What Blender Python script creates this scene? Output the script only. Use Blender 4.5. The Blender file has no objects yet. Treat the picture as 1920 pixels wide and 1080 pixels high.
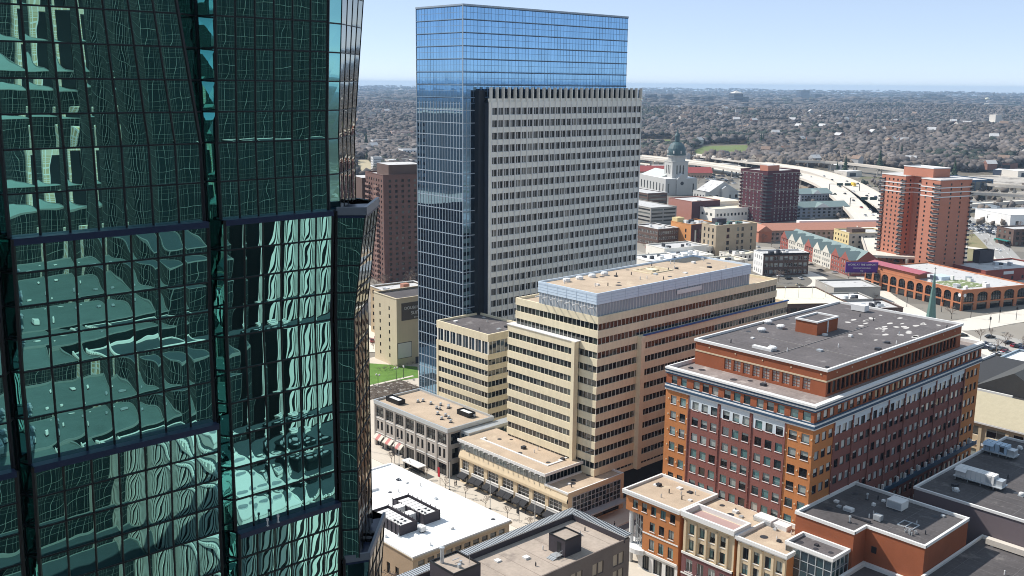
import bpy, math, random, numpy as np
from mathutils import Vector, Matrix
random.seed(7); rng = np.random.default_rng(7)
sc = bpy.context.scene
COL = sc.collection
rad = math.radians
# ------------------------------------------------------------------ camera numbers (also used to pace out the site)
F = 1880.0; PITCH = math.atan(382 / F); ROLL = rad(.56); AZ = rad(47.5); H = 110.0
_f0 = Vector((math.cos(AZ), math.sin(AZ), 0)); _r0 = Vector((math.sin(AZ), -math.cos(AZ), 0)); _u0 = Vector((0, 0, 1))
FW = _f0 * math.cos(PITCH) - _u0 * math.sin(PITCH); _up = _u0 * math.cos(PITCH) + _f0 * math.sin(PITCH)
RT = _r0 * math.cos(ROLL) + _up * math.sin(ROLL); UP = _up * math.cos(ROLL) - _r0 * math.sin(ROLL)
EYE = Vector((0, 0, H))
def G(px, py, z=0.0):
    r = FW * F + RT * (px - 960) + UP * (540 - py)
    return EYE + r * ((z - H) / r.z)
def proj(p):
    d = Vector(p) - EYE; zz = d.dot(FW)
    return (960 + F * d.dot(RT) / zz, 540 - F * d.dot(UP) / zz, zz)
# ------------------------------------------------------------------ materials
def nodes(name):
    m = bpy.data.materials.new(name); m.use_nodes = True
    nt = m.node_tree; b = nt.nodes['Principled BSDF']
    return m, nt, b
def N(nt, t, **kw):
    n = nt.nodes.new(t)
    for k, v in kw.items():
        if k in n.inputs: n.inputs[k].default_value = v
        else: setattr(n, k, v)
    return n
def mth(nt, op, a, b=None, c=None):
    n = nt.nodes.new('ShaderNodeMath'); n.operation = op
    for i, v in enumerate((a, b, c)):
        if v is None: continue
        if isinstance(v, (int, float)): n.inputs[i].default_value = v
        else: nt.links.new(v, n.inputs[i])
    return n.outputs[0]
def mixc(nt, fac, a, b, bt='MIX'):
    n = nt.nodes.new('ShaderNodeMix'); n.data_type = 'RGBA'; n.blend_type = bt
    for k, v in ((0, fac), (6, a), (7, b)):
        if isinstance(v, (int, float)): n.inputs[k].default_value = v
        elif isinstance(v, (tuple, list)): n.inputs[k].default_value = (*v[:3], 1)
        else: nt.links.new(v, n.inputs[k])
    return n.outputs[2]
MATS = {}
def mat(name, col, rough=.8, var=.14, scale=.25, fine=3.0, streak=0.0, patch=None, pscale=.12, pth=.6, metal=0.0, spec=.3, psharp=.03, island=0.0):
    if name in MATS: return MATS[name]
    m, nt, b = nodes(name)
    geo = N(nt, 'ShaderNodeNewGeometry'); pos = geo.outputs['Position']
    n1 = N(nt, 'ShaderNodeTexNoise', Scale=scale, Detail=4.0, Roughness=.6); nt.links.new(pos, n1.inputs['Vector'])
    n2 = N(nt, 'ShaderNodeTexNoise', Scale=fine, Detail=2.0); nt.links.new(pos, n2.inputs['Vector'])
    s = mth(nt, 'ADD', mth(nt, 'MULTIPLY', mth(nt, 'SUBTRACT', n1.outputs['Fac'], .5), 2.6 * var), mth(nt, 'MULTIPLY', mth(nt, 'SUBTRACT', n2.outputs['Fac'], .5), 1.6 * var))
    if streak:
        mp = N(nt, 'ShaderNodeMapping'); mp.inputs['Scale'].default_value = (1.1, 1.1, .07); nt.links.new(pos, mp.inputs['Vector'])
        n3 = N(nt, 'ShaderNodeTexNoise', Scale=1.0, Detail=3.0); nt.links.new(mp.outputs[0], n3.inputs['Vector'])
        s = mth(nt, 'ADD', s, mth(nt, 'MULTIPLY', mth(nt, 'SUBTRACT', n3.outputs['Fac'], .5), 2.4 * streak))
    if island:
        s = mth(nt, 'ADD', s, mth(nt, 'MULTIPLY', mth(nt, 'SUBTRACT', geo.outputs['Random Per Island'], .5), 2 * island))
    fac = mth(nt, 'ADD', s, 1.0)
    base = mixc(nt, 1.0, col, (1, 1, 1), 'MULTIPLY')
    comb = N(nt, 'ShaderNodeCombineColor')
    for i in range(3): nt.links.new(fac, comb.inputs[i])
    c = mixc(nt, 1.0, col, comb.outputs[0], 'MULTIPLY')
    if patch:
        n4 = N(nt, 'ShaderNodeTexNoise', Scale=pscale, Detail=5.0, Roughness=.65); nt.links.new(pos, n4.inputs['Vector'])
        mr = N(nt, 'ShaderNodeMapRange'); mr.inputs[1].default_value = pth; mr.inputs[2].default_value = pth + psharp
        nt.links.new(n4.outputs['Fac'], mr.inputs[0]); c = mixc(nt, mr.outputs[0], c, patch)
    nt.links.new(c, b.inputs['Base Color'])
    b.inputs['Roughness'].default_value = rough; b.inputs['Metallic'].default_value = metal
    b.inputs['Specular IOR Level'].default_value = spec
    MATS[name] = m; return m
def glassmat(name, cols, ior=1.75, rough=.04):
    """window pane: dark glass, some panes with a blind behind; each pane its own shade"""
    m, nt, b = nodes(name)
    oi = N(nt, 'ShaderNodeObjectInfo'); geo = N(nt, 'ShaderNodeNewGeometry')
    r = mth(nt, 'FRACT', mth(nt, 'ADD', oi.outputs['Random'], geo.outputs['Random Per Island']))
    cr = N(nt, 'ShaderNodeValToRGB'); cr.color_ramp.interpolation = 'CONSTANT'
    els = cr.color_ramp.elements
    for i, (p, c) in enumerate(cols):
        e = els[i] if i < 2 else els.new(p)
        e.position = p; e.color = (*c, 1)
    nt.links.new(r, cr.inputs[0]); nt.links.new(cr.outputs[0], b.inputs['Base Color'])
    b.inputs['Roughness'].default_value = rough; b.inputs['IOR'].default_value = ior
    tint = N(nt, 'ShaderNodeTexWhiteNoise', noise_dimensions='1D'); nt.links.new(r, tint.inputs['W'])
    # every pane sits a hair out of true
    vs = N(nt, 'ShaderNodeVectorMath', operation='SUBTRACT'); nt.links.new(tint.outputs['Color'], vs.inputs[0]); vs.inputs[1].default_value = (.5, .5, .5)
    sc_ = N(nt, 'ShaderNodeVectorMath', operation='SCALE'); nt.links.new(vs.outputs[0], sc_.inputs[0]); sc_.inputs['Scale'].default_value = .03
    ad = N(nt, 'ShaderNodeVectorMath', operation='ADD'); nt.links.new(geo.outputs['Normal'], ad.inputs[0]); nt.links.new(sc_.outputs[0], ad.inputs[1])
    nm = N(nt, 'ShaderNodeVectorMath', operation='NORMALIZE'); nt.links.new(ad.outputs[0], nm.inputs[0])
    nt.links.new(nm.outputs[0], b.inputs['Normal'])
    MATS[name] = m; return m
def mirror_glass(name, tint, dark, amp, namp, refl=.8, nscale=1.3, pw=3.0, jit=.006):
    """coated curtain-wall glass: each pane pillows a little, from the UV pane grid"""
    m, nt, b = nodes(name)
    geo = N(nt, 'ShaderNodeNewGeometry'); uv = N(nt, 'ShaderNodeUVMap'); uv.uv_map = 'pane'
    sp = N(nt, 'ShaderNodeSeparateXYZ'); nt.links.new(uv.outputs[0], sp.inputs[0])
    fu = mth(nt, 'SUBTRACT', mth(nt, 'FRACT', sp.outputs[0]), .5); fv = mth(nt, 'SUBTRACT', mth(nt, 'FRACT', sp.outputs[1]), .5)
    cu = mth(nt, 'FLOOR', sp.outputs[0]); cv = mth(nt, 'FLOOR', sp.outputs[1])
    cb = N(nt, 'ShaderNodeCombineXYZ'); nt.links.new(cu, cb.inputs[0]); nt.links.new(cv, cb.inputs[1])
    wn = N(nt, 'ShaderNodeTexWhiteNoise', noise_dimensions='3D'); nt.links.new(cb.outputs[0], wn.inputs['Vector'])
    wc = N(nt, 'ShaderNodeSeparateColor'); nt.links.new(wn.outputs['Color'], wc.inputs[0])
    no = N(nt, 'ShaderNodeTexNoise', Scale=nscale, Detail=1.5); nt.links.new(geo.outputs['Position'], no.inputs['Vector'])
    nc = N(nt, 'ShaderNodeSeparateColor'); nt.links.new(no.outputs['Color'], nc.inputs[0])
    def tilt(f, w, n):
        sgn = mth(nt, 'SIGN', f); p = mth(nt, 'MULTIPLY', sgn, mth(nt, 'POWER', mth(nt, 'MULTIPLY', mth(nt, 'ABSOLUTE', f), 2.0), pw))
        a = mth(nt, 'MULTIPLY', p, mth(nt, 'MULTIPLY_ADD', w, amp * .9, amp * .55))
        a = mth(nt, 'ADD', a, mth(nt, 'MULTIPLY', mth(nt, 'SUBTRACT', n, .5), namp))
        return mth(nt, 'ADD', a, mth(nt, 'MULTIPLY', mth(nt, 'SUBTRACT', w, .5), jit))
    ta = tilt(fu, wc.outputs[0], nc.outputs[0]); tb = tilt(fv, wc.outputs[1], nc.outputs[1])
    z = N(nt, 'ShaderNodeCombineXYZ', Z=1.0)
    cr = N(nt, 'ShaderNodeVectorMath', operation='CROSS_PRODUCT'); nt.links.new(z.outputs[0], cr.inputs[0]); nt.links.new(geo.outputs['Normal'], cr.inputs[1])
    s1 = N(nt, 'ShaderNodeVectorMath', operation='SCALE'); nt.links.new(cr.outputs[0], s1.inputs[0]); nt.links.new(ta, s1.inputs['Scale'])
    s2 = N(nt, 'ShaderNodeVectorMath', operation='SCALE'); nt.links.new(z.outputs[0], s2.inputs[0]); nt.links.new(tb, s2.inputs['Scale'])
    a1 = N(nt, 'ShaderNodeVectorMath', operation='ADD'); nt.links.new(geo.outputs['Normal'], a1.inputs[0]); nt.links.new(s1.outputs[0], a1.inputs[1])
    a2 = N(nt, 'ShaderNodeVectorMath', operation='ADD'); nt.links.new(a1.outputs[0], a2.inputs[0]); nt.links.new(s2.outputs[0], a2.inputs[1])
    nm = N(nt, 'ShaderNodeVectorMath', operation='NORMALIZE'); nt.links.new(a2.outputs[0], nm.inputs[0])
    gl = N(nt, 'ShaderNodeBsdfGlossy'); gl.inputs['Roughness'].default_value = .0
    gt = mixc(nt, mth(nt, 'MULTIPLY', wc.outputs[2], .35), tint, tuple(c * .6 for c in tint)); nt.links.new(gt, gl.inputs['Color'])
    nt.links.new(nm.outputs[0], gl.inputs['Normal'])
    b.inputs['Base Color'].default_value = (*dark, 1); b.inputs['Roughness'].default_value = .3; b.inputs['Specular IOR Level'].default_value = .2
    mx = N(nt, 'ShaderNodeMixShader'); mx.inputs[0].default_value = refl
    nt.links.new(b.outputs[0], mx.inputs[1]); nt.links.new(gl.outputs[0], mx.inputs[2])
    nt.links.new(mx.outputs[0], nt.nodes['Material Output'].inputs['Surface'])
    MATS[name] = m; return m
# ------------------------------------------------------------------ mesh builder
class MB:
    def __init__(s): s.v = []; s.f = []; s.m = []; s.uv = []
    def quad(s, a, b, c, d, m=0, uv=None):
        i = len(s.v); s.v += [tuple(a), tuple(b), tuple(c), tuple(d)]; s.f.append((i, i + 1, i + 2, i + 3)); s.m.append(m); s.uv.append(uv)
    def tri(s, a, b, c, m=0):
        i = len(s.v); s.v += [tuple(a), tuple(b), tuple(c)]; s.f.append((i, i + 1, i + 2)); s.m.append(m); s.uv.append(None)
    def box(s, x0, x1, y0, y1, z0, z1, m=0, top=None, bottom=True):
        i = len(s.v)
        s.v += [(x0, y0, z0), (x1, y0, z0), (x1, y1, z0), (x0, y1, z0), (x0, y0, z1), (x1, y0, z1), (x1, y1, z1), (x0, y1, z1)]
        fs = [(0, 1, 5, 4), (1, 2, 6, 5), (2, 3, 7, 6), (3, 0, 4, 7), (4, 5, 6, 7)] + ([(3, 2, 1, 0)] if bottom else [])
        for k, f in enumerate(fs):
            s.f.append(tuple(i + q for q in f)); s.m.append(top if (k == 4 and top is not None) else m); s.uv.append(None)
    def rim(s, x0, x1, y0, y1, z0, z1, t, m=0):
        """a parapet: four strips, butted"""
        s.box(x0, x1, y0, y0 + t, z0, z1, m); s.box(x0, x1, y1 - t, y1, z0, z1, m)
        s.box(x0, x0 + t, y0 + t, y1 - t, z0, z1, m); s.box(x1 - t, x1, y0 + t, y1 - t, z0, z1, m)
    def prism(s, poly, z0, z1, m=0, top=None, cap=True):
        n = len(poly); i = len(s.v)
        s.v += [(p[0], p[1], z0) for p in poly] + [(p[0], p[1], z1) for p in poly]
        for k in range(n):
            s.f.append((i + k, i + (k + 1) % n, i + n + (k + 1) % n, i + n + k)); s.m.append(m); s.uv.append(None)
        if cap:
            s.f.append(tuple(i + n + k for k in range(n))); s.m.append(m if top is None else top); s.uv.append(None)
    def bar(s, a, b, w, m=0, w2=None, sides=4):
        a = Vector(a); b = Vector(b); d = (b - a)
        if d.length < 1e-6: return
        d.normalize(); r = d.orthogonal().normalized() if abs(d.z) > .99 else d.cross(Vector((0, 0, 1))).normalized()
        q = d.cross(r); w2 = w if w2 is None else w2; i = len(s.v)
        for p, ww in ((a, w), (b, w2)):
            for k in range(sides):
                an = 2 * math.pi * (k + .5) / sides
                s.v.append(tuple(p + (r * math.cos(an) + q * math.sin(an)) * ww * .7071))
        for k in range(sides):
            s.f.append((i + k, i + (k + 1) % sides, i + sides + (k + 1) % sides, i + sides + k)); s.m.append(m); s.uv.append(None)
        s.f.append(tuple(i + sides + k for k in range(sides))); s.m.append(m); s.uv.append(None)
        s.f.append(tuple(i + k for k in reversed(range(sides)))); s.m.append(m); s.uv.append(None)
    def lathe(s, cx, cy, prof, n=16, m=0, sy=1.0):
        i = len(s.v)
        for r, z in prof:
            for k in range(n):
                a = 2 * math.pi * k / n; s.v.append((cx + r * math.cos(a), cy + r * sy * math.sin(a), z))
        for j in range(len(prof) - 1):
            for k in range(n):
                s.f.append((i + j * n + k, i + j * n + (k + 1) % n, i + (j + 1) * n + (k + 1) % n, i + (j + 1) * n + k)); s.m.append(m); s.uv.append(None)
        s.f.append(tuple(i + (len(prof) - 1) * n + k for k in range(n))); s.m.append(m); s.uv.append(None)
    def gable(s, x0, x1, y0, y1, z0, z1, axis='x', m=0, ends=None):
        ends = m if ends is None else ends
        if axis == 'x':
            c = (y0 + y1) / 2
            s.quad((x0, y0, z0), (x1, y0, z0), (x1, c, z1), (x0, c, z1), m); s.quad((x1, y1, z0), (x0, y1, z0), (x0, c, z1), (x1, c, z1), m)
            s.tri((x0, y1, z0), (x0, y0, z0), (x0, c, z1), ends); s.tri((x1, y0, z0), (x1, y1, z0), (x1, c, z1), ends)
        else:
            c = (x0 + x1) / 2
            s.quad((x0, y1, z0), (x0, y0, z0), (c, y0, z1), (c, y1, z1), m); s.quad((x1, y0, z0), (x1, y1, z0), (c, y1, z1), (c, y0, z1), m)
            s.tri((x0, y0, z0), (x1, y0, z0), (c, y0, z1), ends); s.tri((x1, y1, z0), (x0, y1, z0), (c, y1, z1), ends)
    def mesh(s, name, mats, off=(0, 0, 0)):
        me = bpy.data.meshes.new(name)
        v = np.array(s.v, dtype=np.float64) - np.array(off)
        me.from_pydata(v.tolist(), [], s.f)
        for mt in mats: me.materials.append(mt)
        me.polygons.foreach_set('material_index', s.m)
        if any(u is not None for u in s.uv):
            ul = me.uv_layers.new(name='pane'); d = []
            for f, u in zip(s.f, s.uv):
                for k in range(len(f)): d += (u[k] if u else (0, 0))
            ul.data.foreach_set('uv', d)
        me.update(); return me
    def build(s, name, mats, parent=None, world=True):
        if not isinstance(mats, (list, tuple)): mats = [mats]
        off = Vector((0, 0, 0))
        if parent is not None and world:
            r = parent
            while r is not None: off += r.location; r = r.parent
        o = bpy.data.objects.new(name, s.mesh(name, mats, off)); COL.objects.link(o)
        if parent is not None: o.parent = parent
        return o
def _each(s, name, mats, parent=None, world=True):
    # one object per separate piece
    n = len(s.v); par = list(range(n))
    def find(a):
        while par[a] != a: par[a] = par[par[a]]; a = par[a]
        return a
    for f in s.f:
        r = find(f[0])
        for q in f[1:]: par[find(q)] = r
    groups = {}
    for i, f in enumerate(s.f): groups.setdefault(find(f[0]), []).append(i)
    out = []
    for fs in groups.values():
        m = MB(); mp = {}
        for i in fs:
            for q in s.f[i]:
                if q not in mp: mp[q] = len(m.v); m.v.append(s.v[q])
            m.f.append(tuple(mp[q] for q in s.f[i])); m.m.append(s.m[i]); m.uv.append(s.uv[i])
        out.append(m.build(name, mats, parent, world))
    return out
MB.each = _each
def tag(o, label, cat, group=None):
    o['label'] = label; o['category'] = cat
    if group: o['group'] = group
    return o
def thing(name, label, cat, loc=(0, 0, 0), rotz=0.0, group=None):
    o = bpy.data.objects.new(name, None); COL.objects.link(o); o.empty_display_size = .5
    o.location = loc; o.rotation_euler = (0, 0, rotz)
    return tag(o, label, cat, group)
def struct(o, kind='structure'):
    o['kind'] = kind; return o
def dup(root, loc, rotz=None, label=None, group=None, scale=None):
    def cp(o, p):
        c = o.copy(); COL.objects.link(c); c.parent = p
        for ch in o.children: cp(ch, c)
        return c
    r = cp(root, None); r.location = loc
    if rotz is not None: r.rotation_euler = (0, 0, rotz)
    if scale is not None: r.scale = (scale,) * 3
    if label: r['label'] = label
    if group: r['group'] = group
    return r
def text_mesh(body, size, depth=.05):
    cu = bpy.data.curves.new('lettering', 'FONT'); cu.body = body; cu.size = size; cu.extrude = depth; cu.align_x = 'CENTER'; cu.align_y = 'CENTER'
    t = bpy.data.objects.new('lettering', cu); COL.objects.link(t)
    dg = bpy.context.evaluated_depsgraph_get(); dg.update()
    me = bpy.data.meshes.new_from_object(t.evaluated_get(dg)); bpy.data.objects.remove(t); me.name = 'lettering'
    return me
def lettering(body, size, m, parent, loc, rotz, depth=.05, name='lettering'):
    me = text_mesh(body, size, depth); me.materials.clear(); me.materials.append(m)
    o = bpy.data.objects.new(name, me); COL.objects.link(o); o.parent = parent
    o.location = loc; o.rotation_euler = (rad(90), 0, rotz)
    return o
# ------------------------------------------------------------------ facades
VR = random.Random(77)
class Facade:
    """a wall face with real openings; u runs left to right seen from outside, outward normal (dy,-dx)"""
    def __init__(s, root, world=True): s.root = root; s.wins = []; s.world = world
    def wall(s, mb, org, d, W, z0, z1, cols, rows, depth=.22, wm=0, key='w', skip=None, rev=None, ub=(), zb=()):
        dx, dy = d; nx, ny = dy, -dx; rev = wm if rev is None else rev
        P = lambda u, z, o=0.0: (org[0] + dx * u - nx * o, org[1] + dy * u - ny * o, z)
        rows = [r for r in rows if r[0] >= z0 - 1e-6 and r[1] <= z1 + 1e-6]
        us = sorted({0.0, W} | set(ub) | {e for c in cols for e in c[:2]}); zs = sorted({z0, z1} | set(zb) | {e for r in rows for e in r[:2]})
        cs = {(c[0], c[1]): i for i, c in enumerate(cols)}; rs = {(r[0], r[1]): j for j, r in enumerate(rows)}
        for a, b in zip(us, us[1:]):
            for c, e in zip(zs, zs[1:]):
                hole = (a, b) in cs and (c, e) in rs and not (skip and skip(cs[(a, b)], rs[(c, e)]))
                w = wm((a + b) / 2, (c + e) / 2) if callable(wm) else wm
                if not hole:
                    mb.quad(P(a, c), P(b, c), P(b, e), P(a, e), w)
                else:
                    r = w if rev is None or callable(rev) else rev
                    mb.quad(P(a, c), P(a, c, depth), P(b, c, depth), P(b, c), r); mb.quad(P(b, e), P(b, e, depth), P(a, e, depth), P(a, e), r)
                    mb.quad(P(a, e), P(a, e, depth), P(a, c, depth), P(a, c), r); mb.quad(P(b, c), P(b, c, depth), P(b, e, depth), P(b, e), r)
                    k = key(cs[(a, b)], rs[(c, e)]) if callable(key) else key
                    s.wins.append((P(a, c), math.atan2(dy, dx), (round(b - a, 3), round(e - c, 3), depth, k, VR.choice((0, 0, 1, 2, 3)) if k in ('w', 'ws', 'j', 'd2') else 0)))
    def finish(s, styles, most=100, name='window'):
        """windows as parts: the ones that show largest one by one, any rest as one part"""
        root = s.root; off = root.location if s.world else Vector((0, 0, 0)); R = Matrix.Rotation(root.rotation_euler.z, 4, 'Z')
        def show(w):
            p = Vector(w[0]); p = p if s.world else R @ p + root.location
            x, y, z = proj(p); ins = -20 < x < 1940 and -20 < y < 1100 and z > 0
            return (0 if ins else 1, z / max(.05, w[2][0] * w[2][1]) ** .5)
        ws = sorted(s.wins, key=show); cache = {}
        for i, (p, a, k) in enumerate(ws[:most]):
            if k not in cache: cache[k] = win_mesh(k, styles).mesh(name, styles[k[3]]['mats'])
            o = bpy.data.objects.new(name, cache[k]); COL.objects.link(o); o.parent = root
            o.location = Vector(p) - off; o.rotation_euler = (0, 0, a)
        if len(ws) > most:
            big = MB(); mats = []; idx = {}
            for p, a, k in ws[most:]:
                st = styles[k[3]]
                wm_ = win_mesh(k, styles); i0 = len(big.v); ca, sa = math.cos(a), math.sin(a)
                for m_ in st['mats']:
                    if m_.name not in idx: idx[m_.name] = len(mats); mats.append(m_)
                big.v += [(p[0] + ca * x - sa * y, p[1] + sa * x + ca * y, p[2] + z) for x, y, z in wm_.v]
                big.f += [tuple(i0 + q for q in f) for f in wm_.f]; big.m += [idx[st['mats'][q].name] for q in wm_.m]; big.uv += wm_.uv
            o = big.build(name, mats, root, world=s.world); o['kind'] = 'stuff'
def win_mesh(k, styles):
    w, h, dp, key, var = k; st = styles[key]; b = MB(); t = st.get('frame', .07)
    nx, nz = st.get('nx', 1), st.get('nz', 1); y = dp - .02
    for i in range(nx):
        for j in range(nz):
            b.quad((w * i / nx, y, h * j / nz), (w * (i + 1) / nx, y, h * j / nz), (w * (i + 1) / nx, y, h * (j + 1) / nz), (w * i / nx, y, h * (j + 1) / nz), 0)
    if var:   # a blind part-way down behind the pane
        fr = (.3, .55, .85)[var - 1]; b.quad((t, y - .003, h * (1 - fr)), (w - t, y - .003, h * (1 - fr)), (w - t, y - .003, h - t), (t, y - .003, h - t), len(st['mats']) - 1)
    if t:
        f0, f1 = y - .09, y - .005
        b.box(0, w, f0, f1, 0, t, 1); b.box(0, w, f0, f1, h - t, h, 1); b.box(0, t, f0, f1, t, h - t, 1); b.box(w - t, w, f0, f1, t, h - t, 1)
        for i in range(1, nx): b.box(w * i / nx - t * .4, w * i / nx + t * .4, f0 + .01, f1, t, h - t, 1)
        for j in range(1, nz): b.box(t, w - t, f0 + .02, f1, h * j / nz - t * .4, h * j / nz + t * .4, 1)
    if st.get('sill'): b.box(-.06, w + .06, -.12, .02, -.14, -.003, 2)
    return b
def evenly(a, b, n, frac):
    """n openings of frac of the bay between a and b"""
    p = (b - a) / n; return [(a + p * i + p * (1 - frac) / 2, a + p * i + p * (1 + frac) / 2) for i in range(n)]
def ribbon(root, name, x0, x1, y0, y1, z0, z1, gm, mm, pitch=1.5, mw=.07, faces='xy', rail=True):
    """a band of glazing round a block with its mullions on the -X and -Y faces"""
    b = MB(); 
    if 'x' in faces:
        n = max(1, round((y1 - y0) / pitch)); p = (y1 - y0) / n
        for i in range(n): b.quad((x0, y1 - p * i, z0), (x0, y1 - p * (i + 1), z0), (x0, y1 - p * (i + 1), z1), (x0, y1 - p * i, z1), 0)
        for i in range(n + 1): b.box(x0 - .1, x0 - .004, y0 + p * i - mw / 2, y0 + p * i + mw / 2, z0, z1, 1)
    if 'y' in faces:
        n = max(1, round((x1 - x0) / pitch)); p = (x1 - x0) / n
        for i in range(n): b.quad((x0 + p * i, y0, z0), (x0 + p * (i + 1), y0, z0), (x0 + p * (i + 1), y0, z1), (x0 + p * i, y0, z1), 0)
        for i in range(n + 1): b.box(x0 + p * i - mw / 2, x0 + p * i + mw / 2, y0 - .1, y0 - .004, z0, z1, 1)
    return b.build(name, [gm, mm], root)
# ================================================================== palette
stone = mat('beige stone', (.75, .655, .465), .85, .10, .15, 2.0, streak=.10)
stone2 = mat('pale grey stone', (.80, .765, .69), .8, .08, .1, 1.5, streak=.06)
cream = mat('cream stone', (.62, .50, .34), .85, .10, .2, 2.0, streak=.06)
lime = mat('grey limestone', (.44, .40, .36), .85, .10, .3, 2.0, streak=.06)
orange = mat('orange brick', (.47, .185, .065), .9, .12, .3, 4.0, streak=.05)
maroon = mat('maroon brick', (.225, .088, .072), .9, .14, .3, 4.0, streak=.05)
brick = mat('red brown brick', (.31, .095, .042), .9, .14, .3, 4.0, streak=.05)
purple = mat('plum brick', (.17, .075, .075), .9, .14, .3, 4.0)
white = mat('white trim', (.72, .71, .69), .6, .06, .3, 2.0)
bluetrim = mat('dark blue trim', (.035, .075, .13), .6, .08)
roofdark = mat('dark roof membrane', (.115, .103, .104), .95, .34, .10, 1.6, patch=(.27, .25, .245), pscale=.22, pth=.585, psharp=.14)
roofblk = mat('black roof membrane', (.085, .077, .078), .95, .34, .14, 1.2, patch=(.19, .175, .165), pscale=.2, pth=.59, psharp=.14)
gravel = mat('tan gravel roof', (.46, .36, .265), .95, .26, .16, 3.0, patch=(.60, .50, .36), pscale=.2, pth=.58, psharp=.16)
gravel2 = mat('brown roof membrane', (.38, .315, .26), .95, .26, .15, 1.6, patch=(.20, .165, .145), pscale=.16, pth=.57, psharp=.16)
whiteroof = mat('white roof membrane', (.86, .86, .85), .7, .05, .15, 1.0, patch=(.66, .65, .63), pscale=.22, pth=.68, psharp=.03)
metalblue = mat('pale blue metal panel', (.60, .70, .80), .4, .05, .2, 1.0, spec=.5)
steel = mat('galvanised steel', (.55, .58, .60), .4, .08, .5, 2.0, metal=.5)
darkmetal = mat('dark metal', (.04, .042, .05), .5, .12, .5, 2.0)
black = mat('black metal', (.012, .013, .016), .45, .1)
charcoal = mat('charcoal cladding', (.055, .047, .055), .7, .12, .3, 2.0)
concrete = mat('concrete', (.55, .50, .435), .9, .10, .1, 1.5, patch=(.44, .40, .36), pscale=.2, pth=.62)
asphalt = mat('asphalt', (.15, .145, .145), .95, .14, .08, 1.0, patch=(.10, .098, .1), pscale=.15, pth=.62)
sidewalk = mat('pale paving', (.56, .50, .42), .9, .10, .15, 1.5)
winmix = glassmat('window glass', [(0, (.012, .014, .017)), (.35, (.03, .05, .055)), (.5, (.10, .20, .20)), (.85, (.17, .28, .27)), (.96, (.4, .4, .36))])
winmix2 = glassmat('shaded window glass', [(0, (.012, .014, .018)), (.22, (.06, .07, .07)), (.38, (.02, .025, .03)), (.55, (.36, .39, .39)), (.8, (.55, .56, .54)), (.95, (.03, .08, .2))], ior=1.9)
ribglass = glassmat('ribbon glass', [(0, (.012, .014, .015)), (.5, (.022, .028, .026)), (.85, (.06, .075, .065))], ior=1.75, rough=.02)
blueglass = glassmat('blue ribbon glass', [(0, (.02, .035, .05)), (.5, (.04, .065, .09)), (.8, (.09, .13, .16))], ior=2.0)
tealglass = glassmat('teal glass', [(0, (.02, .05, .06)), (.4, (.05, .10, .115)), (.7, (.02, .04, .055))], ior=2.2)
darkwin = glassmat('dark window glass', [(0, (.012, .013, .016)), (.6, (.03, .034, .036)), (.85, (.14, .15, .14))], ior=1.6)
blind = mat('window blind', (.30, .33, .31), .12, .1, spec=.6); blindw = mat('pale blind', (.62, .61, .56), .12, .1, spec=.6)
ST = {'w': dict(mats=[winmix, black, white, blind], sill=True, frame=.06), 'ws': dict(mats=[winmix2, black, white, blindw], frame=.06),
      'j': dict(mats=[winmix, darkmetal, white, blind], frame=.07, nx=2, sill=True), 'big': dict(mats=[darkwin, white], frame=.12, nx=3, nz=3),
      'grid': dict(mats=[darkwin, black, white], frame=.09, nx=4, nz=3), 'pair': dict(mats=[darkwin, black, white], frame=.09, nx=2, nz=2),
      'shop': dict(mats=[darkwin, black], frame=.1, nx=3), 'd': dict(mats=[darkwin, black], frame=.05), 'd2': dict(mats=[darkwin, white, blind], frame=.08, nx=2),
      'louv': dict(mats=[mat('louvre', (.40, .36, .32), .7, .1), brick], frame=.1, nx=2, nz=4), 'plain': dict(mats=[darkwin], frame=0)}
# ================================================================== the blue glass tower with the stone flank
t = thing('office_tower', 'tallest tower in view, blue mirror glass above a pale stone gridded flank with roof fins', 'office tower', (250, 265, 0))
X0, X1, Y0, Y1, ZT = 210.0, 289.0, 253.5, 278.0, 134.4
bg = mirror_glass('blue mirror glass', (.29, .51, .74), (.01, .02, .035), .008, .004, .86, .5, 3.0, .003)
b = MB(); fl = [0.0]; z = ZT
lev = []
while z > 3: lev.append(z); z -= 4.1
lev.append(0.0); lev = lev[::-1]
def glassface(b, P, Q, lev, n, u0):
    for i in range(n):
        for j in range(len(lev) - 1):
            a = P + (Q - P) * (i / n); c = P + (Q - P) * ((i + 1) / n)
            b.quad((a.x, a.y, lev[j]), (c.x, c.y, lev[j]), (c.x, c.y, lev[j + 1]), (a.x, a.y, lev[j + 1]), 0, [(u0 + i, j), (u0 + i + 1, j), (u0 + i + 1, j + 1), (u0 + i, j + 1)])
glassface(b, Vector((X0, Y1, 0)), Vector((X0, Y0, 0)), lev, 16, 0)
glassface(b, Vector((X0, Y0, 0)), Vector((X1, Y0, 0)), lev, 52, 20)
glassface(b, Vector((X1, Y0, 0)), Vector((X1, Y1, 0)), lev, 16, 90); glassface(b, Vector((X1, Y1, 0)), Vector((X0, Y1, 0)), lev, 52, 110)
b.quad((X0, Y0, ZT - .6), (X1, Y0, ZT - .6), (X1, Y1, ZT - .6), (X0, Y1, ZT - .6), 1)
b.build('curtain_wall', [bg, roofdark], t)
mull = mat('blue grey mullion', (.34, .40, .46), .5, .05); umull = mat('slate blue mullion', (.20, .31, .44), .5, .05)
dmull = mat('dark mullion and fin shadow', (.03, .04, .06), .4, .05)
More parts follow.
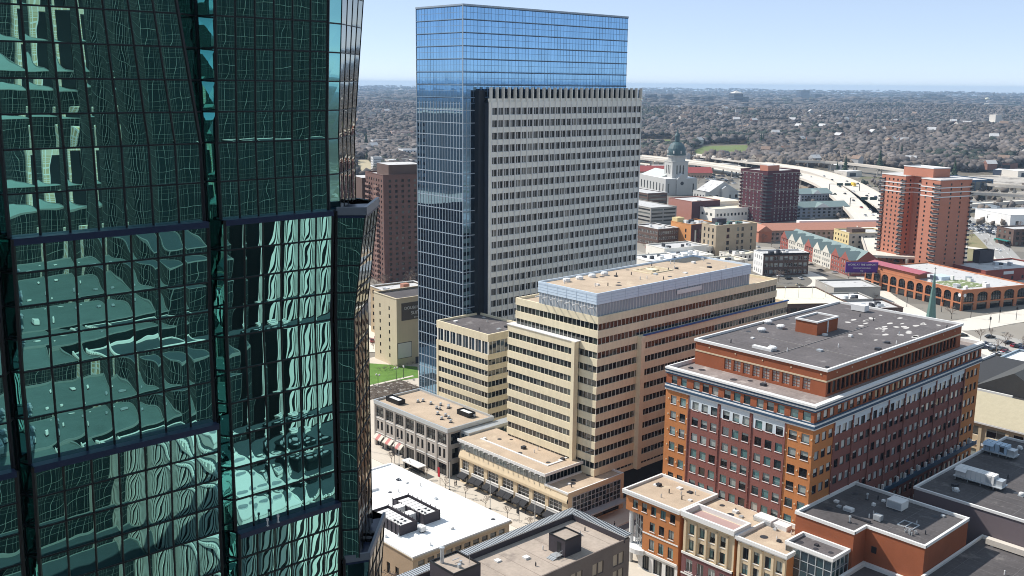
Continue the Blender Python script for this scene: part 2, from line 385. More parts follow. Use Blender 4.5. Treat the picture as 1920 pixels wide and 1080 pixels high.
for q in lev[1:]:
    up_ = q > 104
    b = MB(); hh = .22 if up_ else .26
    mi_ = 2 if up_ else 0; b.box(X0 - .14, X0 - .01, Y0 - .14, Y1, q - hh * .6, q + hh * .3, mi_); b.box(X0 - .01, X1 + .1, Y0 - .14, Y0 - .01, q - hh * .6, q + hh * .3, mi_)
    if up_:
        b.box(X0 - .1, X0 - .01, Y0 - .1, Y1, q - hh * .6 - .22, q - hh * .6, 1); b.box(X0 - .01, X1 + .1, Y0 - .1, Y0 - .01, q - hh * .6 - .22, q - hh * .6, 1)
        b.box(X0 - .05, X0 - .01, Y0 - .05, Y1, q - 2.1, q - 1.98, 2); b.box(X0 - .01, X1, Y0 - .05, Y0 - .01, q - 2.1, q - 1.98, 2)
    b.build('floor_line', [mull, dmull, umull], t)
b = MB()
for i in range(17):
    y = Y0 + (Y1 - Y0) * i / 16; w = .09; zt = 104.2
    b.box(X0 - .12, X0 - .01, y - w, y + w, 0, zt, 0); b.box(X0 - .045, X0 - .01, y - .03, y + .03, zt, ZT, 1)
for i in range(53):
    x = X0 + (X1 - X0) * i / 52; b.box(x - .03, x + .03, Y0 - .045, Y0 - .01, 104.2, ZT, 1)
    if i < 3: b.box(x - .09, x + .09, Y0 - .12, Y0 - .01, 0, 104.2, 0)
b.box(X0 - .16, X0 + .1, Y0 - .16, Y0 + .1, 0, ZT + .25, 0); b.box(X0 - .16, X0 + .1, Y1 - .1, Y1 + .1, 0, ZT + .25, 0)
b.build('mullion', [mull, umull], t)
b = MB(); b.rim(X0 - .18, X1 + .18, Y0 - .18, Y1 + .18, ZT, ZT + .5, .5); b.build('coping', [mull], t)
b = MB(); b.box(250, 252, 262, 264, ZT - .6, ZT + 1.2); b.box(256, 257, 262, 263, ZT - .6, ZT + .9); b.each('roof_hatch', [dmull], t)
flankwin = glassmat('flank glass', [(0, (.012, .013, .016)), (.5, (.035, .037, .04)), (.72, (.10, .10, .095)), (.9, (.25, .24, .22))], 1.8)
# stone flank, 28 bays of glazing between spandrels
FX0, FX1, FY, FZ = 217.6, 293.5, 249.2, 104.4
b = MB(); b.box(FX0, FX1, FY + .35, Y0 - .01, 0, 104.0); b.build('flank_core', [dmull], t)
b = MB(); b.box(215.0, FX0 - .01, Y0 - 2.0, Y0 - .02, 0, 108.0); b.build('dark_return', [mat('dark reveal', (.012, .016, .024), .35, .05)], t)
nf = 25; pitch = 4.02
b = MB(); b.box(FX0, FX1, FY - .01, FY + .34, FZ - 2.0, FZ, 0); b.box(FX0, FX0 + .9, FY - .05, FY + .34, 0, FZ - 2.0, 0); b.box(FX1 - .5, FX1, FY - .05, FY + .34, 0, FZ - 2.0, 0)
b.build('flank_frame', [stone2], t)
for j in range(nf):
    zt = FZ - 2.0 - pitch * j
    ribbon(t, 'window_band', FX0 + .9, FX1 - .5, FY + .3, Y0 - 1, zt - 2.35, zt, flankwin, white, pitch=(FX1 - FX0 - 1.4) / 56, mw=.16, faces='y')
    b = MB(); b.box(FX0 + .9, FX1 - .5, FY, FY + .3, max(0, zt - pitch), zt - 2.35, 0); b.box(FX0 + .9, FX1 - .5, FY + .2, FY + .29, zt - 2.35, zt - 2.22, 1); b.build('spandrel', [stone2, white], t)
for i in range(29):
    x = FX0 + .9 + (FX1 - FX0 - 1.4) * i / 28
    b = MB(); b.box(x - .15, x + .15, FY - .3, FY - .012, 0, FZ + .02); b.each('pier', [white], t)
for i in range(29):
    x = FX0 + .9 + (FX1 - FX0 - 1.4) * i / 28
    b = MB(); b.box(x - .16, x + .16, FY - .3, FY + .9, FZ + .02, FZ + 4.6, 0); b.build('fin', [stone2], t); b = MB(); b.box(x + .2, x + 1.15, FY + .75, FY + 1.65, FZ, FZ + 4.0); b.build('fin_shadow', [dmull], t)  # dark box beside each fin stands in for its blue shadow
b = MB(); b.box(FX0, FX1, FY + .4, FY + .7, FZ, FZ + 1.0); b.build('parapet', [stone2], t)
b = MB()
for i in range(56):
    x = FX0 + 1.2 + (FX1 - FX0 - 2) * i / 56
    b.quad((x, FY + 1.7, FZ), (x + 1.2, FY + 1.7, FZ), (x + 1.2, FY + 1.7, FZ + 4.0), (x, FY + 1.7, FZ + 4.0), 0, [(i, 0), (i + 1, 0), (i + 1, 1), (i, 1)])
b.build('roof_screen', [bg], t)
# ================================================================== beige wing at its foot
t = thing('office_block', 'beige banded block with a blue window row under its roof, against the blue glass tower', 'office block', (206, 240, 0))
X0, X1, Y0, Y1 = 198.0, 216.5, 226.8, 252.6
b = MB(); b.box(X0 + .3, X1, Y0 + .3, Y1, 0, 33.2); b.build('core', [black], t)
b = MB(); b.box(X0, X1, Y0, Y1, 31.6, 33.3, 0, 1); b.rim(X0 - .003, X1, Y0 - .003, Y1 + .003, 33.3, 34.0, .5, 0); b.build('roof', [stone, roofdark], t)
ribbon(t, 'window_band', X0 + .25, X1, Y0 + .25, Y1 - .3, 27.6, 31.6, blueglass, white, pitch=1.6, mw=.16)
b = MB()
for i in range(9): b.box(X0 - .05, X0 + .24, Y1 - .9 - 3.15 * i, Y1 - .4 - 3.15 * i, 27.6, 31.6)
b.each('pilaster', [stone2], t)
zz = [27.6 - 3.55 * i for i in range(8)]
for q in zz:
    zb = max(0, q - 3.55)
    b = MB(); b.box(X0, X1, Y0, Y1, q - 1.75, q); b.build('spandrel', [stone], t)
    ribbon(t, 'window_band', X0 + .25, X1, Y0 + .25, Y1 - .8, zb, q - 1.75, ribglass, stone2, pitch=1.55, mw=.12)
b = MB(); b.box(X0 - .06, X0 + .24, Y1 - .9, Y1 + .02, 0, 27.6); b.box(X0 - .06, X0 + .24, Y0 - .05, Y0 + .24, 0, .2); b.build('corner_pier', [stone], t)
# ================================================================== terraced beige office building
t = thing('office_building', 'stepped beige office building with dark ribbon windows and a pale blue metal roof storey', 'office building', (222, 182, 0))
UX0, UX1, UY0, UY1 = 183.0, 263.5, 167.3, 198.2
def bands(x0, x1, y0, y1, ztop, zbot, par, faces, notch=None, pier_y=None):
    b = MB(); b.box(x0, x1, y0, y1, ztop - par, ztop - .7, 0, 1); b.rim(x0 - .003, x1 + .003, y0 - .003, y1 + .003, ztop - .7, ztop, .45, 0); b.build('parapet', [stone, gravel], t)
    z = ztop - par
    while z > zbot + .5:
        ribbon(t, 'window_band', x0 + .28, x1 - .28, y0 + .28, y1 - .28, z - 1.75, z, ribglass, stone2, pitch=1.48, mw=.09, faces=faces)
        lo = max(zbot, z - 3.72); b = MB(); b.box(x0, x1, y0, y1, lo, z - 1.75)
        b.build('spandrel', [stone], t); z -= 3.72
b = MB(); b.box(UX0 + .3, UX1 - .3, UY0 + .3, UY1 - .3, 0, 51); b.build('core', [black], t)
bands(UX0, UX1, UY0, UY1, 52.5, 9.0, 1.9, 'xy')
bands(181.4, 184.0, 174.6, 199.6, 45.0, 12.7, 1.9, 'x')
bands(200.2, 268.5, 166.4, 172.0, 45.0, 9.0, 1.9, 'y')
b = MB(); b.box(181.0, 182.6, 173.5, 174.6, 9, 45.05); b.each('pilaster', [stone], t)
b = MB(); b.box(198.6, 200.2, 165.9, 168.5, 8, 45.05); b.each('pilaster', [stone], t)
b = MB(); b.box(200.0, 268.8, 166.1, 166.7, 45.0, 45.35); b.build('blue_coping', [mat('bright blue coping', (.04, .11, .30), .4, .05)], t)
b = MB(); b.box(181.2, 184.0, 173.3, 199.8, 45.0, 45.2); b.build('coping', [white], t)
PX0, PX1, PY0, PY1 = 183.1, 249.5, 168.0, 189.0
b = MB(); b.box(PX0, PX1, PY0, PY1, 51.7, 55.6); b.build('louvre_storey', [mat('grey louvre panel', (.30, .335, .37), .5, .1)], t)
b = MB()
for i in range(20): b.box(PX0 - .06, PX0 - .004, PY0 + 1.05 * i, PY0 + 1.05 * i + .12, 51.9, 55.5)
for i in range(58): b.box(PX0 + .3 + 1.15 * i, PX0 + .42 + 1.15 * i, PY0 - .06, PY0 - .004, 52.5, 55.5)
b.build('louvre_fin', [white], t)
b = MB(); b.box(PX0 - .25, PX1 + .2, PY0 - .25, PY1 + .2, 55.6, 58.0, 0, 1); b.rim(PX0 - .28, PX1 + .23, PY0 - .28, PY1 + .23, 58.0, 58.5, .35, 0); b.build('metal_storey', [metalblue, gravel], t)
b = MB()
for z in (56.3, 57.0, 57.75): b.box(PX0 - .29, PX0 - .26, PY0 - .29, PY1 + .2, z, z + .05); b.box(PX0 - .26, PX1 + .2, PY0 - .29, PY0 - .26, z, z + .05)
for i in range(6): b.box(PX0 - .288, PX0 - .258, PY0 + 3.5 * i, PY0 + 3.5 * i + .05, 55.6, 58.4)
for i in range(13): b.box(PX0 + 5.2 * i, PX0 + 5.2 * i + .05, PY0 - .288, PY0 - .258, 55.6, 58.4)
b.build('panel_joint', [mat('panel joint', (.38, .46, .55), .5)], t)
for i in range(8):
    y = PY0 + 1.2 + 2.75 * i; b = MB(); b.box(PX0 - 1.9, PX0 - .07, y - .1, y + .1, 54.5, 54.75); b.build('outrigger', [white], t)
b = MB(); b.box(207, 251, 189.4, 196.5, 51.8, 52.6); b.build('roof_well', [roofblk], t)
b = MB()
for i in range(4): b.lathe(190 + 5 * i, 185.6, [(1.0, 57.95), (1.1, 58.5), (.9, 58.9), (0.1, 58.95)], 10)
b.each('roof_vent', [white], t)
b = MB(); b.rim(216, 226, 178, 185, 58.02, 58.25, .3); b.box(219, 222, 180, 183, 58.02, 58.5)
for i in range(6): b.box(217 + 1.6 * i, 217.1 + 1.6 * i, 178.3, 184.7, 58.02, 58.2)
b.build('roof_frame', [stone], t)
b = MB(); b.box(215, 226, PY0 - .33, PY0 - .29, 54.0, 55.2); b.build('sign_panel', [white], t)
# ================================================================== podium with the awnings
t = thing('podium_building', 'cream retail podium with black awnings below the stepped beige offices', 'retail podium', (176, 185, 0))
ax, ay0, ay1, mid = 169.5, 163.5, 206.0, 172.0
b = MB(); b.box(ax + 2.2, 183, mid, ay1 - .2, 8.5, 12.4, 0, 1); b.box(ax - .5, 183, mid - .6, ay1 + .2, 12.4, 12.75, 2, 1); b.box(ax - .7, ax - .5, mid - .8, ay1 + .2, 12.2, 12.95, 2); b.box(ax - .5, 183, mid - .8, mid - .6, 12.2, 12.95, 2)
b.box(ax + 4, ax + 4.6, mid + 3, ay1 - 4, 12.75, 12.95, 2); b.box(ax + 4.6, ax + 10, mid + 3, mid + 3.6, 12.75, 12.95, 2); b.box(ax + 9, ax + 12, mid + 3.6, mid + 4.2, 12.75, 12.95, 2)
b.build('upper_roof', [black, gravel, white], t)
ribbon(t, 'clerestory', ax + .4, 183, mid, ay1 - .2, 9.7, 12.2, tealglass, steel, pitch=1.35, mw=.1)
for i in range(17): y = ay1 - 1.4 - 2.0 * i; b = MB(); b.box(ax - 1.3, ax + .39, y - .08, y + .08, 12.0, 12.15); b.build('outrigger', [white], t)
b = MB()  # sloped sill
b.quad((ax - .45, ay1, 7.9), (ax - .45, ay0, 7.9), (ax + .4, ay0, 9.7), (ax + .4, ay1, 9.7), 0); b.quad((ax - .45, ay1, 7.3), (ax - .45, ay0, 7.3), (ax - .45, ay0, 7.9), (ax - .45, ay1, 7.9), 0)
b.quad((ax + .0, ay1, 7.3), (ax - .45, ay1, 7.3), (ax - .45, ay0, 7.3), (ax + .0, ay0, 7.3), 0)
b.build('sloped_sill', [cream], t)
fa = Facade(t); b = MB(); cs = []; wd = (ay1 - ay0)
cols = [(.9, 3.9)] + [(5.7 + 6.0 * i, 5.7 + 6.0 * i + 4.6) for i in range(5)] + [(35.4, 40.4)]
fa.wall(b, (ax, ay1), (0, -1), wd, 0, 7.3, cols, [(.3, 3.2), (3.9, 6.9)], .5, 0, lambda i, j: 'shop' if j == 0 else 'big')
fa.wall(b, (ax, ay0), (1, 0), 21, 0, 9.2, [(1.5, 19.5)], [(.3, 3.0)], .4, 0, 'shop')
b.quad((ax, ay0, 9.2), (190.5, ay0, 9.2), (190.5, ay0, 10.0), (ax, ay0, 10.0), 0)
b.box(ax + .01, 190.5, ay0 + .35, mid, 9.2, 9.5, 0, 1); b.rim(ax + .01, 190.5, ay0 + .01, mid, 9.5, 10.0, .35, 2)
b.quad((190.5, ay0, 0), (190.5, mid, 0), (190.5, mid, 9.2), (190.5, ay0, 9.2), 0)
b.build('wall', [cream, gravel, white], t)
b = MB()
for i in range(13):
    for j in range(4):
        x = ax + 1.6 + 1.38 * i; b.quad((x, ay0 - .05, 3.4 + 1.3 * j), (x + 1.38, ay0 - .05, 3.4 + 1.3 * j), (x + 1.38, ay0 - .05, 4.7 + 1.3 * j), (x, ay0 - .05, 4.7 + 1.3 * j), 0)
for i in range(14): x = ax + 1.6 + 1.38 * i; b.box(x - .07, x + .07, ay0 - .18, ay0 - .055, 3.4, 8.6, 1)
for j in range(5): b.box(ax + 1.6, ax + 19.54, ay0 - .16, ay0 - .055, 3.33 + 1.3 * j, 3.47 + 1.3 * j, 1)
b.build('glass_wall', [darkwin, steel], t)
b = MB(); b.box(ax + 2, 189, ay0 - 2.4, ay0 - .2, 3.0, 3.35); b.build('canopy', [steel], t)
fa.finish(ST)
for (u0, u1) in cols:
    b = MB(); y1_, y0_ = ay1 - u0 + .3, ay1 - u1 - .3; b.box(ax - .25, ax - .01, y0_, y1_, 3.35, 4.1); b.box(ax - .35, ax - .02, y0_, y1_, 4.1, 4.2); b.build('white_spandrel', [white], t)
awn = mat('black canvas', (.02, .021, .025), .8, .1)
for (u0, u1) in cols:
    n = 2 if u1 - u0 > 3.2 else 1
    for k in range(n):
        w = (u1 - u0 + .3) / n; ya = ay1 - u0 + .15 - w * k; yb = ya - w + .12
        b = MB(); b.quad((ax - 1.9, ya, 2.35), (ax - 1.9, yb, 2.35), (ax - .05, yb, 3.5), (ax - .05, ya, 3.5)); b.quad((ax - 1.9, ya, 1.95), (ax - 1.9, yb, 1.95), (ax - 1.9, yb, 2.35), (ax - 1.9, ya, 2.35))
        b.tri((ax - 1.9, yb, 2.35), (ax - .05, yb, 2.35), (ax - .05, yb, 3.5)); b.tri((ax - 1.9, ya, 2.35), (ax - .05, ya, 3.5), (ax - .05, ya, 2.35)); b.build('awning', [awn], t)
b = MB(); b.box(177, 178.2, 188, 189, 12.75, 13.5); b.build('roof_unit', [darkmetal], t)
# ================================================================== grey limestone retail block
t = thing('retail_block', 'grey limestone corner block with gridded upper windows and pink shop awnings', 'retail block', (176, 228, 0))
x0, x1, y0, y1, zt = 168.4, 185.5, 210.0, 245.6, 14.5
fa = Facade(t); b = MB(); W = y1 - y0; bay = W / 7
big = [(bay * i + .55, bay * (i + 1) - .35) for i in range(7)]
fa.wall(b, (x0, y1), (0, -1), W, 9.4, zt - .9, big, [(9.7, 12.9)], .35, 0, 'grid')
pr = []
for i in range(7): pr += [(bay * i + .9, bay * i + 2.0), (bay * i + 2.9, bay * i + 4.0)]
fa.wall(b, (x0, y1), (0, -1), W, 4.6, 9.4, pr, [(5.6, 8.4)], .3, 0, 'pair')
fa.wall(b, (x0, y1), (0, -1), W, 0, 4.6, big, [(.3, 3.9)], .45, 0, 'shop')
fa.wall(b, (x0, y0), (1, 0), x1 - x0, 9.4, zt - .9, [(1.2, 4.6)], [(9.7, 12.9)], .35, 0, 'grid')
fa.wall(b, (x0, y0), (1, 0), x1 - x0, 0, 9.4, [(1.6, 4.2)], [(.3, 3.9), (5.4, 8.4)], .35, 0, 'pair')
b.quad((x1, y0, 0), (x1, y1, 0), (x1, y1, 13.6), (x1, y0, 13.6), 0); b.quad((x1, y1, 0), (x0, y1, 0), (x0, y1, 13.6), (x1, y1, 13.6), 0)
b.build('wall', [lime], t); fa.finish(ST)
b = MB()
for i in range(8): y = y1 - bay * i; b.box(x0 - .22, x0 - .005, y - .3, y + .3, 0, zt - 1.0)
b.each('pier', [lime], t)
b = MB(); b.box(x0 - .35, x1, y0 - .35, y1 + .2, zt - .9, zt - .25, 0, 1); b.rim(x0 - .38, x1 + .03, y0 - .38, y1 + .23, zt - .25, zt + .35, .4, 0); b.build('roof', [steel, gravel], t)
b = MB(); b.box(x0 - .1, x0 - .006, y0 - .05, y1, 4.5, 4.75); b.box(x0 - .1, x0 - .006, y0 - .05, y1, 9.2, 9.42); b.build('string_course', [white], t)
pink = mat('pink awning cloth', (.50, .20, .185), .85, .1); wht = mat('white awning cloth', (.60, .55, .48), .85, .05)
for i in range(3):
    u = big[i]; b = MB(); n = 3
    for k in range(n):
        ya = y1 - u[0] - (u[1] - u[0]) * k / n; yb = y1 - u[0] - (u[1] - u[0]) * (k + 1) / n; m_ = 0 if k == 1 else 1
        b.quad((x0 - 1.5, ya, 3.0), (x0 - 1.5, yb, 3.0), (x0 - .1, yb, 4.2), (x0 - .1, ya, 4.2), m_); b.quad((x0 - 1.5, ya, 2.7), (x0 - 1.5, yb, 2.7), (x0 - 1.5, yb, 3.0), (x0 - 1.5, ya, 3.0), m_)
    b.build('awning', [pink, wht], t)
for (cx, cy, l) in ((172.5, 240.5, 6.5), (181.0, 217.0, 5.5)):
    o = thing('roof_screen', 'black louvred plant screen on the tan roof, ' + ('farther left of the two' if cy > 230 else 'nearer the glass link'), 'plant screen', (cx, cy, 14.25), 0, 'plant screens on the limestone block')
    b = MB(); b.rim(cx - 1.3, cx + 1.3, cy - l / 2, cy + l / 2, 14.25, 15.7, .15); b.build('screen', [black], o)
    b = MB(); b.box(cx - .8, cx + .8, cy - l / 2 + .6, cy + l / 2 - .6, 14.25, 15.4); b.build('unit', [white], o)
vent = None
for k in range(16):
    p = (173 + rng.random() * 10, 214 + rng.random() * 24, 14.25)
    if vent is None:
        vent = thing('roof_vent', 'small pale vent among the scatter of vents on the tan gravel roof', 'roof vent', p, 0, 'vents on the limestone block')
        b = MB(); b.lathe(0, 0, [(.25, 0), (.25, .6), (.45, .6), (.4, .9), (.05, 1.0)], 8); b.build('cap', [steel], vent, False); b = MB(); b.box(-.5, .5, -.4, .4, 0, .2); b.build('curb', [darkmetal], vent, False)
    else: dup(vent, p, rng.random())
# glass link between the two podiums
t = thing('skyway', 'glazed link bridge joining the limestone block to the beige podium', 'skyway', (185, 208, 0))
b = MB(); b.box(173, 200, 206.4, 209.6, 8.3, 9.2); b.box(173, 200, 206.3, 209.7, 12.6, 13.4); b.build('frame', [steel], t)
ribbon(t, 'glazing', 173, 200, 206.5, 209.5, 9.2, 12.6, tealglass, steel, pitch=1.7, mw=.1)
b = MB(); b.box(176, 177, 207.5, 208.5, 0, 8.3); b.box(190, 191, 207.5, 208.5, 0, 8.3); b.each('column', [concrete], t)
# ================================================================== white roofed building
t = thing('low_building', 'low cream building under a bright white roof beside the green glass tower', 'low building', (130, 175, 0))
x0, x1, y0, y1, zt = 117.5, 145.0, 158.4, 205.0, 12.0
fa = Facade(t); b = MB(); W = x1 - x0
pc = evenly(1.0, W - 1, 10, .62)
fa.wall(b, (x0, y0), (1, 0), W, 0, 8.6, pc, [(.6, 3.2), (4.4, 7.6)], .35, 0, 'pair')
fa.wall(b, (x0, y0), (1, 0), W, 8.6, 11.6, evenly(1.0, W - 1, 10, .72), [(9.3, 10.5)], .3, 0, 'plain')
fa.wall(b, (x0, y1), (0, -1), y1 - y0, 0, 11.6, evenly(1, y1 - y0 - 1, 14, .4), [(.6, 3.2), (4.6, 7.4)], .3, 1, 'pair')
b.quad((x1, y0, 0), (x1, y1, 0), (x1, y1, 11.6), (x1, y0, 11.6), 0); b.quad((x1, y1, 0), (x0, y1, 0), (x0, y1, 11.6), (x1, y1, 11.6), 0)
b.build('wall', [cream, mat('tan side brick', (.36, .26, .17), .9, .12, .3, 3.0)], t); fa.finish(ST)
b = MB(); b.box(x0 - .3, x1 + .3, y0 - .3, y1, 11.6, 11.8, 0, 1); b.rim(x0 - .3, x1 + .3, y0 - .3, y1, 11.8, 12.15, .4, 1)
b.box(127, 127.5, 172, 196, 11.8, 12.5, 1); b.box(127.5, 133, 193, 193.5, 11.8, 12.4, 1); b.box(119, 127, 180, 180.4, 11.8, 12.3, 1); b.box(123.5, 124, 160.4, 166.0, 11.8, 12.6, 1); b.box(118.6, 119.2, 170, 178, 11.8, 12.5, 1)
b.build('roof', [cream, whiteroof], t)
b = MB(); b.box(x0 - .5, x1 + .5, y0 - .5, y0 - .302, 11.3, 11.75); b.box(x0 - .12, x1 + .1, y0 - .15, y0 - .004, 8.4, 8.75); b.build('cornice', [cream], t)
for (bx0, bx1, by0, by1, lab) in ((121.5, 126.2, 168.5, 179.5, 'nearer'), (129.0, 133.5, 169.5, 181.5, 'farther')):
    o = thing('plant_enclosure', 'black fenced enclosure of white rooftop units, ' + lab + ' of the two on the white roof', 'rooftop plant', ((bx0 + bx1) / 2, (by0 + by1) / 2, 11.8), 0, 'fenced plant on the white roof')
    b = MB(); b.rim(bx0, bx1, by0, by1, 11.8, 14.2, .12); b.build('fence', [charcoal], o)
    n = 7
    for k in range(n):
        ya = by0 + .7 + (by1 - by0 - 1.4) * k / n; b = MB(); b.box(bx0 + .7, bx1 - .7, ya, ya + (by1 - by0 - 1.4) / n - .25, 12.0, 13.9); b.build('unit', [white], o)
    b = MB()
    for k in range(5): b.lathe(bx0 + 1.3 + .5 * (k % 2) * 3, by0 + 1.3 + k * .6, [(.3, 13.9), (.3, 14.05), (.02, 14.05)], 8)
    b.each('fan', [black], o)
    b = MB()
    for k in range(8):
        yy = by0 + (by1 - by0) * k / 7; b.box(bx0 - .12, bx0, yy - .08, yy + .08, 11.8, 14.5); b.box(bx1, bx1 + .12, yy - .08, yy + .08, 11.8, 14.5)
    b.each('post', [black], o)
for (cx, cy, w, l, hh, lab) in ((128.0, 177.5, 3.0, 2.0, 2.4, 'tall white duct box between the two black enclosures'), (128.2, 173.6, 2.6, 2.2, 2.0, 'squat white duct box beside the farther black enclosure'), (126.6, 167.0, 1.4, 1.2, 1.4, 'small white box at the corner of the nearer enclosure')):
    o = thing('duct_box', lab, 'duct box', (cx, cy, 11.8)); b = MB(); b.box(cx - w / 2, cx + w / 2, cy - l / 2, cy + l / 2, 12.1, 11.8 + hh); b.build('casing', [white], o)
    b = MB(); b.box(cx - w / 2 + .15, cx + w / 2 - .15, cy - l / 2 + .15, cy + l / 2 - .15, 11.8, 12.1); b.build('curb', [darkmetal], o); b = MB(); b.box(cx - w / 2 - .08, cx - w / 2 - .003, cy - l / 2 + .2, cy + l / 2 - .2, 12.3, 11.6 + hh); b.build('grille', [steel], o)
# ================================================================== brown flat-roofed building in front
t = thing('brick_building', 'dark brick building with a brown flat roof and wide ribbed metal edge, in front', 'brick building', (125, 130, 0))
x0, x1, y0, y1, zt = 92.0, 147.3, 124.3, 140.8, 20.0
dbrick = mat('dark grey brick', (.16, .13, .115), .9, .16, .4, 4.0)
fa = Facade(t); b = MB()
cw = []
for i in range(9): cw += [(1.6 + 6.1 * i, 3.1 + 6.1 * i), (3.3 + 6.1 * i, 4.8 + 6.1 * i)]
ST['tanw'] = dict(mats=[mat('tan window panel', (.40, .33, .25), .6, .12), dbrick], frame=.08)
fa.wall(b, (x0, y0), (1, 0), x1 - x0, 0, 17.6, cw, [(2, 5), (6.4, 9.2), (10.4, 13.2), (14.2, 16.8)], .25, 0, 'tanw')
b.quad((x0, y0, 17.6), (x1, y0, 17.6), (x1, y0, 19.2), (x0, y0, 19.2), 0)
b.quad((x1, y0, 0), (x1, y1, 0), (x1, y1, 19.2), (x1, y0, 19.2), 0); b.quad((x1, y1, 0), (x0, y1, 0), (x0, y1, 19.2), (x1, y1, 19.2), 0); b.quad((x0, y1, 0), (x0, y0, 0), (x0, y0, 19.2), (x0, y1, 19.2), 0)
b.quad((x0 + .3, y0 + .3, 18.6), (x1 - .3, y0 + .3, 18.6), (x1 - .3, y1 - .3, 18.6), (x0 + .3, y1 - .3, 18.6), 1)
b.rim(x0 + .02, x1 - .02, y0 + .02, y1 - .02, 18.6, 19.2, .3, 0)
b.build('wall', [dbrick, gravel2], t); fa.finish(ST)
b = MB(); b.box(x0, x1 + .5, y1 - 1.7, y1 + .5, 19.75, 20.05, 0); b.box(x1 - 1.7, x1 + .5, y0 - .3, y1 - 1.7, 19.75, 20.05, 0); b.box(x0, x1, y1 - .5, y1 - .3, 19.2, 19.75, 1); b.box(x1 - .5, x1 - .3, y0, y1 - .5, 19.2, 19.75, 1)
b.box(x0, x1 - 1.7, y1 - 1.72, y1 - 1.69, 18.6, 19.8, 1); b.box(x1 - 1.72, x1 - 1.69, y0 - .2, y1 - 1.7, 18.6, 19.8, 1)
k = x0
while k < x1 + .3: b.box(k, k + .07, y1 - 1.7, y1 + .5, 20.05, 20.14, 2); k += .55
k = y0 - .2
while k < y1 - 1.7: b.box(x1 - 1.7, x1 + .5, k, k + .07, 20.05, 20.14, 2); k += .55
b.build('metal_roof_edge', [steel, charcoal, darkmetal], t)
o = thing('stair_hut', 'dark clad stair hut with a brown roof on the brown flat roof', 'stair hut', (134, 131, 18.6))
q = G(1035, 1010, 22.0); hx, hy = 131.8, 127.6
b = MB(); b.box(hx, hx + 4.6, hy, hy + 4.6, 18.6, 22.0, 0, 1); b.rim(hx - .003, hx + 4.603, hy - .003, hy + 4.603, 22.0, 22.3, .2, 2); b.build('hut', [charcoal, gravel2, black], o)
b = MB(); b.box(hx - .06, hx - .004, hy + 1.2, hy + 2.2, 19.2, 21.4); b.build('door', [black], o)
b = MB(); b.box(hx - 1.8, hx - .1, hy + .6, hy + 2.4, 19.0, 19.1)
for kk in range(4): b.box(hx - 1.8 - .35 * kk, hx - 1.5 - .35 * kk, hy + .6, hy + 2.4, 18.75 - .02 * kk, 18.95 - .08 * kk)
for kk in range(5): b.bar((hx - .3 - .4 * kk, hy + .55, 18.9), (hx - .3 - .4 * kk, hy + .55, 20.0), .05)
b.bar((hx - .2, hy + .55, 20.0), (hx - 2.1, hy + .55, 19.8), .05); b.build('steps', [steel], o)
o = thing('lift_tower', 'dark clad rooftop tower with a tall flue beside the brown roof', 'lift tower', (108, 132, 18.6))
p1, p2, p3 = G(924, 1052, 24), G(825, 1040, 24), G(852, 1021, 24)
cx0, cx1, cy0, cy1 = 104.6, 111.0, 128.9, 135.8
b = MB(); b.box(cx0, cx1, cy0, cy1, 17, 23.6, 0, 1); b.rim(cx0 - .003, cx1 + .003, cy0 - .003, cy1 + .003, 23.6, 24.0, .2, 2); b.build('hut', [charcoal, gravel2, black], o)
b = MB(); b.lathe(cx0 + 1.6, cy1 - 1.6, [(.36, 23.6), (.36, 26.3), (.5, 26.4), (.5, 26.7), (.1, 26.8)], 12); b.build('flue', [steel], o)
b = MB(); b.box(cx0 + 2.5, cx0 + 3.1, cy0 + 1.5, cy0 + 2.1, 23.6, 24.3); b.box(cx0 + 3.8, cx0 + 4.2, cy0 + 2.6, cy0 + 3.0, 23.6, 24.2); b.bar((cx0 + 3, cy0 + 4, 24.1), (cx0 + 4.6, cy0 + 4.0, 24.1), .12); b.bar((cx1 - 1, cy0 + 2, 23.6), (cx1 - 1, cy0 + 2, 25.2), .06); b.each('pipe', [steel], o)
# ================================================================== the orange brick tower
t = thing('brick_tower', 'broad orange and maroon brick office tower with blue and white cornices', 'brick office tower', (222, 124, 0))
x0, x1, y0, y1, zt = 181.7, 263.0, 104.5, 143.8, 45.0
def lcol(u):  # colour of the wall along the left face
    return 0 if (u < 6.9 or u > 32.7) else 1
cl = [(1.6, 3.25), (4.35, 6.0)] + [(7.95 + 8.6 * k + 2.62 * i, 7.95 + 8.6 * k + 2.62 * i + 1.75) for k in range(3) for i in range(3)] + [(33.6, 35.5), (36.6, 38.5)]
W = y1 - y0; LX = x1 - x0
rows = [(38.3 - 3.82 * j - 1.95, 38.3 - 3.82 * j) for j in range(10)]
fa = Facade(t); b = MB()
fa.wall(b, (x0, y1), (0, -1), W, 0, 39.6, cl, rows, .24, lambda u, z: 0 if not 6.9 < u < 32.7 else (2 if z > 37.0 and min(abs(u - 15.5), abs(u - 24.1)) > .5 else 1), 'w', rev=1, ub=(6.9, 15.1, 15.9, 23.7, 24.5, 32.7))
fa.wall(b, (x0, y1), (0, -1), W, 41.1, 43.5, cl, [(41.25, 43.15)], .24, 3, 'w', rev=3)
cr = [(1.1 + 2.6 * i, 2.75 + 2.6 * i) for i in range(3)]
nb = 8; bw = (LX - 17.4) / nb
for k in range(nb): cr += [(8.9 + bw * k + .55 + 2.55 * i, 8.9 + bw * k + 2.25 + 2.55 * i) for i in range(3)]
cr += [(LX - 8 + 2.5 * i, LX - 6.35 + 2.5 * i) for i in range(3)]
fa.wall(b, (x0, y0), (1, 0), LX, 0, 39.6, cr, rows, .24, lambda u, z: 0 if not 8.4 < u < LX - 8.6 else (2 if z > 37.0 else 1), 'ws', rev=1, ub=(8.4, LX - 8.6))
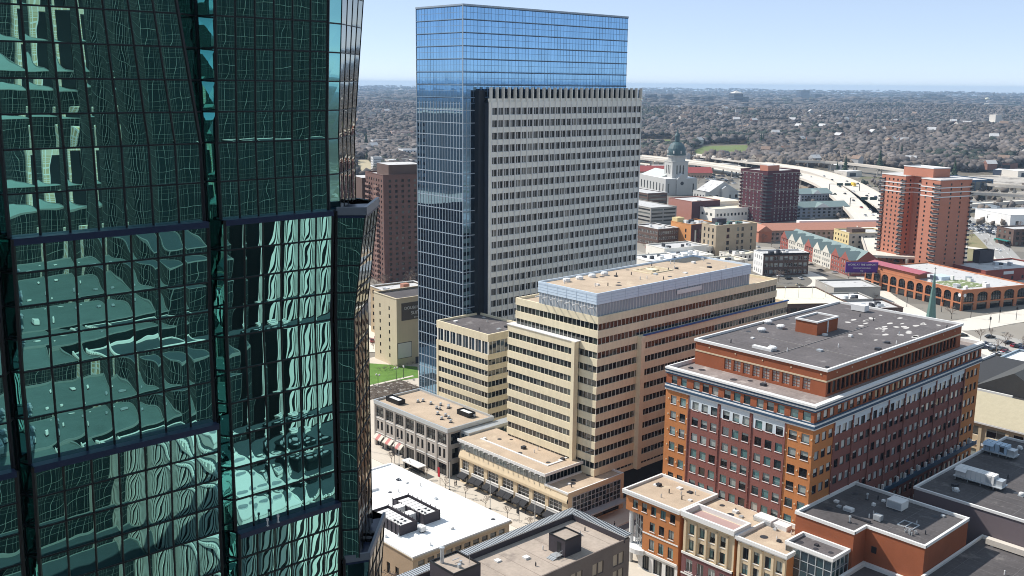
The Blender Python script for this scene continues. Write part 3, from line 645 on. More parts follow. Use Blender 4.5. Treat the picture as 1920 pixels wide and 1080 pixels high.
fa.wall(b, (x0, y0), (1, 0), LX, 41.1, 43.5, cr, [(41.25, 43.15)], .24, 3, 'ws', rev=3)
b.quad((x1, y0, 0), (x1, y1, 0), (x1, y1, 45), (x1, y0, 45), 3); b.quad((x1, y1, 0), (x0, y1, 0), (x0, y1, 45), (x1, y1, 45), 3)
paleband = mat('pale blue white panel', (.60, .66, .70), .6, .05)
b.build('wall', [orange, maroon, paleband, brick], t)
fa.finish(ST)
def belt(zs, mats, out):
    b = MB()
    for (a, c, o_, m_) in zs: b.box(x0 - o_, x1 + .02, y0 - o_, y0 - .005, a, c, m_); b.box(x0 - o_, x0 - .005, y0 - .005, y1 + .02, a, c, m_)
    return b.build('cornice', mats, t)
belt([(39.6, 40.0, .35, 1), (40.0, 40.5, .55, 0), (40.5, 40.8, .45, 1), (40.8, 41.1, .25, 0)], [bluetrim, white], 0)
belt([(43.5, 43.9, .3, 0), (43.9, 44.25, .42, 1), (44.25, 44.7, .5, 0), (44.7, 45.15, .7, 1)], [bluetrim, white], 0)
b = MB()
for k in range(nb + 1): x = x0 + 8.4 + bw * k; b.box(x - .18, x + .18, y0 - .2, y0 - .006, 0, 39.6, 0)
for k in range(4): y = y1 - 6.9 - 8.6 * k; b.box(x0 - .2, x0 - .006, y - .12, y + .12, 0, 39.6, 0)
b.each('pilaster', [maroon], t)
b = MB()
for j in range(9):
    z = 39.0 - 3.82 * j
    for u in (1.0, 3.8, 6.5, 15.5, 24.1, 33.0, 36.05, 39.0): b.box(x0 - .14, x0 - .005, y1 - u - .14, y1 - u + .14, z - 1.7, z - 1.42)
    for u in (.5, 8.2) + tuple(8.4 + bw * (k + 1) for k in range(nb)) + (LX - .6,): b.box(x0 + u - .14, x0 + u + .14, y0 - .22, y0 - .205, z - 1.7, z - 1.42)
b.build('stone_stud', [cream], t)
b = MB(); b.box(x0 + 30, x1, y0 - 1.3, y0 - .21, 17.3, 17.9, 0); b.box(x0 + 30, x1, y0 - 1.3, y0 - 1.15, 17.9, 18.3, 1); b.build('belt_ledge', [bluetrim, bluetrim], t)
for k in range(14): b = MB(); b.box(x0 + 31 + 3.6 * k, x0 + 31.5 + 3.6 * k, y0 - 1.1, y0 - .6, 17.9, 19.3); b.build('ledge_lamp', [white], t)
b = MB(); b.quad((x0, y0, 44.3), (x1, y0, 44.3), (x1, y1, 44.3), (x0, y1, 44.3), 0); b.rim(x0 + .01, x1 - .01, y0 + .01, y1 - .01, 44.3, 45.18, .4, 1); b.build('roof', [mat('grey brown roof', (.24, .20, .185), .95, .34, .2, 1.6, patch=(.40, .35, .32), pscale=.25, pth=.57, psharp=.12), white], t)
px0, px1, py0, py1, pz = 190.6, 256.3, 107.4, 142.4, 50.4
fa = Facade(t); b = MB(); pw = py1 - py0
fa.wall(b, (px0, py1), (0, -1), pw, 44.3, 47.6, [(8.5 + 2.6 * i, 10.4 + 2.6 * i) for i in range(9)], [(44.9, 47.5)], .3, 0, 'louv')
fa.wall(b, (px0, py0), (1, 0), px1 - px0, 44.3, 47.6, [(.8 + 1.9 * i, 2.3 + 1.9 * i) for i in range(33)], [(44.7, 47.4)], .4, 0, 'd')
b.quad((px0, py1, 47.6), (px0, py0, 47.6), (px0, py0, pz), (px0, py1, pz), 0); b.quad((px0, py0, 47.6), (px1, py0, 47.6), (px1, py0, pz), (px0, py0, pz), 0)
b.quad((px1, py0, 44), (px1, py1, 44), (px1, py1, pz), (px1, py0, pz), 0); b.quad((px1, py1, 44), (px0, py1, 44), (px0, py1, pz), (px1, py1, pz), 0)
b.box(px0 - .08, px1, py0 - .08, py0 - .003, 47.6, 47.95, 1); b.box(px0 - .08, px0 - .003, py0 - .003, py1, 47.6, 47.95, 1)
for i in range(5): b.box(px0 - .1, px0 - .004, py1 - 4.2 - 7.4 * i, py1 - 3.9 - 7.4 * i, 49.0, 49.3, 1)
for i in range(10): b.box(px0 + 4 + 6.4 * i, px0 + 4.3 + 6.4 * i, py0 - .1, py0 - .004, 49.0, 49.3, 1)
pent = b.build('penthouse', [brick, cream], t)
fa.finish(ST, name='louvre', most=44)
b = MB(); b.quad((px0, py0, pz - .35), (px1, py0, pz - .35), (px1, py1, pz - .35), (px0, py1, pz - .35), 0); b.rim(px0 - .3, px1 + .3, py0 - .3, py1 + .3, pz - .4, pz + .2, .55, 1)
b.box(px0 + 1, px1 - 20, 122.6, 122.75, pz - .35, pz - .22, 2); b.box(206.0, 206.15, py0 + 1, py1 - 1, pz - .35, pz - .22, 2); b.build('penthouse_roof', [roofdark, white, mat('roof seam', (.26, .24, .23), .9)], t)
seam = mat('pale roof patch', (.55, .52, .49), .9, .15)
b = MB()
for _ in range(34):
    x = 224 + rng.random() * 28; y = 109 + rng.random() * 21; a = .5 + rng.random() * 1.0; c = .3 + rng.random() * .6
    b.prism([(x + a * (.8 + .3 * rng.random()) * math.cos(k_ * math.pi / 4), y + c * (.8 + .3 * rng.random()) * math.sin(k_ * math.pi / 4)) for k_ in range(8)], pz - .34, pz - .335)
b.build('roof_patch', [seam], t)
o = thing('lift_hut', 'small red brick lift hut with a white coping on the dark roof', 'lift hut', (222, 129, pz - .3))
b = MB(); b.box(217.3, 227.0, 126.0, 132.0, pz - .35, 53.2, 0, 1); b.rim(217.1, 227.2, 125.8, 132.2, 53.2, 53.6, .5, 2); b.build('hut', [brick, roofdark, white], o)
b = MB(); b.box(222, 222.5, 125.9, 125.99, pz - .3, 53); b.each('pipe', [white], o)
dv = None
for i, (px, py) in enumerate(((1464, 616), (1440, 607), (1428, 622), (1448, 657))):
    p = G(px, py, pz - .35)
    if dv is None:
        dv = thing('roof_hatch', 'white domed roof vent on the dark roof of the orange tower', 'roof vent', p, 0, 'white vents on the orange tower')
        b = MB(); b.lathe(0, 0, [(.55, 0), (.55, .5), (1.1, .5), (1.1, .75), (.8, 1.0), (.1, 1.1)], 12); b.build('dome', [white], dv, False); b = MB(); b.box(-.8, .8, -.8, .8, 0, .3); b.build('curb', [steel], dv, False)
    else: dup(dv, p, .3 * i)
p = G(1612, 583, pz - .35)
o = thing('roof_box', 'plain white box unit near the far edge of the dark roof', 'roof unit', p); b = MB(); b.box(p.x - 1.2, p.x + 1.2, p.y - 2, p.y + 2, p.z + .2, p.z + 1.8); b.build('casing', [white], o); b = MB(); b.box(p.x - 1, p.x + 1, p.y - 1.8, p.y + 1.8, p.z, p.z + .2); b.build('curb', [darkmetal], o)
o = thing('roof_duct', 'long low grey duct on the dark roof by the nearest cornice', 'duct', G(1430, 655, pz - .35)); p = o.location
b = MB(); b.box(p.x - .6, p.x + .6, p.y - 2.6, p.y + 2.6, p.z, p.z + .6); b.build('duct', [white], o)
# ================================================================== low street row in front of it
t = thing('corner_building', 'orange brick corner building with a white cornice and a rounded white entrance below', 'corner building', (175, 135, 0))
x0, x1, ya, yb, zt = 168.0, 181.6, 127.6, 143.2, 18.0
b = MB(); fa = Facade(t); W = yb - ya
fa.wall(b, (x0, yb), (0, -1), W, 13.2, 17.2, [(2.0 + 2.72 * i, 3.5 + 2.72 * i) for i in range(5)], [(14.2, 16.3)], .25, 0, 'j')
fa.wall(b, (x0, yb - 5.2), (0, -1), W - 5.2, 4.6, 13.2, [(2.1 + 2.72 * i - .1, 3.6 + 2.72 * i - .1) for i in range(3)], [(5.6, 8.2), (10.2, 12.4)], .25, 0, 'j')
fa.wall(b, (x0, yb - 4.2), (0, -1), W - 4.2, 0, 4.6, [(1.2, 3.2), (4.4, 7.0), (8.0, 10.6)], [(.2, 3.8)], .4, 1, 'shop')
b.quad((x0, yb - 5.2, 13.2), (x0, yb, 13.2), (x1, yb, 13.2), (x1, yb - 5.2, 13.2), 0)
b.quad((x0, ya, 0), (x1, ya, 0), (x1, ya, 17.2), (x0, ya, 17.2), 0); b.quad((x1, yb, 0), (x0 + 7, yb, 0), (x0 + 7, yb, 13.2), (x1, yb, 13.2), 0); b.quad((x1, yb, 13.2), (x0, yb, 13.2), (x0, yb, 17.2), (x1, yb, 17.2), 0)
b.quad((x0 + 4, yb - .2, 0), (x0 + .02, yb - 5.2, 0), (x0 + .02, yb - 5.2, 13.2), (x0 + 4, yb - .2, 13.2), 2)
b.build('wall', [orange, white, darkwin], t); fa.finish(ST)
b = MB(); b.box(x0 - .7, x1, ya - .3, yb + .7, 17.2, 17.65, 0, 1); b.rim(x0 - .75, x1, ya - .35, yb + .75, 17.65, 18.2, .5, 0); b.box(x0 - .35, x0 - .01, ya, yb, 16.95, 17.2, 0); b.build('roof', [white, gravel], t)
b = MB(); b.lathe(x0 + 1.0, yb - 1.0, [(.55, 0), (.55, 13.2)], 12); b.each('column', [white], t)
b = MB()
for k in range(7):
    a = math.pi * (.5 + k / 12); b.bar((x0 + 4.2 + 3.6 * math.cos(a + .4), yb - 4.4 + 3.6 * math.sin(a + .4), 4.8), (x0 + 4.2 + 3.6 * math.cos(a + .4), yb - 4.4 + 3.6 * math.sin(a + .4), 13.1), .14)
for z in (5.5, 7.4, 9.3, 11.2): b.bar((x0 + .3, yb - 5.0, z), (x0 + 2.6, yb - .9, z), .12)
b.build('glazing_bar', [steel], t)
b = MB(); pl = [(x0 + 3 + 4.6 * math.cos(a), yb - 3.6 + 4.6 * math.sin(a)) for a in [math.pi * (.45 + .75 * k / 10) for k in range(11)]] + [(x0 + 3, yb - 3.6)]
b.prism(pl, 3.9, 5.0, 0); b.build('entrance_canopy', [white], t)
b = MB(); b.box(x0 - .12, x0 - .004, ya + .1, yb - 5.2, 9.2, 9.5); b.box(x0 - .3, x0 - .005, ya + .1, yb - 4.4, 4.4, 4.9); b.build('string_course', [white], t)
t = thing('colonnade_building', 'plum brick building with a cream column front, middle of the orange street row', 'row building', (175, 120, 0))
ya, yb = 113.0, 126.4
b = MB(); fa = Facade(t); W = yb - ya
fa.wall(b, (x0, yb), (0, -1), W, 9.0, 16.8, [(1.4 + 2.75 * i, 3.1 + 2.75 * i) for i in range(4)], [(9.6, 12.2), (13.4, 15.8)], .5, 0, 'j')
fa.wall(b, (x0 - .3, yb), (0, -1), W, 0, 9.0, [(1.2 + 3.0 * i, 3.0 + 3.0 * i) for i in range(4)], [(.4, 3.4), (4.6, 7.6)], .3, 1, 'd2')
b.quad((x0 - .3, yb, 9), (x0 - .3, ya, 9), (x0, ya, 9), (x0, yb, 9), 0); b.quad((x0, ya, 0), (x1, ya, 0), (x1, ya, 16.8), (x0, ya, 16.8), 2); b.quad((x1, yb, 0), (x0, yb, 0), (x0, yb, 16.8), (x1, yb, 16.8), 2)
b.build('wall', [cream, purple, orange], t); fa.finish(ST)
b = MB()
for i in range(5): b.box(x0 - .4, x0 - .005, yb - .95 - 2.75 * i, yb - .45 - 2.75 * i, 9.0, 16.3)
b.each('column', [cream], t)
b = MB(); b.box(x0 - .45, x0 + 5, ya - .1, yb + .1, 16.8, 17.4, 0); b.rim(x0 - .9, x0 + 5.4, ya - .3, yb + .3, 17.4, 18.5, .6, 1); b.box(x0, x0 + 4.5, ya + .6, yb - .6, 17.4, 17.45, 2); b.box(x0 + 5, x1, ya, yb, 16.8, 17.2, 0, 3); b.build('roof', [cream, white, mat('pink brown roof', (.40, .27, .25), .9, .1), gravel], t)
b = MB(); b.box(x0 - .55, x0 - .31, ya, yb, 8.6, 9.1); b.box(x0 - .45, x0 - .305, ya, yb, 3.8, 4.1)
for i in range(4): b.rim(x0 - .42, x0 - .31, yb - 3.25 - 3.0 * i, yb - .95 - 3.0 * i, 4.3, 4.55, .05)
b.build('string_course', [white], t)
t = thing('cream_building', 'cream building with tall paired windows, beside the teal glass bay', 'row building', (175, 106, 0))
ya, yb = 100.4, 112.2
b = MB(); fa = Facade(t); W = yb - ya
fa.wall(b, (x0, yb), (0, -1), W, 0, 16.6, [(1.3 + 2.7 * i, 2.95 + 2.7 * i) for i in range(4)], [(.5, 3.4), (5.4, 8.2), (9.4, 11.8), (12.8, 15.4)], .3, lambda u, z: 0 if z > 8.8 else 1, 'j')
b.quad((x0, ya, 0), (x1, ya, 0), (x1, ya, 16.6), (x0, ya, 16.6), 2); b.quad((x1, yb, 0), (x0, yb, 0), (x0, yb, 16.6), (x1, yb, 16.6), 0)
b.build('wall', [cream, purple, orange], t); fa.finish(ST)
b = MB()
for i in range(5): b.box(x0 - .3, x0 - .005, yb - .85 - 2.7 * i, yb - .25 - 2.7 * i, 5, 16.2)
b.each('pilaster', [cream], t)
b = MB(); b.box(x0 - .5, x1, ya - .2, yb + .2, 16.6, 17.0, 0, 1); b.rim(x0 - .8, x1, ya - .4, yb + .4, 17.0, 17.7, .5, 0); b.build('roof', [white, gravel], t)
o = thing('roof_box', 'two low pale boxes end to end on the tan roof beside the orange tower', 'roof unit', (180, 109.5, 17.0)); b = MB(); b.box(177.6, 180.4, 110.6, 115.0, 17.0, 18.3); b.box(178, 180.2, 107, 110.5, 17.0, 18.0); b.build('casing', [white], o); b = MB(); b.box(177.5, 177.59, 110.6, 115, 17.3, 18.0); b.build('grille', [steel], o)
t = thing('gravel_terrace', 'strip of tan gravel roof between the street row and the orange tower', 'roof terrace', (178, 122, 0))
b = MB(); b.box(x0 + 5.5, 181.6, 112.3, 112.9, 0, 17.1, 0); b.box(x0 + 3, 181.6, 126.5, 127.5, 0, 17.1, 0); b.build('infill', [gravel], t)
# ================================================================== brick annex with the teal bay
t = thing('brick_annex', 'low red brick annex with a black roof and a teal glass bay', 'brick annex', (190, 92, 0))
b = MB(); pl = [(177, 91.2), (181.8, 91.2), (181.8, 78.9), (201.1, 78.9), (201.1, 104.4), (177, 104.4)]
b.prism(pl, 0, 22.4, 0, 1); b.build('wall', [brick, roofblk], t)
def rimpoly(pl, z0, z1, w, mats, name, par):
    b = MB(); n = len(pl)
    for i in range(n):
        a = Vector((*pl[i], 0)); c = Vector((*pl[(i + 1) % n], 0)); d = (c - a).normalized(); nn = Vector((-d.y, d.x, 0))
        ex = d * (.18 if i % 2 else -.02)
        q = [a - nn * .2 - d * .2 * (i % 2), c - nn * .2 + d * .2 * (i % 2), c + nn * w + d * .2 * (i % 2), a + nn * w - d * .2 * (i % 2)]
        b.prism([(v.x, v.y) for v in q], z0, z1 + .012 * i, 0)
    return b.build(name, mats, par)
rimpoly(pl, 22.4, 23.0, .3, [white], 'coping', t)
b = MB(); b.box(181.7, 181.79, 88.6, 89.7, 17.6, 19.0); b.build('vent_grille', [black], t)
bx0, bx1, by0, by1, bz = 170.6, 176.9, 92.0, 102.4, 18.6
b = MB(); b.box(bx0 + .1, bx1, by0 + .1, by1, 0, bz - .3); b.build('bay_core', [black], t)
b = MB()
for j in range(9):
    for i in range(6):
        y = by1 - (by1 - by0) * i / 6; y2 = by1 - (by1 - by0) * (i + 1) / 6; z = bz - .4 - 2.1 * j
        b.quad((bx0, y, z - 2.1), (bx0, y2, z - 2.1), (bx0, y2, z), (bx0, y, z), 0)
    for i in range(4):
        xa = bx0 + (bx1 - bx0) * i / 4; xb = bx0 + (bx1 - bx0) * (i + 1) / 4; b.quad((xa, by0, z - 2.1), (xb, by0, z - 2.1), (xb, by0, z), (xa, by0, z), 0)
    b.box(bx0 - .1, bx0 - .005, by0 - .1, by1, z - .06, z + .06, 1); b.box(bx0 - .005, bx1, by0 - .1, by0 - .005, z - .06, z + .06, 1)
for i in range(7): y = by1 - (by1 - by0) * i / 6; b.box(bx0 - .12, bx0 - .005, y - .07, y + .07, 0, bz - .3, 1)
for i in range(5): xa = bx0 + (bx1 - bx0) * i / 4; b.box(xa - .07, xa + .07, by0 - .12, by0 - .005, 0, bz - .3, 1)
b.build('glass_bay', [tealglass, steel], t)
b = MB(); b.box(bx0 - .2, bx1, by0 - .2, by1, bz - .3, bz - .1, 0, 1); b.rim(bx0 - .4, bx1 + .05, by0 - .4, by1 + .1, bz - .1, bz + .6, .5, 0); b.build('bay_roof', [white, roofdark], t)
b = MB(); b.box(172, 181.7, 74, 91.0, 0, 14.4, 0, 1); b.rim(171.6, 181.75, 73.6, 91.15, 14.4, 15.2, .7, 2); b.build('front_terrace', [brick, roofblk, white], t)
for (px, py, w, l, hh, nm, lab, mt_) in ((1682, 952, 3.0, 3.4, 1.9, 'roof_unit', 'large white roof unit on the black annex roof', white), (1591, 959, 1.2, 2.0, .9, 'roof_unit', 'small white roof unit near the edge of the annex roof', white), (1646, 976, 1.3, 1.6, 1.3, 'roof_unit', 'grey roof fan box in the middle of the annex roof', steel),
                                         (1613, 975, .5, 4.4, .5, 'roof_duct', 'low dark duct lying on the annex roof', darkmetal), (1703, 985, 3.2, 3.4, .18, 'roof_frame', 'pale square curb frame on the annex roof', steel), (1705, 1000, 1.8, 2.6, .9, 'pipe_cluster', 'tangle of small pipes near the annex roof corner', steel)):
    p = G(px, py, 22.42); o = thing(nm, lab, 'roof unit', p); b = MB()
    if nm == 'roof_frame':
        b.rim(p.x - w / 2, p.x + w / 2, p.y - l / 2, p.y + l / 2, p.z, p.z + hh, .2); b.box(p.x - w / 2, p.x + w / 2, p.y - .1, p.y + .1, p.z, p.z + hh - .02); b.build('frame', [mt_], o)
    elif nm == 'pipe_cluster':
        for k in range(9): a, c = rng.random() * w - w / 2, rng.random() * l - l / 2; b.bar((p.x + a, p.y + c, p.z), (p.x + a, p.y + c, p.z + .5 + .5 * rng.random()), .16); b.bar((p.x + a, p.y + c, p.z + .4), (p.x + a + .6, p.y + c + .4, p.z + .4), .1)
        b.each('pipe', [mt_], o)
    else:
        b.box(p.x - w / 2, p.x + w / 2, p.y - l / 2, p.y + l / 2, p.z + .15, p.z + hh); b.build('casing', [mt_], o); b = MB(); b.box(p.x - w / 2 + .1, p.x + w / 2 - .1, p.y - l / 2 + .1, p.y + l / 2 - .1, p.z, p.z + .15); b.build('curb', [darkmetal], o)
        if hh > .6: b = MB(); b.box(p.x - w / 2 - .03, p.x - w / 2 - .003, p.y - l / 2 + .2, p.y + l / 2 - .2, p.z + .3, p.z + hh - .2); b.build('grille', [steel], o)
b = MB()
for (px, py) in ((1593, 980), (1626, 937)):
    p = G(px, py, 22.42); o = thing('vent_pipe', 'thin white vent pipe on the ' + ('sunlit' if px < 1600 else 'shaded') + ' part of the annex roof', 'vent pipe', p); b = MB(); b.lathe(p.x, p.y, [(.16, p.z), (.16, p.z + 1.2), (.3, p.z + 1.2), (.25, p.z + 1.5), (.02, p.z + 1.55)], 8); b.each('pipe', [steel], o); b = MB(); b.box(p.x - .3, p.x + .3, p.y - .3, p.y + .3, p.z, p.z + .2); b.build('flashing', [darkmetal], o)
# ================================================================== big dark roofs at the right
plumgrey = mat('plum grey panel', (.155, .125, .135), .85, .08, .15, 1.5)
t = thing('dark_roof_building', 'windowless plum grey building with a wide black roof carrying air handlers, right edge', 'windowless building', (235, 75, 0))
b = MB(); b.box(208.6, 258, 20, 94.2, 0, 22.5, 0, 1); b.build('wall', [plumgrey, roofblk], t)
b = MB(); b.rim(208.4, 258.2, 19.8, 94.4, 22.5, 23.05, .45); b.build('coping', [white], t)
pbl = mat('pale blue casing', (.42, .54, .66), .5, .06)
for (px, py, lab, l, m_) in ((1868, 852, 'pale blue air handler on legs at the far end of the black roof', 5.5, pbl), (1830, 905, 'long white air handler on steel legs in the middle of the black roof', 8.5, white)):
    p = G(px, py, 22.5); o = thing('air_handler', lab, 'air handler', p)
    b = MB(); b.box(p.x - 1.3, p.x + 1.3, p.y - l / 2, p.y + l / 2, p.z + 1.0, p.z + 3.0); b.quad((p.x - 2.2, p.y + l / 2, p.z + 2.4), (p.x - 2.2, p.y + l / 2 - 2.6, p.z + 2.4), (p.x - 1.3, p.y + l / 2 - 2.6, p.z + 3.0), (p.x - 1.3, p.y + l / 2, p.z + 3.0)); b.build('casing', [m_], o)
    b = MB()
    for kk in range(int(l / 1.1)): yy = p.y - l / 2 + .6 + 1.1 * kk; b.box(p.x - 1.34, p.x - 1.305, yy, yy + .08, 1.05 + p.z, p.z + 2.9); b.box(p.x - 1.3, p.x + 1.3, yy, yy + .08, p.z + 3.003, p.z + 3.03)
    b.box(p.x - 1.345, p.x - 1.306, p.y - l / 2 + .7, p.y - l / 2 + 1.6, p.z + 1.3, p.z + 2.6)
    b.build('panel_seam', [steel if m_ is white else darkmetal], o)
    b = MB(); b.box(p.x - 1.9, p.x + 1.7, p.y - l / 2 - 2, p.y + l / 2 + .3, p.z + .8, p.z + .98); b.build('platform', [steel], o)
    b = MB(); b.box(p.x - 1.1, p.x + 1.1, p.y - l / 2 - 1.8, p.y - l / 2 - .1, p.z + 1.0, p.z + 2.3); b.build('fan_section', [steel], o)
    for sx in (-1.2, 1.2):
        for kk in range(4): b = MB(); b.bar((p.x + sx, p.y - l / 2 + l * kk / 3, p.z), (p.x + sx, p.y - l / 2 + l * kk / 3, p.z + .8), .16); b.build('leg', [steel], o)
b = MB()
for k in range(9):
    p = G((1793, 1880, 1900, 1915, 1858, 1902, 1912, 1890, 1874)[k], (921, 955, 868, 930, 922, 856, 842, 965, 940)[k], 22.52)
    if k in (0, 3, 5, 6):
        o = thing('roof_vent', ('white round vent beside the long air handler', '', '', 'pale vent at the right edge of the black roof', '', 'small white vent beyond the pale blue air handler', 'low white vent at the far right of the black roof')[k], 'roof vent', p); c = MB(); c.lathe(p.x, p.y, [(.4, p.z), (.4, p.z + .5), (.6, p.z + .5), (.5, p.z + .8), (.05, p.z + .9)], 10); c.build('cap', [white], o); c = MB(); c.box(p.x - .6, p.x + .6, p.y - .6, p.y + .6, p.z, p.z + .2); c.build('curb', [steel], o)
t = thing('low_roof_building', 'low dark roof with a stained pale patch, bottom right corner beside the brick annex', 'low building', (195, 60, 0))
b = MB(); b.box(176, 208.3, 20, 78.6, 0, 16.6, 0, 1); b.build('wall', [plumgrey, roofblk], t); b = MB(); b.box(207.6, 208.35, 20, 78.6, 16.6, 17.2); b.box(176, 207.6, 78.2, 78.7, 16.6, 17.1); b.build('coping', [white], t)
p = G(1882, 1010, 17.0); o = thing('roof_duct', 'long pale duct along the foot of the plum grey wall', 'duct', (206, 72, 16.6)); b = MB(); b.box(204.9, 206.4, 66, 76.5, 16.9, 18.1); b.build('duct', [mat('cream metal', (.62, .56, .49), .6)], o); b = MB(); b.box(205, 206.3, 66.5, 67, 16.6, 16.9); b.box(205, 206.3, 75, 75.5, 16.6, 16.9); b.each('support', [steel], o)

# ------------------------------------------------------------------ small roof furniture fixed to the buildings
rf = random.Random(12); O_ = bpy.data.objects
seamm = mat('membrane lap', (.20, .185, .18), .9, .2)
def roof_bits(root, x0, x1, y0, y1, z, n, seam=None, sm=seamm):
    for k in range(n):
        x, y = rf.uniform(x0 + .8, x1 - .8), rf.uniform(y0 + .8, y1 - .8); q = rf.random(); b = MB()
        if q < .45: b.lathe(x, y, [(.14, z), (.14, z + rf.uniform(.4, 1.0)), (.02, z + 1.0)], 7); b.build('vent_pipe', [rf.choice((steel, darkmetal, white))], root)
        elif q < .75: a = rf.uniform(.3, .6); b.box(x - a, x + a, y - a, y + a, z, z + rf.uniform(.25, .6)); b.build('vent_box', [rf.choice((steel, white, darkmetal))], root)
        else: a = rf.uniform(.5, .9); b.lathe(x, y, [(a, z), (a, z + .03), (.1, z + .035)], 12); b.build('drain', [darkmetal], root)
    if seam:
        b = MB(); k = x0 + seam
        while k < x1 - .5: b.box(k, k + .14, y0 + .3, y1 - .3, z - .02, z + .006); k += seam
        k = y0 + seam * 3
        while k < y1 - .5: b.box(x0 + .3, x1 - .3, k, k + .12, z - .02, z + .005); k += seam * 3
        b.build('seam_pattern', [sm], root)
roof_bits(O_['brick_tower'], px0, px1, py0, py1, 50.05, 26, 3.0, mat('roof lap', (.155, .14, .138), .95, .3))
roof_bits(O_['brick_tower'], 182.5, 190, 106, 142, 44.3, 6, None)
roof_bits(O_['office_building'], 184, 249, 169, 188.5, 58.0, 30, 6.0, mat('gravel lap', (.40, .31, .23), .95, .3))
roof_bits(O_['podium_building'], 172, 181, 174, 204, 12.75, 8); roof_bits(O_['podium_building'], 171, 188, 164.5, 171, 9.5, 5)
roof_bits(O_['brick_building'], 93, 145, 125, 138, 18.6, 16, 5.0, mat('brown lap', (.25, .20, .165), .95, .3))
roof_bits(O_['corner_building'], 170, 181, 129, 142, 17.65, 10); roof_bits(O_['cream_building'], 170, 181, 101.5, 111, 17.0, 8); roof_bits(O_['colonnade_building'], 174, 181, 114, 125, 17.2, 6)
roof_bits(O_['brick_annex'], 183, 200, 80, 103, 22.42, 14, 2.6, mat('black lap', (.13, .12, .12), .95, .3)); roof_bits(O_['brick_annex'], 171.5, 176.5, 93, 102, 18.5, 4)
roof_bits(O_['dark_roof_building'], 210, 257, 45, 93, 22.52, 22, 3.2, mat('black lap', (.13, .12, .12), .95, .3)); roof_bits(O_['low_roof_building'], 178, 206, 40, 77, 16.62, 12, 3.0, mat('black lap', (.13, .12, .12), .95, .3))
roof_bits(O_['low_building'], 119, 144, 160, 196, 11.82, 18, 4.0, mat('white lap', (.70, .70, .69), .8, .1)); roof_bits(O_['office_block'], 199, 215, 228, 251, 33.3, 8)
b = MB(); b.prism([(192 + 3.4 * math.cos(a) * (1 + .25 * math.sin(3 * a)), 62 + 2.6 * math.sin(a) * (1 + .2 * math.cos(2 * a))) for a in [2 * math.pi * k / 16 for k in range(16)]], 16.6, 16.612); b.build('roof_patch', [mat('pale stain', (.30, .275, .25), .95, .3, .8, 2.0)], O_['low_roof_building'])
# ================================================================== the green glass tower at the left
t = thing('glass_tower', 'dark green mirror glass tower with stepped tiers and a pointed corner bay', 'glass tower', (22, 75, 0))
gg = mirror_glass('green mirror glass', (.30, .63, .60), (.001, .005, .006), .030, .010, .88, .55, 2.6, .006)
gb = mirror_glass('bronze side glass', (.62, .62, .58), (.004, .006, .006), .05, .02, .85, .6, 2.6, .01)
ledgem = mat('navy ledge metal', (.018, .030, .070), .35, .06)
DY = 58.0; DL = .072
def lerp(a, c, f): return tuple(p + (q - p) * f for p, q in zip(a, c))
def ringL(z, za, zk):
    o = max(0.0, z - zk) * DL; notch = .16 * max(0, z - 106.3) if za == 117.6 else 0
    return [(4, DY - o), (15.3, DY - o), (15.75, DY + .75), (16.2, DY - o), (27.4 - notch, DY - o), (27.95, DY + .8)]
def ringR(z, za, zk):
    o = max(0.0, z - zk) * DL; return [(27.95, DY + .8), (28.5, DY - o), (36.3, DY - o), (36.5, DY + .5)]
# pointed corner bay: start, tip and far end of the two faces at the top and from the kink down
PT = {122: (((36.3, 58.2), (37.3, 58.7), (40.9, 62.2)),) * 2,
      117.6: (((36.4, 58.05), (38.45, 58.88), (42.35, 62.0)), ((36.4, 58.1), (37.55, 58.5), (41.15, 62.0))),
      101.55: (((36.6, 57.5), (38.15, 56.3), (42.3, 60.75)), ((36.5, 57.75), (37.55, 57.1), (41.6, 61.35))),
      76.2: (((36.6, 57.6), (38.3, 56.9), (43.2, 61.9)), ((36.5, 57.7), (37.9, 57.2), (42.7, 62.1)))}
def ringP(z, za, zk):
    f = max(0.0, z - zk) / max(za - zk, .01) if za > zk else 0.0
    p = [lerp(q, w_, f) for q, w_ in zip(PT[za][1], PT[za][0])]; return p + [(39.6, 80)]
NP = {'L': [6, 1, 1, 7, 1], 'R': [1, 6, 1], 'P': [1, 4, 3]}
TIERS = {'L': [(122, 122, 117.6), (117.6, 106.3, 101.55), (101.55, 94.0, 88.6), (88.6, 81.0, 75.6), (75.6, 66, 0)],
         'R': [(122, 122, 117.6), (117.6, 106.3, 101.55), (101.55, 94.0, 80.7), (80.7, 73.5, 67.0), (67.0, 60, 0)],
         'P': [(122, 122, 117.6), (117.6, 106.3, 101.55), (101.55, 94.0, 76.2), (76.2, 69, 0)]}
RING = {'L': ringL, 'R': ringR, 'P': ringP}
cell = 0
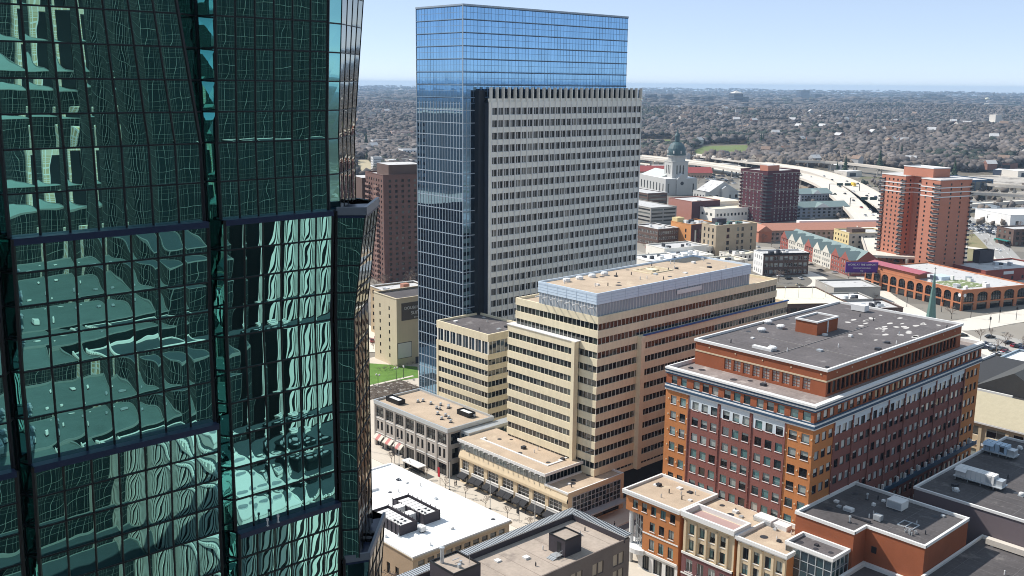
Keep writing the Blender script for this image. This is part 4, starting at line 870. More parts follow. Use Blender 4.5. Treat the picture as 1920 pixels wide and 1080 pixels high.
for side, TT in TIERS.items():
    for (za, zk, zb) in TT:
        n1 = max(1, round((za - zk) / 2.05)) if za > zk else 0; n2 = max(1, round((zk - zb) / 2.2))
        zs = ([za - (za - zk) * i / n1 for i in range(n1 + 1)] if n1 else [za]) + [zk - (zk - zb) * (i + 1) / n2 for i in range(n2)]
        b = MB(); mbars = MB(); rows_ = [RING[side](z, za, zk) for z in zs]; ns = NP[side]
        for j in range(len(zs) - 1):
            up_, lo = rows_[j], rows_[j + 1]
            for k in range(len(ns)):
                n = ns[k]; mi = 1 if (side == 'P' and k >= 1) else 0
                for i in range(n):
                    f0, f1 = i / n, (i + 1) / n
                    def pt(r, f, z): return (r[k][0] + (r[k + 1][0] - r[k][0]) * f, r[k][1] + (r[k + 1][1] - r[k][1]) * f, z)
                    uo = k * 10 + i + {'L': 0, 'R': 100, 'P': 200}[side]; vo = j + cell * 12
                    b.quad(pt(lo, f0, zs[j + 1]), pt(lo, f1, zs[j + 1]), pt(up_, f1, zs[j]), pt(up_, f0, zs[j]), mi, [(uo, vo), (uo + 1, vo), (uo + 1, vo + 1), (uo, vo + 1)])
                    w = .10 if i else .17
                    if mi: w = .06
                    mbars.bar(pt(lo, f0, zs[j + 1]), pt(up_, f0, zs[j]), w, 0)
                    dpt = Vector(pt(up_, f1, zs[j])) - Vector(pt(up_, f0, zs[j])); nn = Vector((dpt.y, -dpt.x, 0)).normalized() * .02
                    if j: mbars.bar(Vector(pt(up_, f0, zs[j])) + nn, Vector(pt(up_, f1, zs[j])) + nn, .09 if not mi else .05, 0)
        cell += 1
        cw = b.build('curtain_wall', [gg, gb], t)
        m_ = mbars.build('mullion_grid', [black], cw)
        if za < 122:   # ledge on top of the tier
            top = rows_[0]
            if side != 'P':
                b = MB()
                for k in range(len(ns)):
                    a = Vector((*top[k], 0)); c = Vector((*top[k + 1], 0)); d = (c - a).normalized(); nn = Vector((d.y, -d.x, 0))
                    if k in ((1, 2, 4) if side == 'L' else (0, 2)): continue
                    q = [a + nn * .1, c + nn * .1, c - nn * 1.0, a - nn * 1.0]
                    b.prism([(v.x, v.y) for v in q], za - .32 - .004 * k, za + .02 + .006 * k, 0)
                b.each('ledge', [ledgem], t)
            else:
                A, P1, P2 = (Vector((*top[k], 0)) for k in range(3))
                b = MB(); b.prism([(A.x, A.y), (P1.x, P1.y), (P2.x, P2.y), (P2.x - 2.5, P2.y + 1), (A.x + .2, A.y + 1.6)], za - .5, za - .2, 0); b.build('terrace', [ledgem], t)
                b = MB()
                for (a, c) in ((P1, P2), (A, P1)):
                    d = (c - a).normalized(); nn = Vector((d.y, -d.x, 0)); q = [a + nn * .06, c + nn * .06, c - nn * .16, a - nn * .16]
                    b.prism([(v.x, v.y) for v in q], za - .3, za + (.24 if c is P2 else .236), 0)
                b.each('parapet', [mat('grey parapet cap', (.16, .18, .21), .4, .05)], t)
                if za < 100:
                    for kk in range(2):
                        q = P1 + (P2 - P1) * (.42 + .14 * kk) + Vector((-.5, .3, 0)); b = MB(); b.lathe(q.x, q.y, [(.28, za - .2), (.28, za + .05), (.02, za + .06)], 12); b.build('vent', [black], t)
b = MB(); b.prism([(4.5, DY + 1.4), (35.4, DY + 1.4), (36.4, DY + 2.5), (37.4, 79), (37.4, 95), (4.5, 95)], 0, 121.6, 0); b.build('core', [black], t)
o = thing('roof_lamp', 'small pale lamp post on the glass tower ledge', 'lamp', (30.5, DY - .6, 80.7), 0, 'lamp posts on the glass tower ledge')
b = MB(); b.lathe(0, 0, [(.05, 0), (.05, .35), (.09, .4), (.09, .55), (.02, .56)], 8); b.build('post', [white], o, False); b = MB(); b.box(-.08, .08, -.08, .08, 0, .05); b.build('base', [steel], o, False); dup(o, (31.3, DY - .6, 80.72))
# ------------------------------------------------------------------ the city across the street that the glass mirrors
lit = mat('white concrete fins', (.78, .76, .70), .8, .05)
slate = mat('slate roof', (.048, .072, .08), .9, .14, .15, 1.0)
gridm = mat('pale grid mullion', (.21, .24, .225), .5, .08)
sandst = mat('sandstone', (.55, .42, .25), .9, .1)
def mirrored(name, label, cat, x0, x1, y0, y1, zt, wallm, roofm, faces='y', pitch=1.5, fl=3.6, mw=.12, gm=black, gl=None, fin=False, z0=0):
    o = thing(name, label, cat, ((x0 + x1) / 2, (y0 + y1) / 2, 0)); b = MB()
    b.box(x0, x1, y0, y1, z0, zt - .3, 0, 1); b.rim(x0 - .05, x1 + .05, y0 - .05, y1 + .05, zt - .3, zt + .4, .5, 2); b.build('wall', [wallm, roofm, gm], o)
    b = MB()
    if 'y' in faces:   # +Y side
        n = round((x1 - x0) / pitch)
        for i in range(n + 1): x = x0 + (x1 - x0) * i / n; b.box(x - mw / 2, x + mw / 2, y1 + .06, y1 + (.18 if fin else .16), z0, zt, 0)
        z = zt - fl
        while z > z0 and not fin: b.box(x0, x1, y1 + .06, y1 + .13, z - mw / 2, z + mw / 2, 0); z -= fl
    if 'x' in faces:   # -X side
        n = round((y1 - y0) / pitch)
        for i in range(n + 1): y = y0 + (y1 - y0) * i / n; b.box(x0 - (.18 if fin else .16), x0 - .06, y - mw / 2, y + mw / 2, z0, zt, 0)
        z = zt - fl
        while z > z0 and not fin: b.box(x0 - .13, x0 - .06, y0, y1, z - mw / 2, z + mw / 2, 0); z -= fl
    if b.v: b.build('fin' if fin else 'mullion_grid', [gm], o)
    return o
dkw = mat('dark glass wall', (.010, .018, .020), .6, .1, spec=.08); dkb = mat('near black wall', (.004, .005, .007), .6, .1)
mirrored('reflected_tower', 'dark tower with a fine pale mullion grid, seen only mirrored in the green glass tower', 'mirrored tower', 99, 190, -165, -122, 146, dkw, slate, 'xy', 2.6, 4.2, .10, gridm)
mirrored('reflected_slab', 'near black slab tower, seen only mirrored in the green glass tower', 'mirrored tower', 112, 134, -230, -204, 97, dkb, slate, '', 2, 4)
ggr = mat('grey green roof', (.115, .155, .148), .9, .2, .12, 1.2)
mirrored('reflected_block', 'grey roofed block with a dark gridded front, mirrored in the green glass tower', 'mirrored block', 40, 62.5, -77.8, -52, 40, dkw, ggr, 'xy', 2.0, 4.0, .09, gridm)
mirrored('reflected_block', 'broad grey green roof behind the finned office, mirrored in the green glass tower', 'mirrored block', 40, 86, -121, -78, 40.5, dkw, ggr, 'x', 2.0, 4.0, .09, gridm)
mirrored('reflected_block', 'dark gridded block beside the broad grey green roof, mirrored in the green glass tower', 'mirrored block', 86.2, 98.8, -121, -78, 53, dkw, slate, 'xy', 2.4, 4.0, .1, gridm)
mirrored('reflected_office', 'slate roofed office with a white finned side, seen only mirrored in the green glass tower', 'mirrored office', 66, 84, -75, -8, 38, dkb, slate, 'xy', 2.6, 4, 1.3, lit, fin=True)
mirrored('reflected_annex', 'slate roofed annex with grey panel front, seen only mirrored in the green glass tower', 'mirrored annex', 85.2, 140, -77.6, -34, 34, mat('grey panel', (.13, .16, .155), .8, .1), slate, 'y', 3.2, 30, .2, dkb)
mirrored('reflected_tower', 'white finned tower, seen only mirrored in the green glass tower', 'mirrored tower', 119, 150, -121, -95, 62, dkb, slate, 'y', 2.6, 4, 1.3, lit, fin=True)
mirrored('reflected_building', 'sandstone building with white piers, mirrored near the top of the green glass tower', 'mirrored building', 165, 225, -460, -420, 146, sandst, slate, 'xy', 4.2, 4.0, 1.0, lit)
mirrored('reflected_hall', 'cream hall with an orange roof block, seen only mirrored in the green glass tower', 'mirrored hall', 104, 128, -190, -172, 62, sandst, mat('yellow roof', (.62, .48, .20), .9, .1), 'xy', 4, 4, 1.2, lit)
mirrored('reflected_block', 'wide block with a pale green roof, seen only mirrored in the green glass tower', 'mirrored block', 62, 111, -290, -195, 72, dkw, mat('pale green roof', (.26, .35, .32), .9, .12, .1, 1.0), 'xy', 2.0, 4, .14, gridm)
mirrored('reflected_block', 'far gridded tower beyond the others, seen only mirrored in the green glass tower', 'mirrored tower', 60, 163, -480, -430, 146, dkw, slate, 'y', 2.6, 4.2, .2, gridm)
mirrored('reflected_block', 'long dark office slab behind the others, mirrored in the green glass tower', 'mirrored block', 136, 330, -250, -210, 120, dkw, slate, 'y', 2.6, 4.2, .2, gridm)
mirrored('reflected_tower', 'dark glass tower the view is taken from, mirrored in the corner bay', 'mirrored tower', -80, 22, -45, -2.2, 138, dkw, slate, 'y', 1.8, 3.2, .06, gridm)
mirrored('reflected_block', 'low slate block beside the finned tower, mirrored in the green glass tower', 'mirrored block', 142, 210, -118, -30, 30, dkw, slate, 'xy', 2.4, 4.0, .15, gridm)
mirrored('reflected_block', 'low dark block at the foot of the finned office, mirrored in the green glass tower', 'mirrored block', 24, 64, -50, -14, 14, dkw, slate, 'xy', 2.4, 4.0, .15, gridm)
for (x0, x1, y0, y1, z, lab, hh, m_) in ((69, 81, -50, -22, 37.8, 'white mechanical block on the slate roof, mirrored in the green glass', 3.5, lit), (46, 51, -85, -78, 39.8, 'pale roof unit on the grey roof, mirrored in the green glass', 2.5, lit), (55, 59, -102, -96, 39.8, 'second roof unit on the grey roof, mirrored in the green glass', 2.2, steel), (96, 103, -62, -48, 33.8, 'long dark hut on the slate annex, mirrored in the green glass', 4, dkw), (108, 112, -80, -74, 33.8, 'bright roof box on the slate annex, mirrored in the green glass', 1.6, lit), (90, 92.5, -52, -49, 33.8, 'small bright box on the slate annex, mirrored in the green glass', 1.5, lit)):
    o = thing('reflected_roof_unit', lab, 'mirrored unit', ((x0 + x1) / 2, (y0 + y1) / 2, z)); b = MB(); b.box(x0, x1, y0, y1, z, z + hh); b.build('casing', [m_], o)
    b = MB(); b.rim(x0 - .3, x1 + .3, y0 - .3, y1 + .3, z + hh - .3, z + hh + .2, .5); b.build('rim', [m_], o)
    b = MB()
    for k in range(4): b.lathe(x0 + (x1 - x0) * (.25 + .5 * (k % 2)), y0 + (y1 - y0) * (.25 + .5 * (k // 2)), [(min(x1 - x0, y1 - y0) * .2, z + hh), (min(x1 - x0, y1 - y0) * .2, z + hh + .4), (.05, z + hh + .2)], 14)
    b.build('fan', [steel], o)
for k in range(9):
    x, y, z_ = rf.uniform(44, 84), rf.uniform(-118, -82), 40.3
    if k < 5: x, y, z_ = rf.uniform(88, 136), rf.uniform(-74, -38), 33.8
    o = thing('reflected_vent', 'small pale roof vent on the roofs mirrored in the green glass', 'mirrored vent', (x, y, z_), 0, 'mirrored roof vents'); b = MB(); a_ = rf.uniform(.4, 1.3); b.box(x - a_, x + a_, y - a_, y + a_, z_, z_ + rf.uniform(.5, 1.6)); b.build('casing', [rf.choice((lit, steel, lit))], o); b = MB(); b.box(x - a_ - .2, x + a_ + .2, y - a_ - .2, y + a_ + .2, z_, z_ + .2); b.build('curb', [darkmetal], o)
o = thing('reflected_parapet', 'white battlement along the slate office edge, mirrored in the green glass', 'mirrored parapet', (66, -40, 38)); b = MB()
for k in range(46): b.box(65.2, 66.2, -75 + 1.46 * k, -74.2 + 1.46 * k, 38.4, 39.6)
b.box(65.2, 66.2, -75, -8, 37.6, 38.4); b.build('battlement', [lit], o)
o = thing('reflected_parapet', 'white battlement along the grey annex edge, mirrored in the green glass', 'mirrored parapet', (100, -34, 34)); b = MB()
for k in range(29): b.box(85.4 + 1.46 * k, 86.2 + 1.46 * k, -34.6, -33.6, 34.4, 35.4)
b.build('battlement', [lit], o)
# blocks hidden behind the green tower: the blue tower mirrors them
for k, (x0, x1, y0, y1, z, m_, c_) in enumerate(((60, 110, 300, 350, 46, stone, 'beige'), (120, 162, 335, 390, 60, charcoal, 'dark'), (64, 118, 392, 440, 96, lime, 'tall grey'), (8, 58, 250, 300, 84, darkmetal, 'black'), (172, 225, 400, 450, 50, brick, 'brick'), (20, 60, 305, 345, 30, white, 'white'), (10, 70, 420, 470, 60, lime, 'grey'), (130, 175, 430, 480, 34, cream, 'cream'))):
    o = thing('city_block', c_ + ' block hidden behind the green glass tower, mirrored in the blue one', 'city block', ((x0 + x1) / 2, (y0 + y1) / 2, 0)); fa = Facade(o); b = MB()
    fa.wall(b, (x1, y0), (0, 1), y1 - y0, 0, z, evenly(1, y1 - y0 - 1, 12, .55), [(q, q + 2.0) for q in np.arange(2, z - 3, 3.8)], .2, 0, 'plain')
    fa.wall(b, (x1, y1), (-1, 0), x1 - x0, 0, z, evenly(1, x1 - x0 - 1, 12, .55), [(q, q + 2.0) for q in np.arange(2, z - 3, 3.8)], .2, 0, 'plain')
    b.quad((x0, y0, 0), (x1, y0, 0), (x1, y0, z), (x0, y0, z)); b.quad((x0, y1, 0), (x0, y0, 0), (x0, y0, z), (x0, y1, z)); b.quad((x0, y0, z), (x1, y0, z), (x1, y1, z), (x0, y1, z), 1)
    b.build('wall', [m_, gravel], o); fa.finish(ST, most=0)
# ================================================================== ground, streets
def landmat():
    m, nt, b = nodes('land')
    geo = N(nt, 'ShaderNodeNewGeometry'); pos = geo.outputs['Position']
    ln = N(nt, 'ShaderNodeVectorMath', operation='DISTANCE'); nt.links.new(pos, ln.inputs[0]); ln.inputs[1].default_value = (450, 330, 0)
    n1 = N(nt, 'ShaderNodeTexNoise', Scale=.004, Detail=6.0, Roughness=.65); nt.links.new(pos, n1.inputs['Vector'])
    n2 = N(nt, 'ShaderNodeTexNoise', Scale=.03, Detail=6.0, Roughness=.7); nt.links.new(pos, n2.inputs['Vector'])
    n3 = N(nt, 'ShaderNodeTexNoise', Scale=.0006, Detail=5.0, Roughness=.6); nt.links.new(pos, n3.inputs['Vector'])
    mp = N(nt, 'ShaderNodeMapping'); mp.inputs['Rotation'].default_value = (0, 0, rad(18)); mp.inputs['Scale'].default_value = (1, 1.4, 1); nt.links.new(pos, mp.inputs['Vector'])
    vo = N(nt, 'ShaderNodeTexVoronoi', Scale=.021, distance='CHEBYCHEV'); nt.links.new(mp.outputs[0], vo.inputs['Vector']); vs = N(nt, 'ShaderNodeSeparateColor'); nt.links.new(vo.outputs['Color'], vs.inputs[0])
    cr = N(nt, 'ShaderNodeValToRGB'); cr.color_ramp.interpolation = 'CONSTANT'
    for i, (p, c) in enumerate(((0, (.25, .23, .20)), (.3, (.17, .16, .145)), (.52, (.33, .30, .26)), (.66, (.15, .13, .095)), (.86, (.45, .42, .37)), (.93, (.12, .125, .06)))):
        e = cr.color_ramp.elements[i] if i < 2 else cr.color_ramp.elements.new(p); e.position = p; e.color = (*c, 1)
    nt.links.new(vs.outputs[0], cr.inputs[0])
    city = mixc(nt, mth(nt, 'MULTIPLY', n2.outputs['Fac'], .7), cr.outputs[0], (.20, .18, .15))
    cf = N(nt, 'ShaderNodeValToRGB')
    for i, (p, c) in enumerate(((0.3, (.075, .066, .058)), (.48, (.115, .096, .08)), (.56, (.15, .125, .10)), (.62, (.085, .095, .055)), (.72, (.24, .21, .17)))):
        e = cf.color_ramp.elements[i] if i < 2 else cf.color_ramp.elements.new(p); e.position = p; e.color = (*c, 1)
    nt.links.new(mth(nt, 'ADD', mth(nt, 'MULTIPLY', n1.outputs['Fac'], .6), mth(nt, 'MULTIPLY', n3.outputs['Fac'], .4)), cf.inputs[0])
    far = mixc(nt, mth(nt, 'MULTIPLY', n2.outputs['Fac'], .6), cf.outputs[0], (.10, .085, .07))
    mr = N(nt, 'ShaderNodeMapRange'); mr.inputs[1].default_value = 850; mr.inputs[2].default_value = 1250
    nt.links.new(mth(nt, 'ADD', ln.outputs['Value'], mth(nt, 'MULTIPLY', mth(nt, 'SUBTRACT', n1.outputs['Fac'], .5), 700)), mr.inputs[0])
    nt.links.new(mixc(nt, mr.outputs[0], city, far), b.inputs['Base Color']); b.inputs['Roughness'].default_value = .95; b.inputs['Specular IOR Level'].default_value = .1
    return m
g = MB(); R_ = 19000.0; pts = [(R_ * math.cos(2 * math.pi * k / 96), R_ * math.sin(2 * math.pi * k / 96)) for k in range(96)]
g.v = [(p[0], p[1], 0.0) for p in pts]; g.f = [tuple(range(96))]; g.m = [0]; g.uv = [None]
struct(g.build('ground', [landmat()]))
grass = mat('lawn grass', (.105, .205, .035), .95, .34, .2, 1.5, patch=(.15, .24, .05), pscale=.15, pth=.55, psharp=.1)
drygrass = mat('dry grass', (.24, .21, .115), .95, .2, .05, 1.0, patch=(.14, .16, .06), pscale=.03, pth=.52, psharp=.1)
golfgrass = mat('spring grass', (.135, .17, .055), .95, .15, .01, .2, patch=(.19, .185, .09), pscale=.006, pth=.55, psharp=.1)
paleroad = mat('pale concrete road', (.64, .59, .51), .9, .07, .05, 1.0, patch=(.50, .46, .40), pscale=.05, pth=.6, psharp=.1)
sheet_z = [0.004]
def sheet(name, poly, m, dz=None, kind='structure'):
    sheet_z[0] += .004
    z = sheet_z[0] if dz is None else dz
    b = MB(); n = len(poly); b.v = [(p[0], p[1], z) for p in poly]; b.f = [tuple(range(n))]; b.m = [0]; b.uv = [None]
    a = sum(poly[i][0] * poly[(i + 1) % n][1] - poly[(i + 1) % n][0] * poly[i][1] for i in range(n))
    if a < 0: b.f = [tuple(reversed(range(n)))]
    o = b.build(name, [m]); struct(o, kind); return o
rect = lambda a, b_, c, d: [(a, c), (b_, c), (b_, d), (a, d)]
sheet('downtown_ground', rect(60, 275, -60, 330), sidewalk)
sheet('road', rect(151.5, 161.0, -60, 330), paleroad); sheet('road', rect(60, 275, 145.6, 156.6), asphalt); sheet('road', rect(264.8, 284, -60, 250), asphalt)
for (a, c, d, e) in ((161.0, 275, 156.8, 330), (161.0, 264.6, -60, 145.4), (60, 151.3, 156.8, 330), (60, 151.3, -60, 145.4)):
    b = MB(); b.box(a, c, d, e, -.1, .15, 0); struct(b.build('pavement', [sidewalk]))
lawn = sheet('lawn', [(197.5, 299), (222, 294.5), (231, 307), (214, 331), (199, 331)], grass, .2)
b = MB()
for q in ((197.0, 222, 297.0, 298.4), (195.6, 197.0, 297.0, 331)): b.box(q[0], q[1], q[2], q[3], .15, .28, 0)
struct(b.build('path', [paleroad]))
b = MB(); b.box(190, 215, 284, 296.5, .15, .3, 0); struct(b.build('planting_bed', [mat('mulch', (.09, .07, .055), .95, .3, .8, 3.0, patch=(.40, .38, .34), pscale=.6, pth=.55, psharp=.08)]))
# painted marks
b = MB()
for k in range(40): b.box(156.2, 156.35, -40 + 9 * k, -36 + 9 * k, .02, .024, 0)
for k in range(8): b.box(152 + 1.2 * k, 152.6 + 1.2 * k, 157.2, 160.2, .02, .024, 0); b.box(152 + 1.2 * k, 152.6 + 1.2 * k, 142.2, 145.2, .02, .024, 0)
struct(b.build('road_marking', [white]))
def strip(name, pts, w, z, m, th=1.2, piers=0, barrier=True, lanes=0, n=8):
    """a road deck following points, with barriers, lane lines and piers"""
    P = [Vector((*p[:2], 0)) if not isinstance(p, Vector) else Vector((p.x, p.y, 0)) for p in pts]
    P = [P[0] * 2 - P[1]] + P + [P[-1] * 2 - P[-2]]; C_ = []
    for i in range(1, len(P) - 2):
        for k in range(n):
            t_ = k / n; a, b_, c, d = P[i - 1:i + 3]
            C_.append(.5 * ((2 * b_) + (c - a) * t_ + (2 * a - 5 * b_ + 4 * c - d) * t_ ** 2 + (3 * b_ - a - 3 * c + d) * t_ ** 3))
    C_.append(P[-2]); b = MB(); pi = []; L = 0
    W_ = w if isinstance(w, (tuple, list)) else (w, w)
    nrm = []
    for i in range(len(C_)):
        d = (C_[min(i + 1, len(C_) - 1)] - C_[max(i - 1, 0)]).normalized(); nrm.append(Vector((-d.y, d.x, 0)))
    def off(i, f):
        ww = W_[0] + (W_[1] - W_[0]) * i / (len(C_) - 1); return C_[i] + nrm[i] * ww * f
    def seg(i, f0, f1, z0, z1, mi):
        a, c, d, e = off(i, f0), off(i + 1, f0), off(i + 1, f1), off(i, f1)
        if f0 < f1: a, c, d, e = e, d, c, a
        k = len(b.v); b.v += [(q.x, q.y, z0) for q in (a, e, d, c)] + [(q.x, q.y, z1) for q in (a, e, d, c)]
        for f in ((0, 1, 5, 4), (1, 2, 6, 5), (2, 3, 7, 6), (3, 0, 4, 7), (4, 5, 6, 7)): b.f.append(tuple(k + q for q in f)); b.m.append(mi); b.uv.append(None)
    for i in range(len(C_) - 1):
        seg(i, -.5, .5, z - th, z, 0)
        if barrier:
            ww = .5 / W_[0]; seg(i, -.5 - ww, -.5, z - th - .3, z + .85, 1); seg(i, .5, .5 + ww, z - th - .3, z + .85, 1)
        for l in range(1, lanes):
            if i % 2: f = -.5 + l / lanes; seg(i, f - .1 / W_[0], f + .1 / W_[0], z, z + .01, 2)
    o = struct(b.build(name, [m, concrete, white]))
    if piers:
        for i in range(0, len(C_), piers):
            for f in (-.32, .32):
                q = off(i, f); c = MB(); c.lathe(q.x, q.y, [(.9, 0), (.9, z - th)], 8); struct(c.build('bridge_pier', [concrete]))
    return o
hw = 9.0
strip('highway', [G(x, y, hw) for x, y in ((1180, 277), (1300, 290), (1407, 303), (1500, 316), (1560, 331), (1612, 356), (1668, 400))], (23, 27), hw, paleroad, 1.4, 5, True, 4)
strip('highway', [G(x, y, hw) for x, y in ((1180, 290), (1300, 303), (1390, 316), (1480, 324), (1545, 343), (1590, 372), (1625, 402), (1652, 440), (1672, 480))], (23, 28), hw, paleroad, 1.4, 4, True, 5)
strip('slip_road', [G(x, y, 9) for x, y in ((1180, 296), (1260, 303), (1340, 312), (1420, 325), (1500, 330))], 16, 10, paleroad, 1.4, 5)
strip('overpass', [G(x, y, 11) for x, y in ((1400, 300), (1470, 301), (1560, 304), (1650, 313), (1760, 330), (1850, 344), (1960, 352))], 9, 11, concrete, 1.6, 4)
strip('overpass', [G(x, y, 9) for x, y in ((1780, 360), (1850, 362), (1960, 368))], 10, 9, concrete, 1.6, 4); strip('overpass', [G(x, y, 6) for x, y in ((1780, 386), (1840, 381), (1960, 374))], 12, 6, paleroad, 1.6, 5)
strip('road', [G(x, y, 0) for x, y in ((1790, 395), (1830, 425), (1868, 460), (1900, 495), (1960, 550))], (14, 16), .12, mat('grey road', (.34, .33, .31), .9, .08), .1, 0, False, 3)
strip('road', [G(x, y, 0) for x, y in ((1800, 462), (1850, 470), (1880, 490), (1905, 520))], 8, .10, paleroad, .1, 0, False)
strip('road', [G(x, y, 0) for x, y in ((1600, 402), (1618, 415), (1630, 432), (1640, 450))], 9, .10, paleroad, .1, 0, False); strip('road', [G(x, y, 0) for x, y in ((1560, 395), (1590, 415), (1610, 440), (1600, 470), (1640, 540), (1720, 590), (1840, 650), (1960, 700))], (10, 13), .1, paleroad, .1, 0, False, 3)
strip('road', [G(x, y, 0) for x, y in ((1440, 575), (1540, 530), (1480, 500), (1460, 480))], 10, .1, paleroad, .1, 0, False)
strip('road', [G(x, y, 0) for x, y in ((1372, 440), (1375, 415), (1374, 390), (1372, 370))], 12, .1, paleroad, .1, 0, False); strip('road', [G(x, y, 0) for x, y in ((1640, 560), (1760, 610), (1880, 598), (1990, 580))], 18, .14, paleroad, .1, 0, False)
strip('road', [G(x, y, 0) for x, y in ((1255, 222), (1275, 217), (1290, 212), (1310, 208))], 40, .5, paleroad, .1, 0, False)
sheet('car_park', [(p.x, p.y) for p in (G(1790, 660), G(1850, 625), G(1990, 650), G(1990, 730), G(1880, 760))], mat('worn car park', (.36, .34, .31), .9, .1, .1, 1.0), .06)
sheet('car_park', [(p.x, p.y) for p in (G(1826, 408), G(1850, 395), G(1960, 400), G(1960, 440), G(1850, 452))], mat('worn car park', (.4, .4, .4)), .07)
sheet('car_park', [(p.x, p.y) for p in (G(680, 660), G(680, 605), G(760, 640), G(765, 665))], paleroad, .2)
sheet('yard', [(p.x, p.y) for p in (G(1190, 300), G(1390, 319), G(1390, 331), G(1190, 316))], paleroad, .06); sheet('yard', [(p.x, p.y) for p in (G(1560, 300), G(1600, 284), G(1740, 290), G(1760, 312), G(1650, 312))], mat('gravel yard', (.46, .42, .37), .95, .3, .03, .3, patch=(.18, .16, .14), pscale=.03, pth=.5, psharp=.1), .06); sheet('yard', [(p.x, p.y) for p in (G(1815, 330), G(1960, 325), G(1960, 350), G(1820, 352))], MATS['gravel yard'], .07)
sheet('verge', [(p.x, p.y) for p in (G(1812, 440), G(1835, 438), G(1870, 470), G(1880, 505), G(1815, 510))], drygrass, .06)
sheet('verge', [(p.x, p.y) for p in (G(1580, 430), G(1600, 395), G(1650, 460), G(1645, 480), G(1625, 470))], drygrass, .05); sheet('verge', [(p.x, p.y) for p in (G(1490, 352), G(1540, 345), G(1545, 362), G(1490, 364))], mat('bare earth', (.30, .235, .165), .95, .12), .05)
sheet('golf_course', [(p.x, p.y) for p in (G(1195, 262), G(1260, 262), G(1262, 272), G(1190, 270))], golfgrass, .3); sheet('golf_course', [(p.x, p.y) for p in (G(1300, 284), G(1320, 274), G(1400, 272), G(1408, 284), G(1385, 293), G(1310, 291))], golfgrass, .3)
sheet('field', [(p.x, p.y) for p in (G(660, 325), G(668, 300), G(690, 300), G(706, 318), G(700, 335))], mat('straw field', (.42, .36, .24), .95, .1), .1); sheet('field', [(p.x, p.y) for p in (G(1825, 292), G(1870, 290), G(1880, 302), G(1820, 300))], mat('straw field', (.3, .3, .2)), .4)
# ================================================================== mid distance buildings
tanst = mat('tan brick', (.41, .335, .24), .9, .1, .2, 2.0); yel = mat('yellow stucco', (.62, .50, .26), .85, .08); greyst = mat('grey stucco', (.36, .34, .31), .85, .08); dkbr = mat('dark brown brick', (.13, .085, .07), .9, .12, .3, 3.0)
salmon = mat('salmon brick', (.46, .19, .125), .9, .07, .2, 2.0); dkred = mat('dark red brick', (.085, .028, .038), .9, .1, .3, 3.0); terr = mat('terracotta tile', (.42, .20, .14), .85, .1, .5, 3.0); sage = mat('sage metal roof', (.19, .25, .245), .6, .08, .5, 3.0)
redroof = mat('red metal roof', (.38, .09, .08), .6, .08); greyroof = mat('pale grey roof', (.52, .51, .50), .9, .1, .1, 1.0, patch=(.30, .29, .29), pscale=.2, pth=.6); creamroof = mat('cream roof', (.74, .68, .52), .85, .05); granite = mat('pale granite', (.45, .445, .425), .85, .06, .2, 2.0); copper = mat('green copper', (.13, .225, .20), .6, .12, .5, 2.0)
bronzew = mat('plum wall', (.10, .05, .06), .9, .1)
def block(name, label, cat, corner, rot, wx, wy, h, wall, roof, left=None, right=None, rows=None, key='d', par=.7, depth=.25, most=100, trim=None, mats=None, group=None):
    """building standing on the ground with its near corner at a point; left face looks to -X, right face to -Y"""
    t = thing(name, label, cat, (corner[0], corner[1], 0), rad(rot), group); fa = Facade(t, False); b = MB()
    fl = rows or []
    lw = left or []; rw = right or []
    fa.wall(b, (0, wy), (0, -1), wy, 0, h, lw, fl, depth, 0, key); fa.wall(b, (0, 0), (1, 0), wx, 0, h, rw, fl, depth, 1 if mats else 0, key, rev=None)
    b.quad((wx, 0, 0), (wx, wy, 0), (wx, wy, h), (wx, 0, h), 0); b.quad((wx, wy, 0), (0, wy, 0), (0, wy, h), (wx, wy, h), 0)
    b.build('wall', [wall, mats or wall], t, False); fa.finish(ST, most)
    b = MB(); b.box(.3, wx - .3, .3, wy - .3, h - par, h - par + .1, 0); 
    tt = trim or wall
    b.rim(-.15, wx + .15, -.15, wy + .15, h - .01, h + .3, .5, 1); b.build('roof', [roof, tt], t, False)
    return t
def floors(z0, n, pitch, hh): return [(z0 + pitch * i, z0 + pitch * i + hh) for i in range(n)]
def clutter(root, wx, wy, z, n, seed, mats=None):
    r = random.Random(seed)
    for k in range(n):
        a, c, hh = r.uniform(1, 3), r.uniform(1, 3), r.uniform(.6, 2); x, y = r.uniform(1.5, max(2, wx - 4)), r.uniform(1.5, max(2, wy - 4)); b = MB(); b.box(x, x + a, y, y + c, z - .5, z + hh); b.build('roof_unit', [r.choice(mats or [steel, white, darkmetal])], root, False)
def xy(px, py, z=0): p = G(px, py, z); return (p.x, p.y)
# salmon twin-slab apartment tower
t = thing('apartment_tower', 'salmon brick apartment tower with stacked corner balconies and white bands near its top', 'apartment tower', (578, 262.7, 0), rad(-18)); fa = Facade(t, False); b = MB(); HS = 58.0
rw_ = floors(2.0, 20, 2.75, 1.35)
fa.wall(b, (1.7, 47.5), (0, -1), 19.3, 0, HS, evenly(1.0, 18.5, 5, .34), rw_, .25, 0, 'd'); fa.wall(b, (1.7, 28.2), (1, 0), 7.0, 0, HS, [(3.6, 4.8)], rw_, .25, 0, 'd')
fa.wall(b, (8.7, 28.2), (0, -1), 14.2, 0, HS, [(4, 5.4), (9, 10.4)], rw_, .25, 0, 'd'); fa.wall(b, (0, 14), (0, -1), 14.0, 0, HS, [(3.2, 4.4), (8.4, 9.6)], rw_, .25, 0, 'd'); fa.wall(b, (0, 0), (1, 0), 25.5, 0, HS, [(8.4, 9.6), (16.5, 17.7)], rw_, .25, 0, 'd')
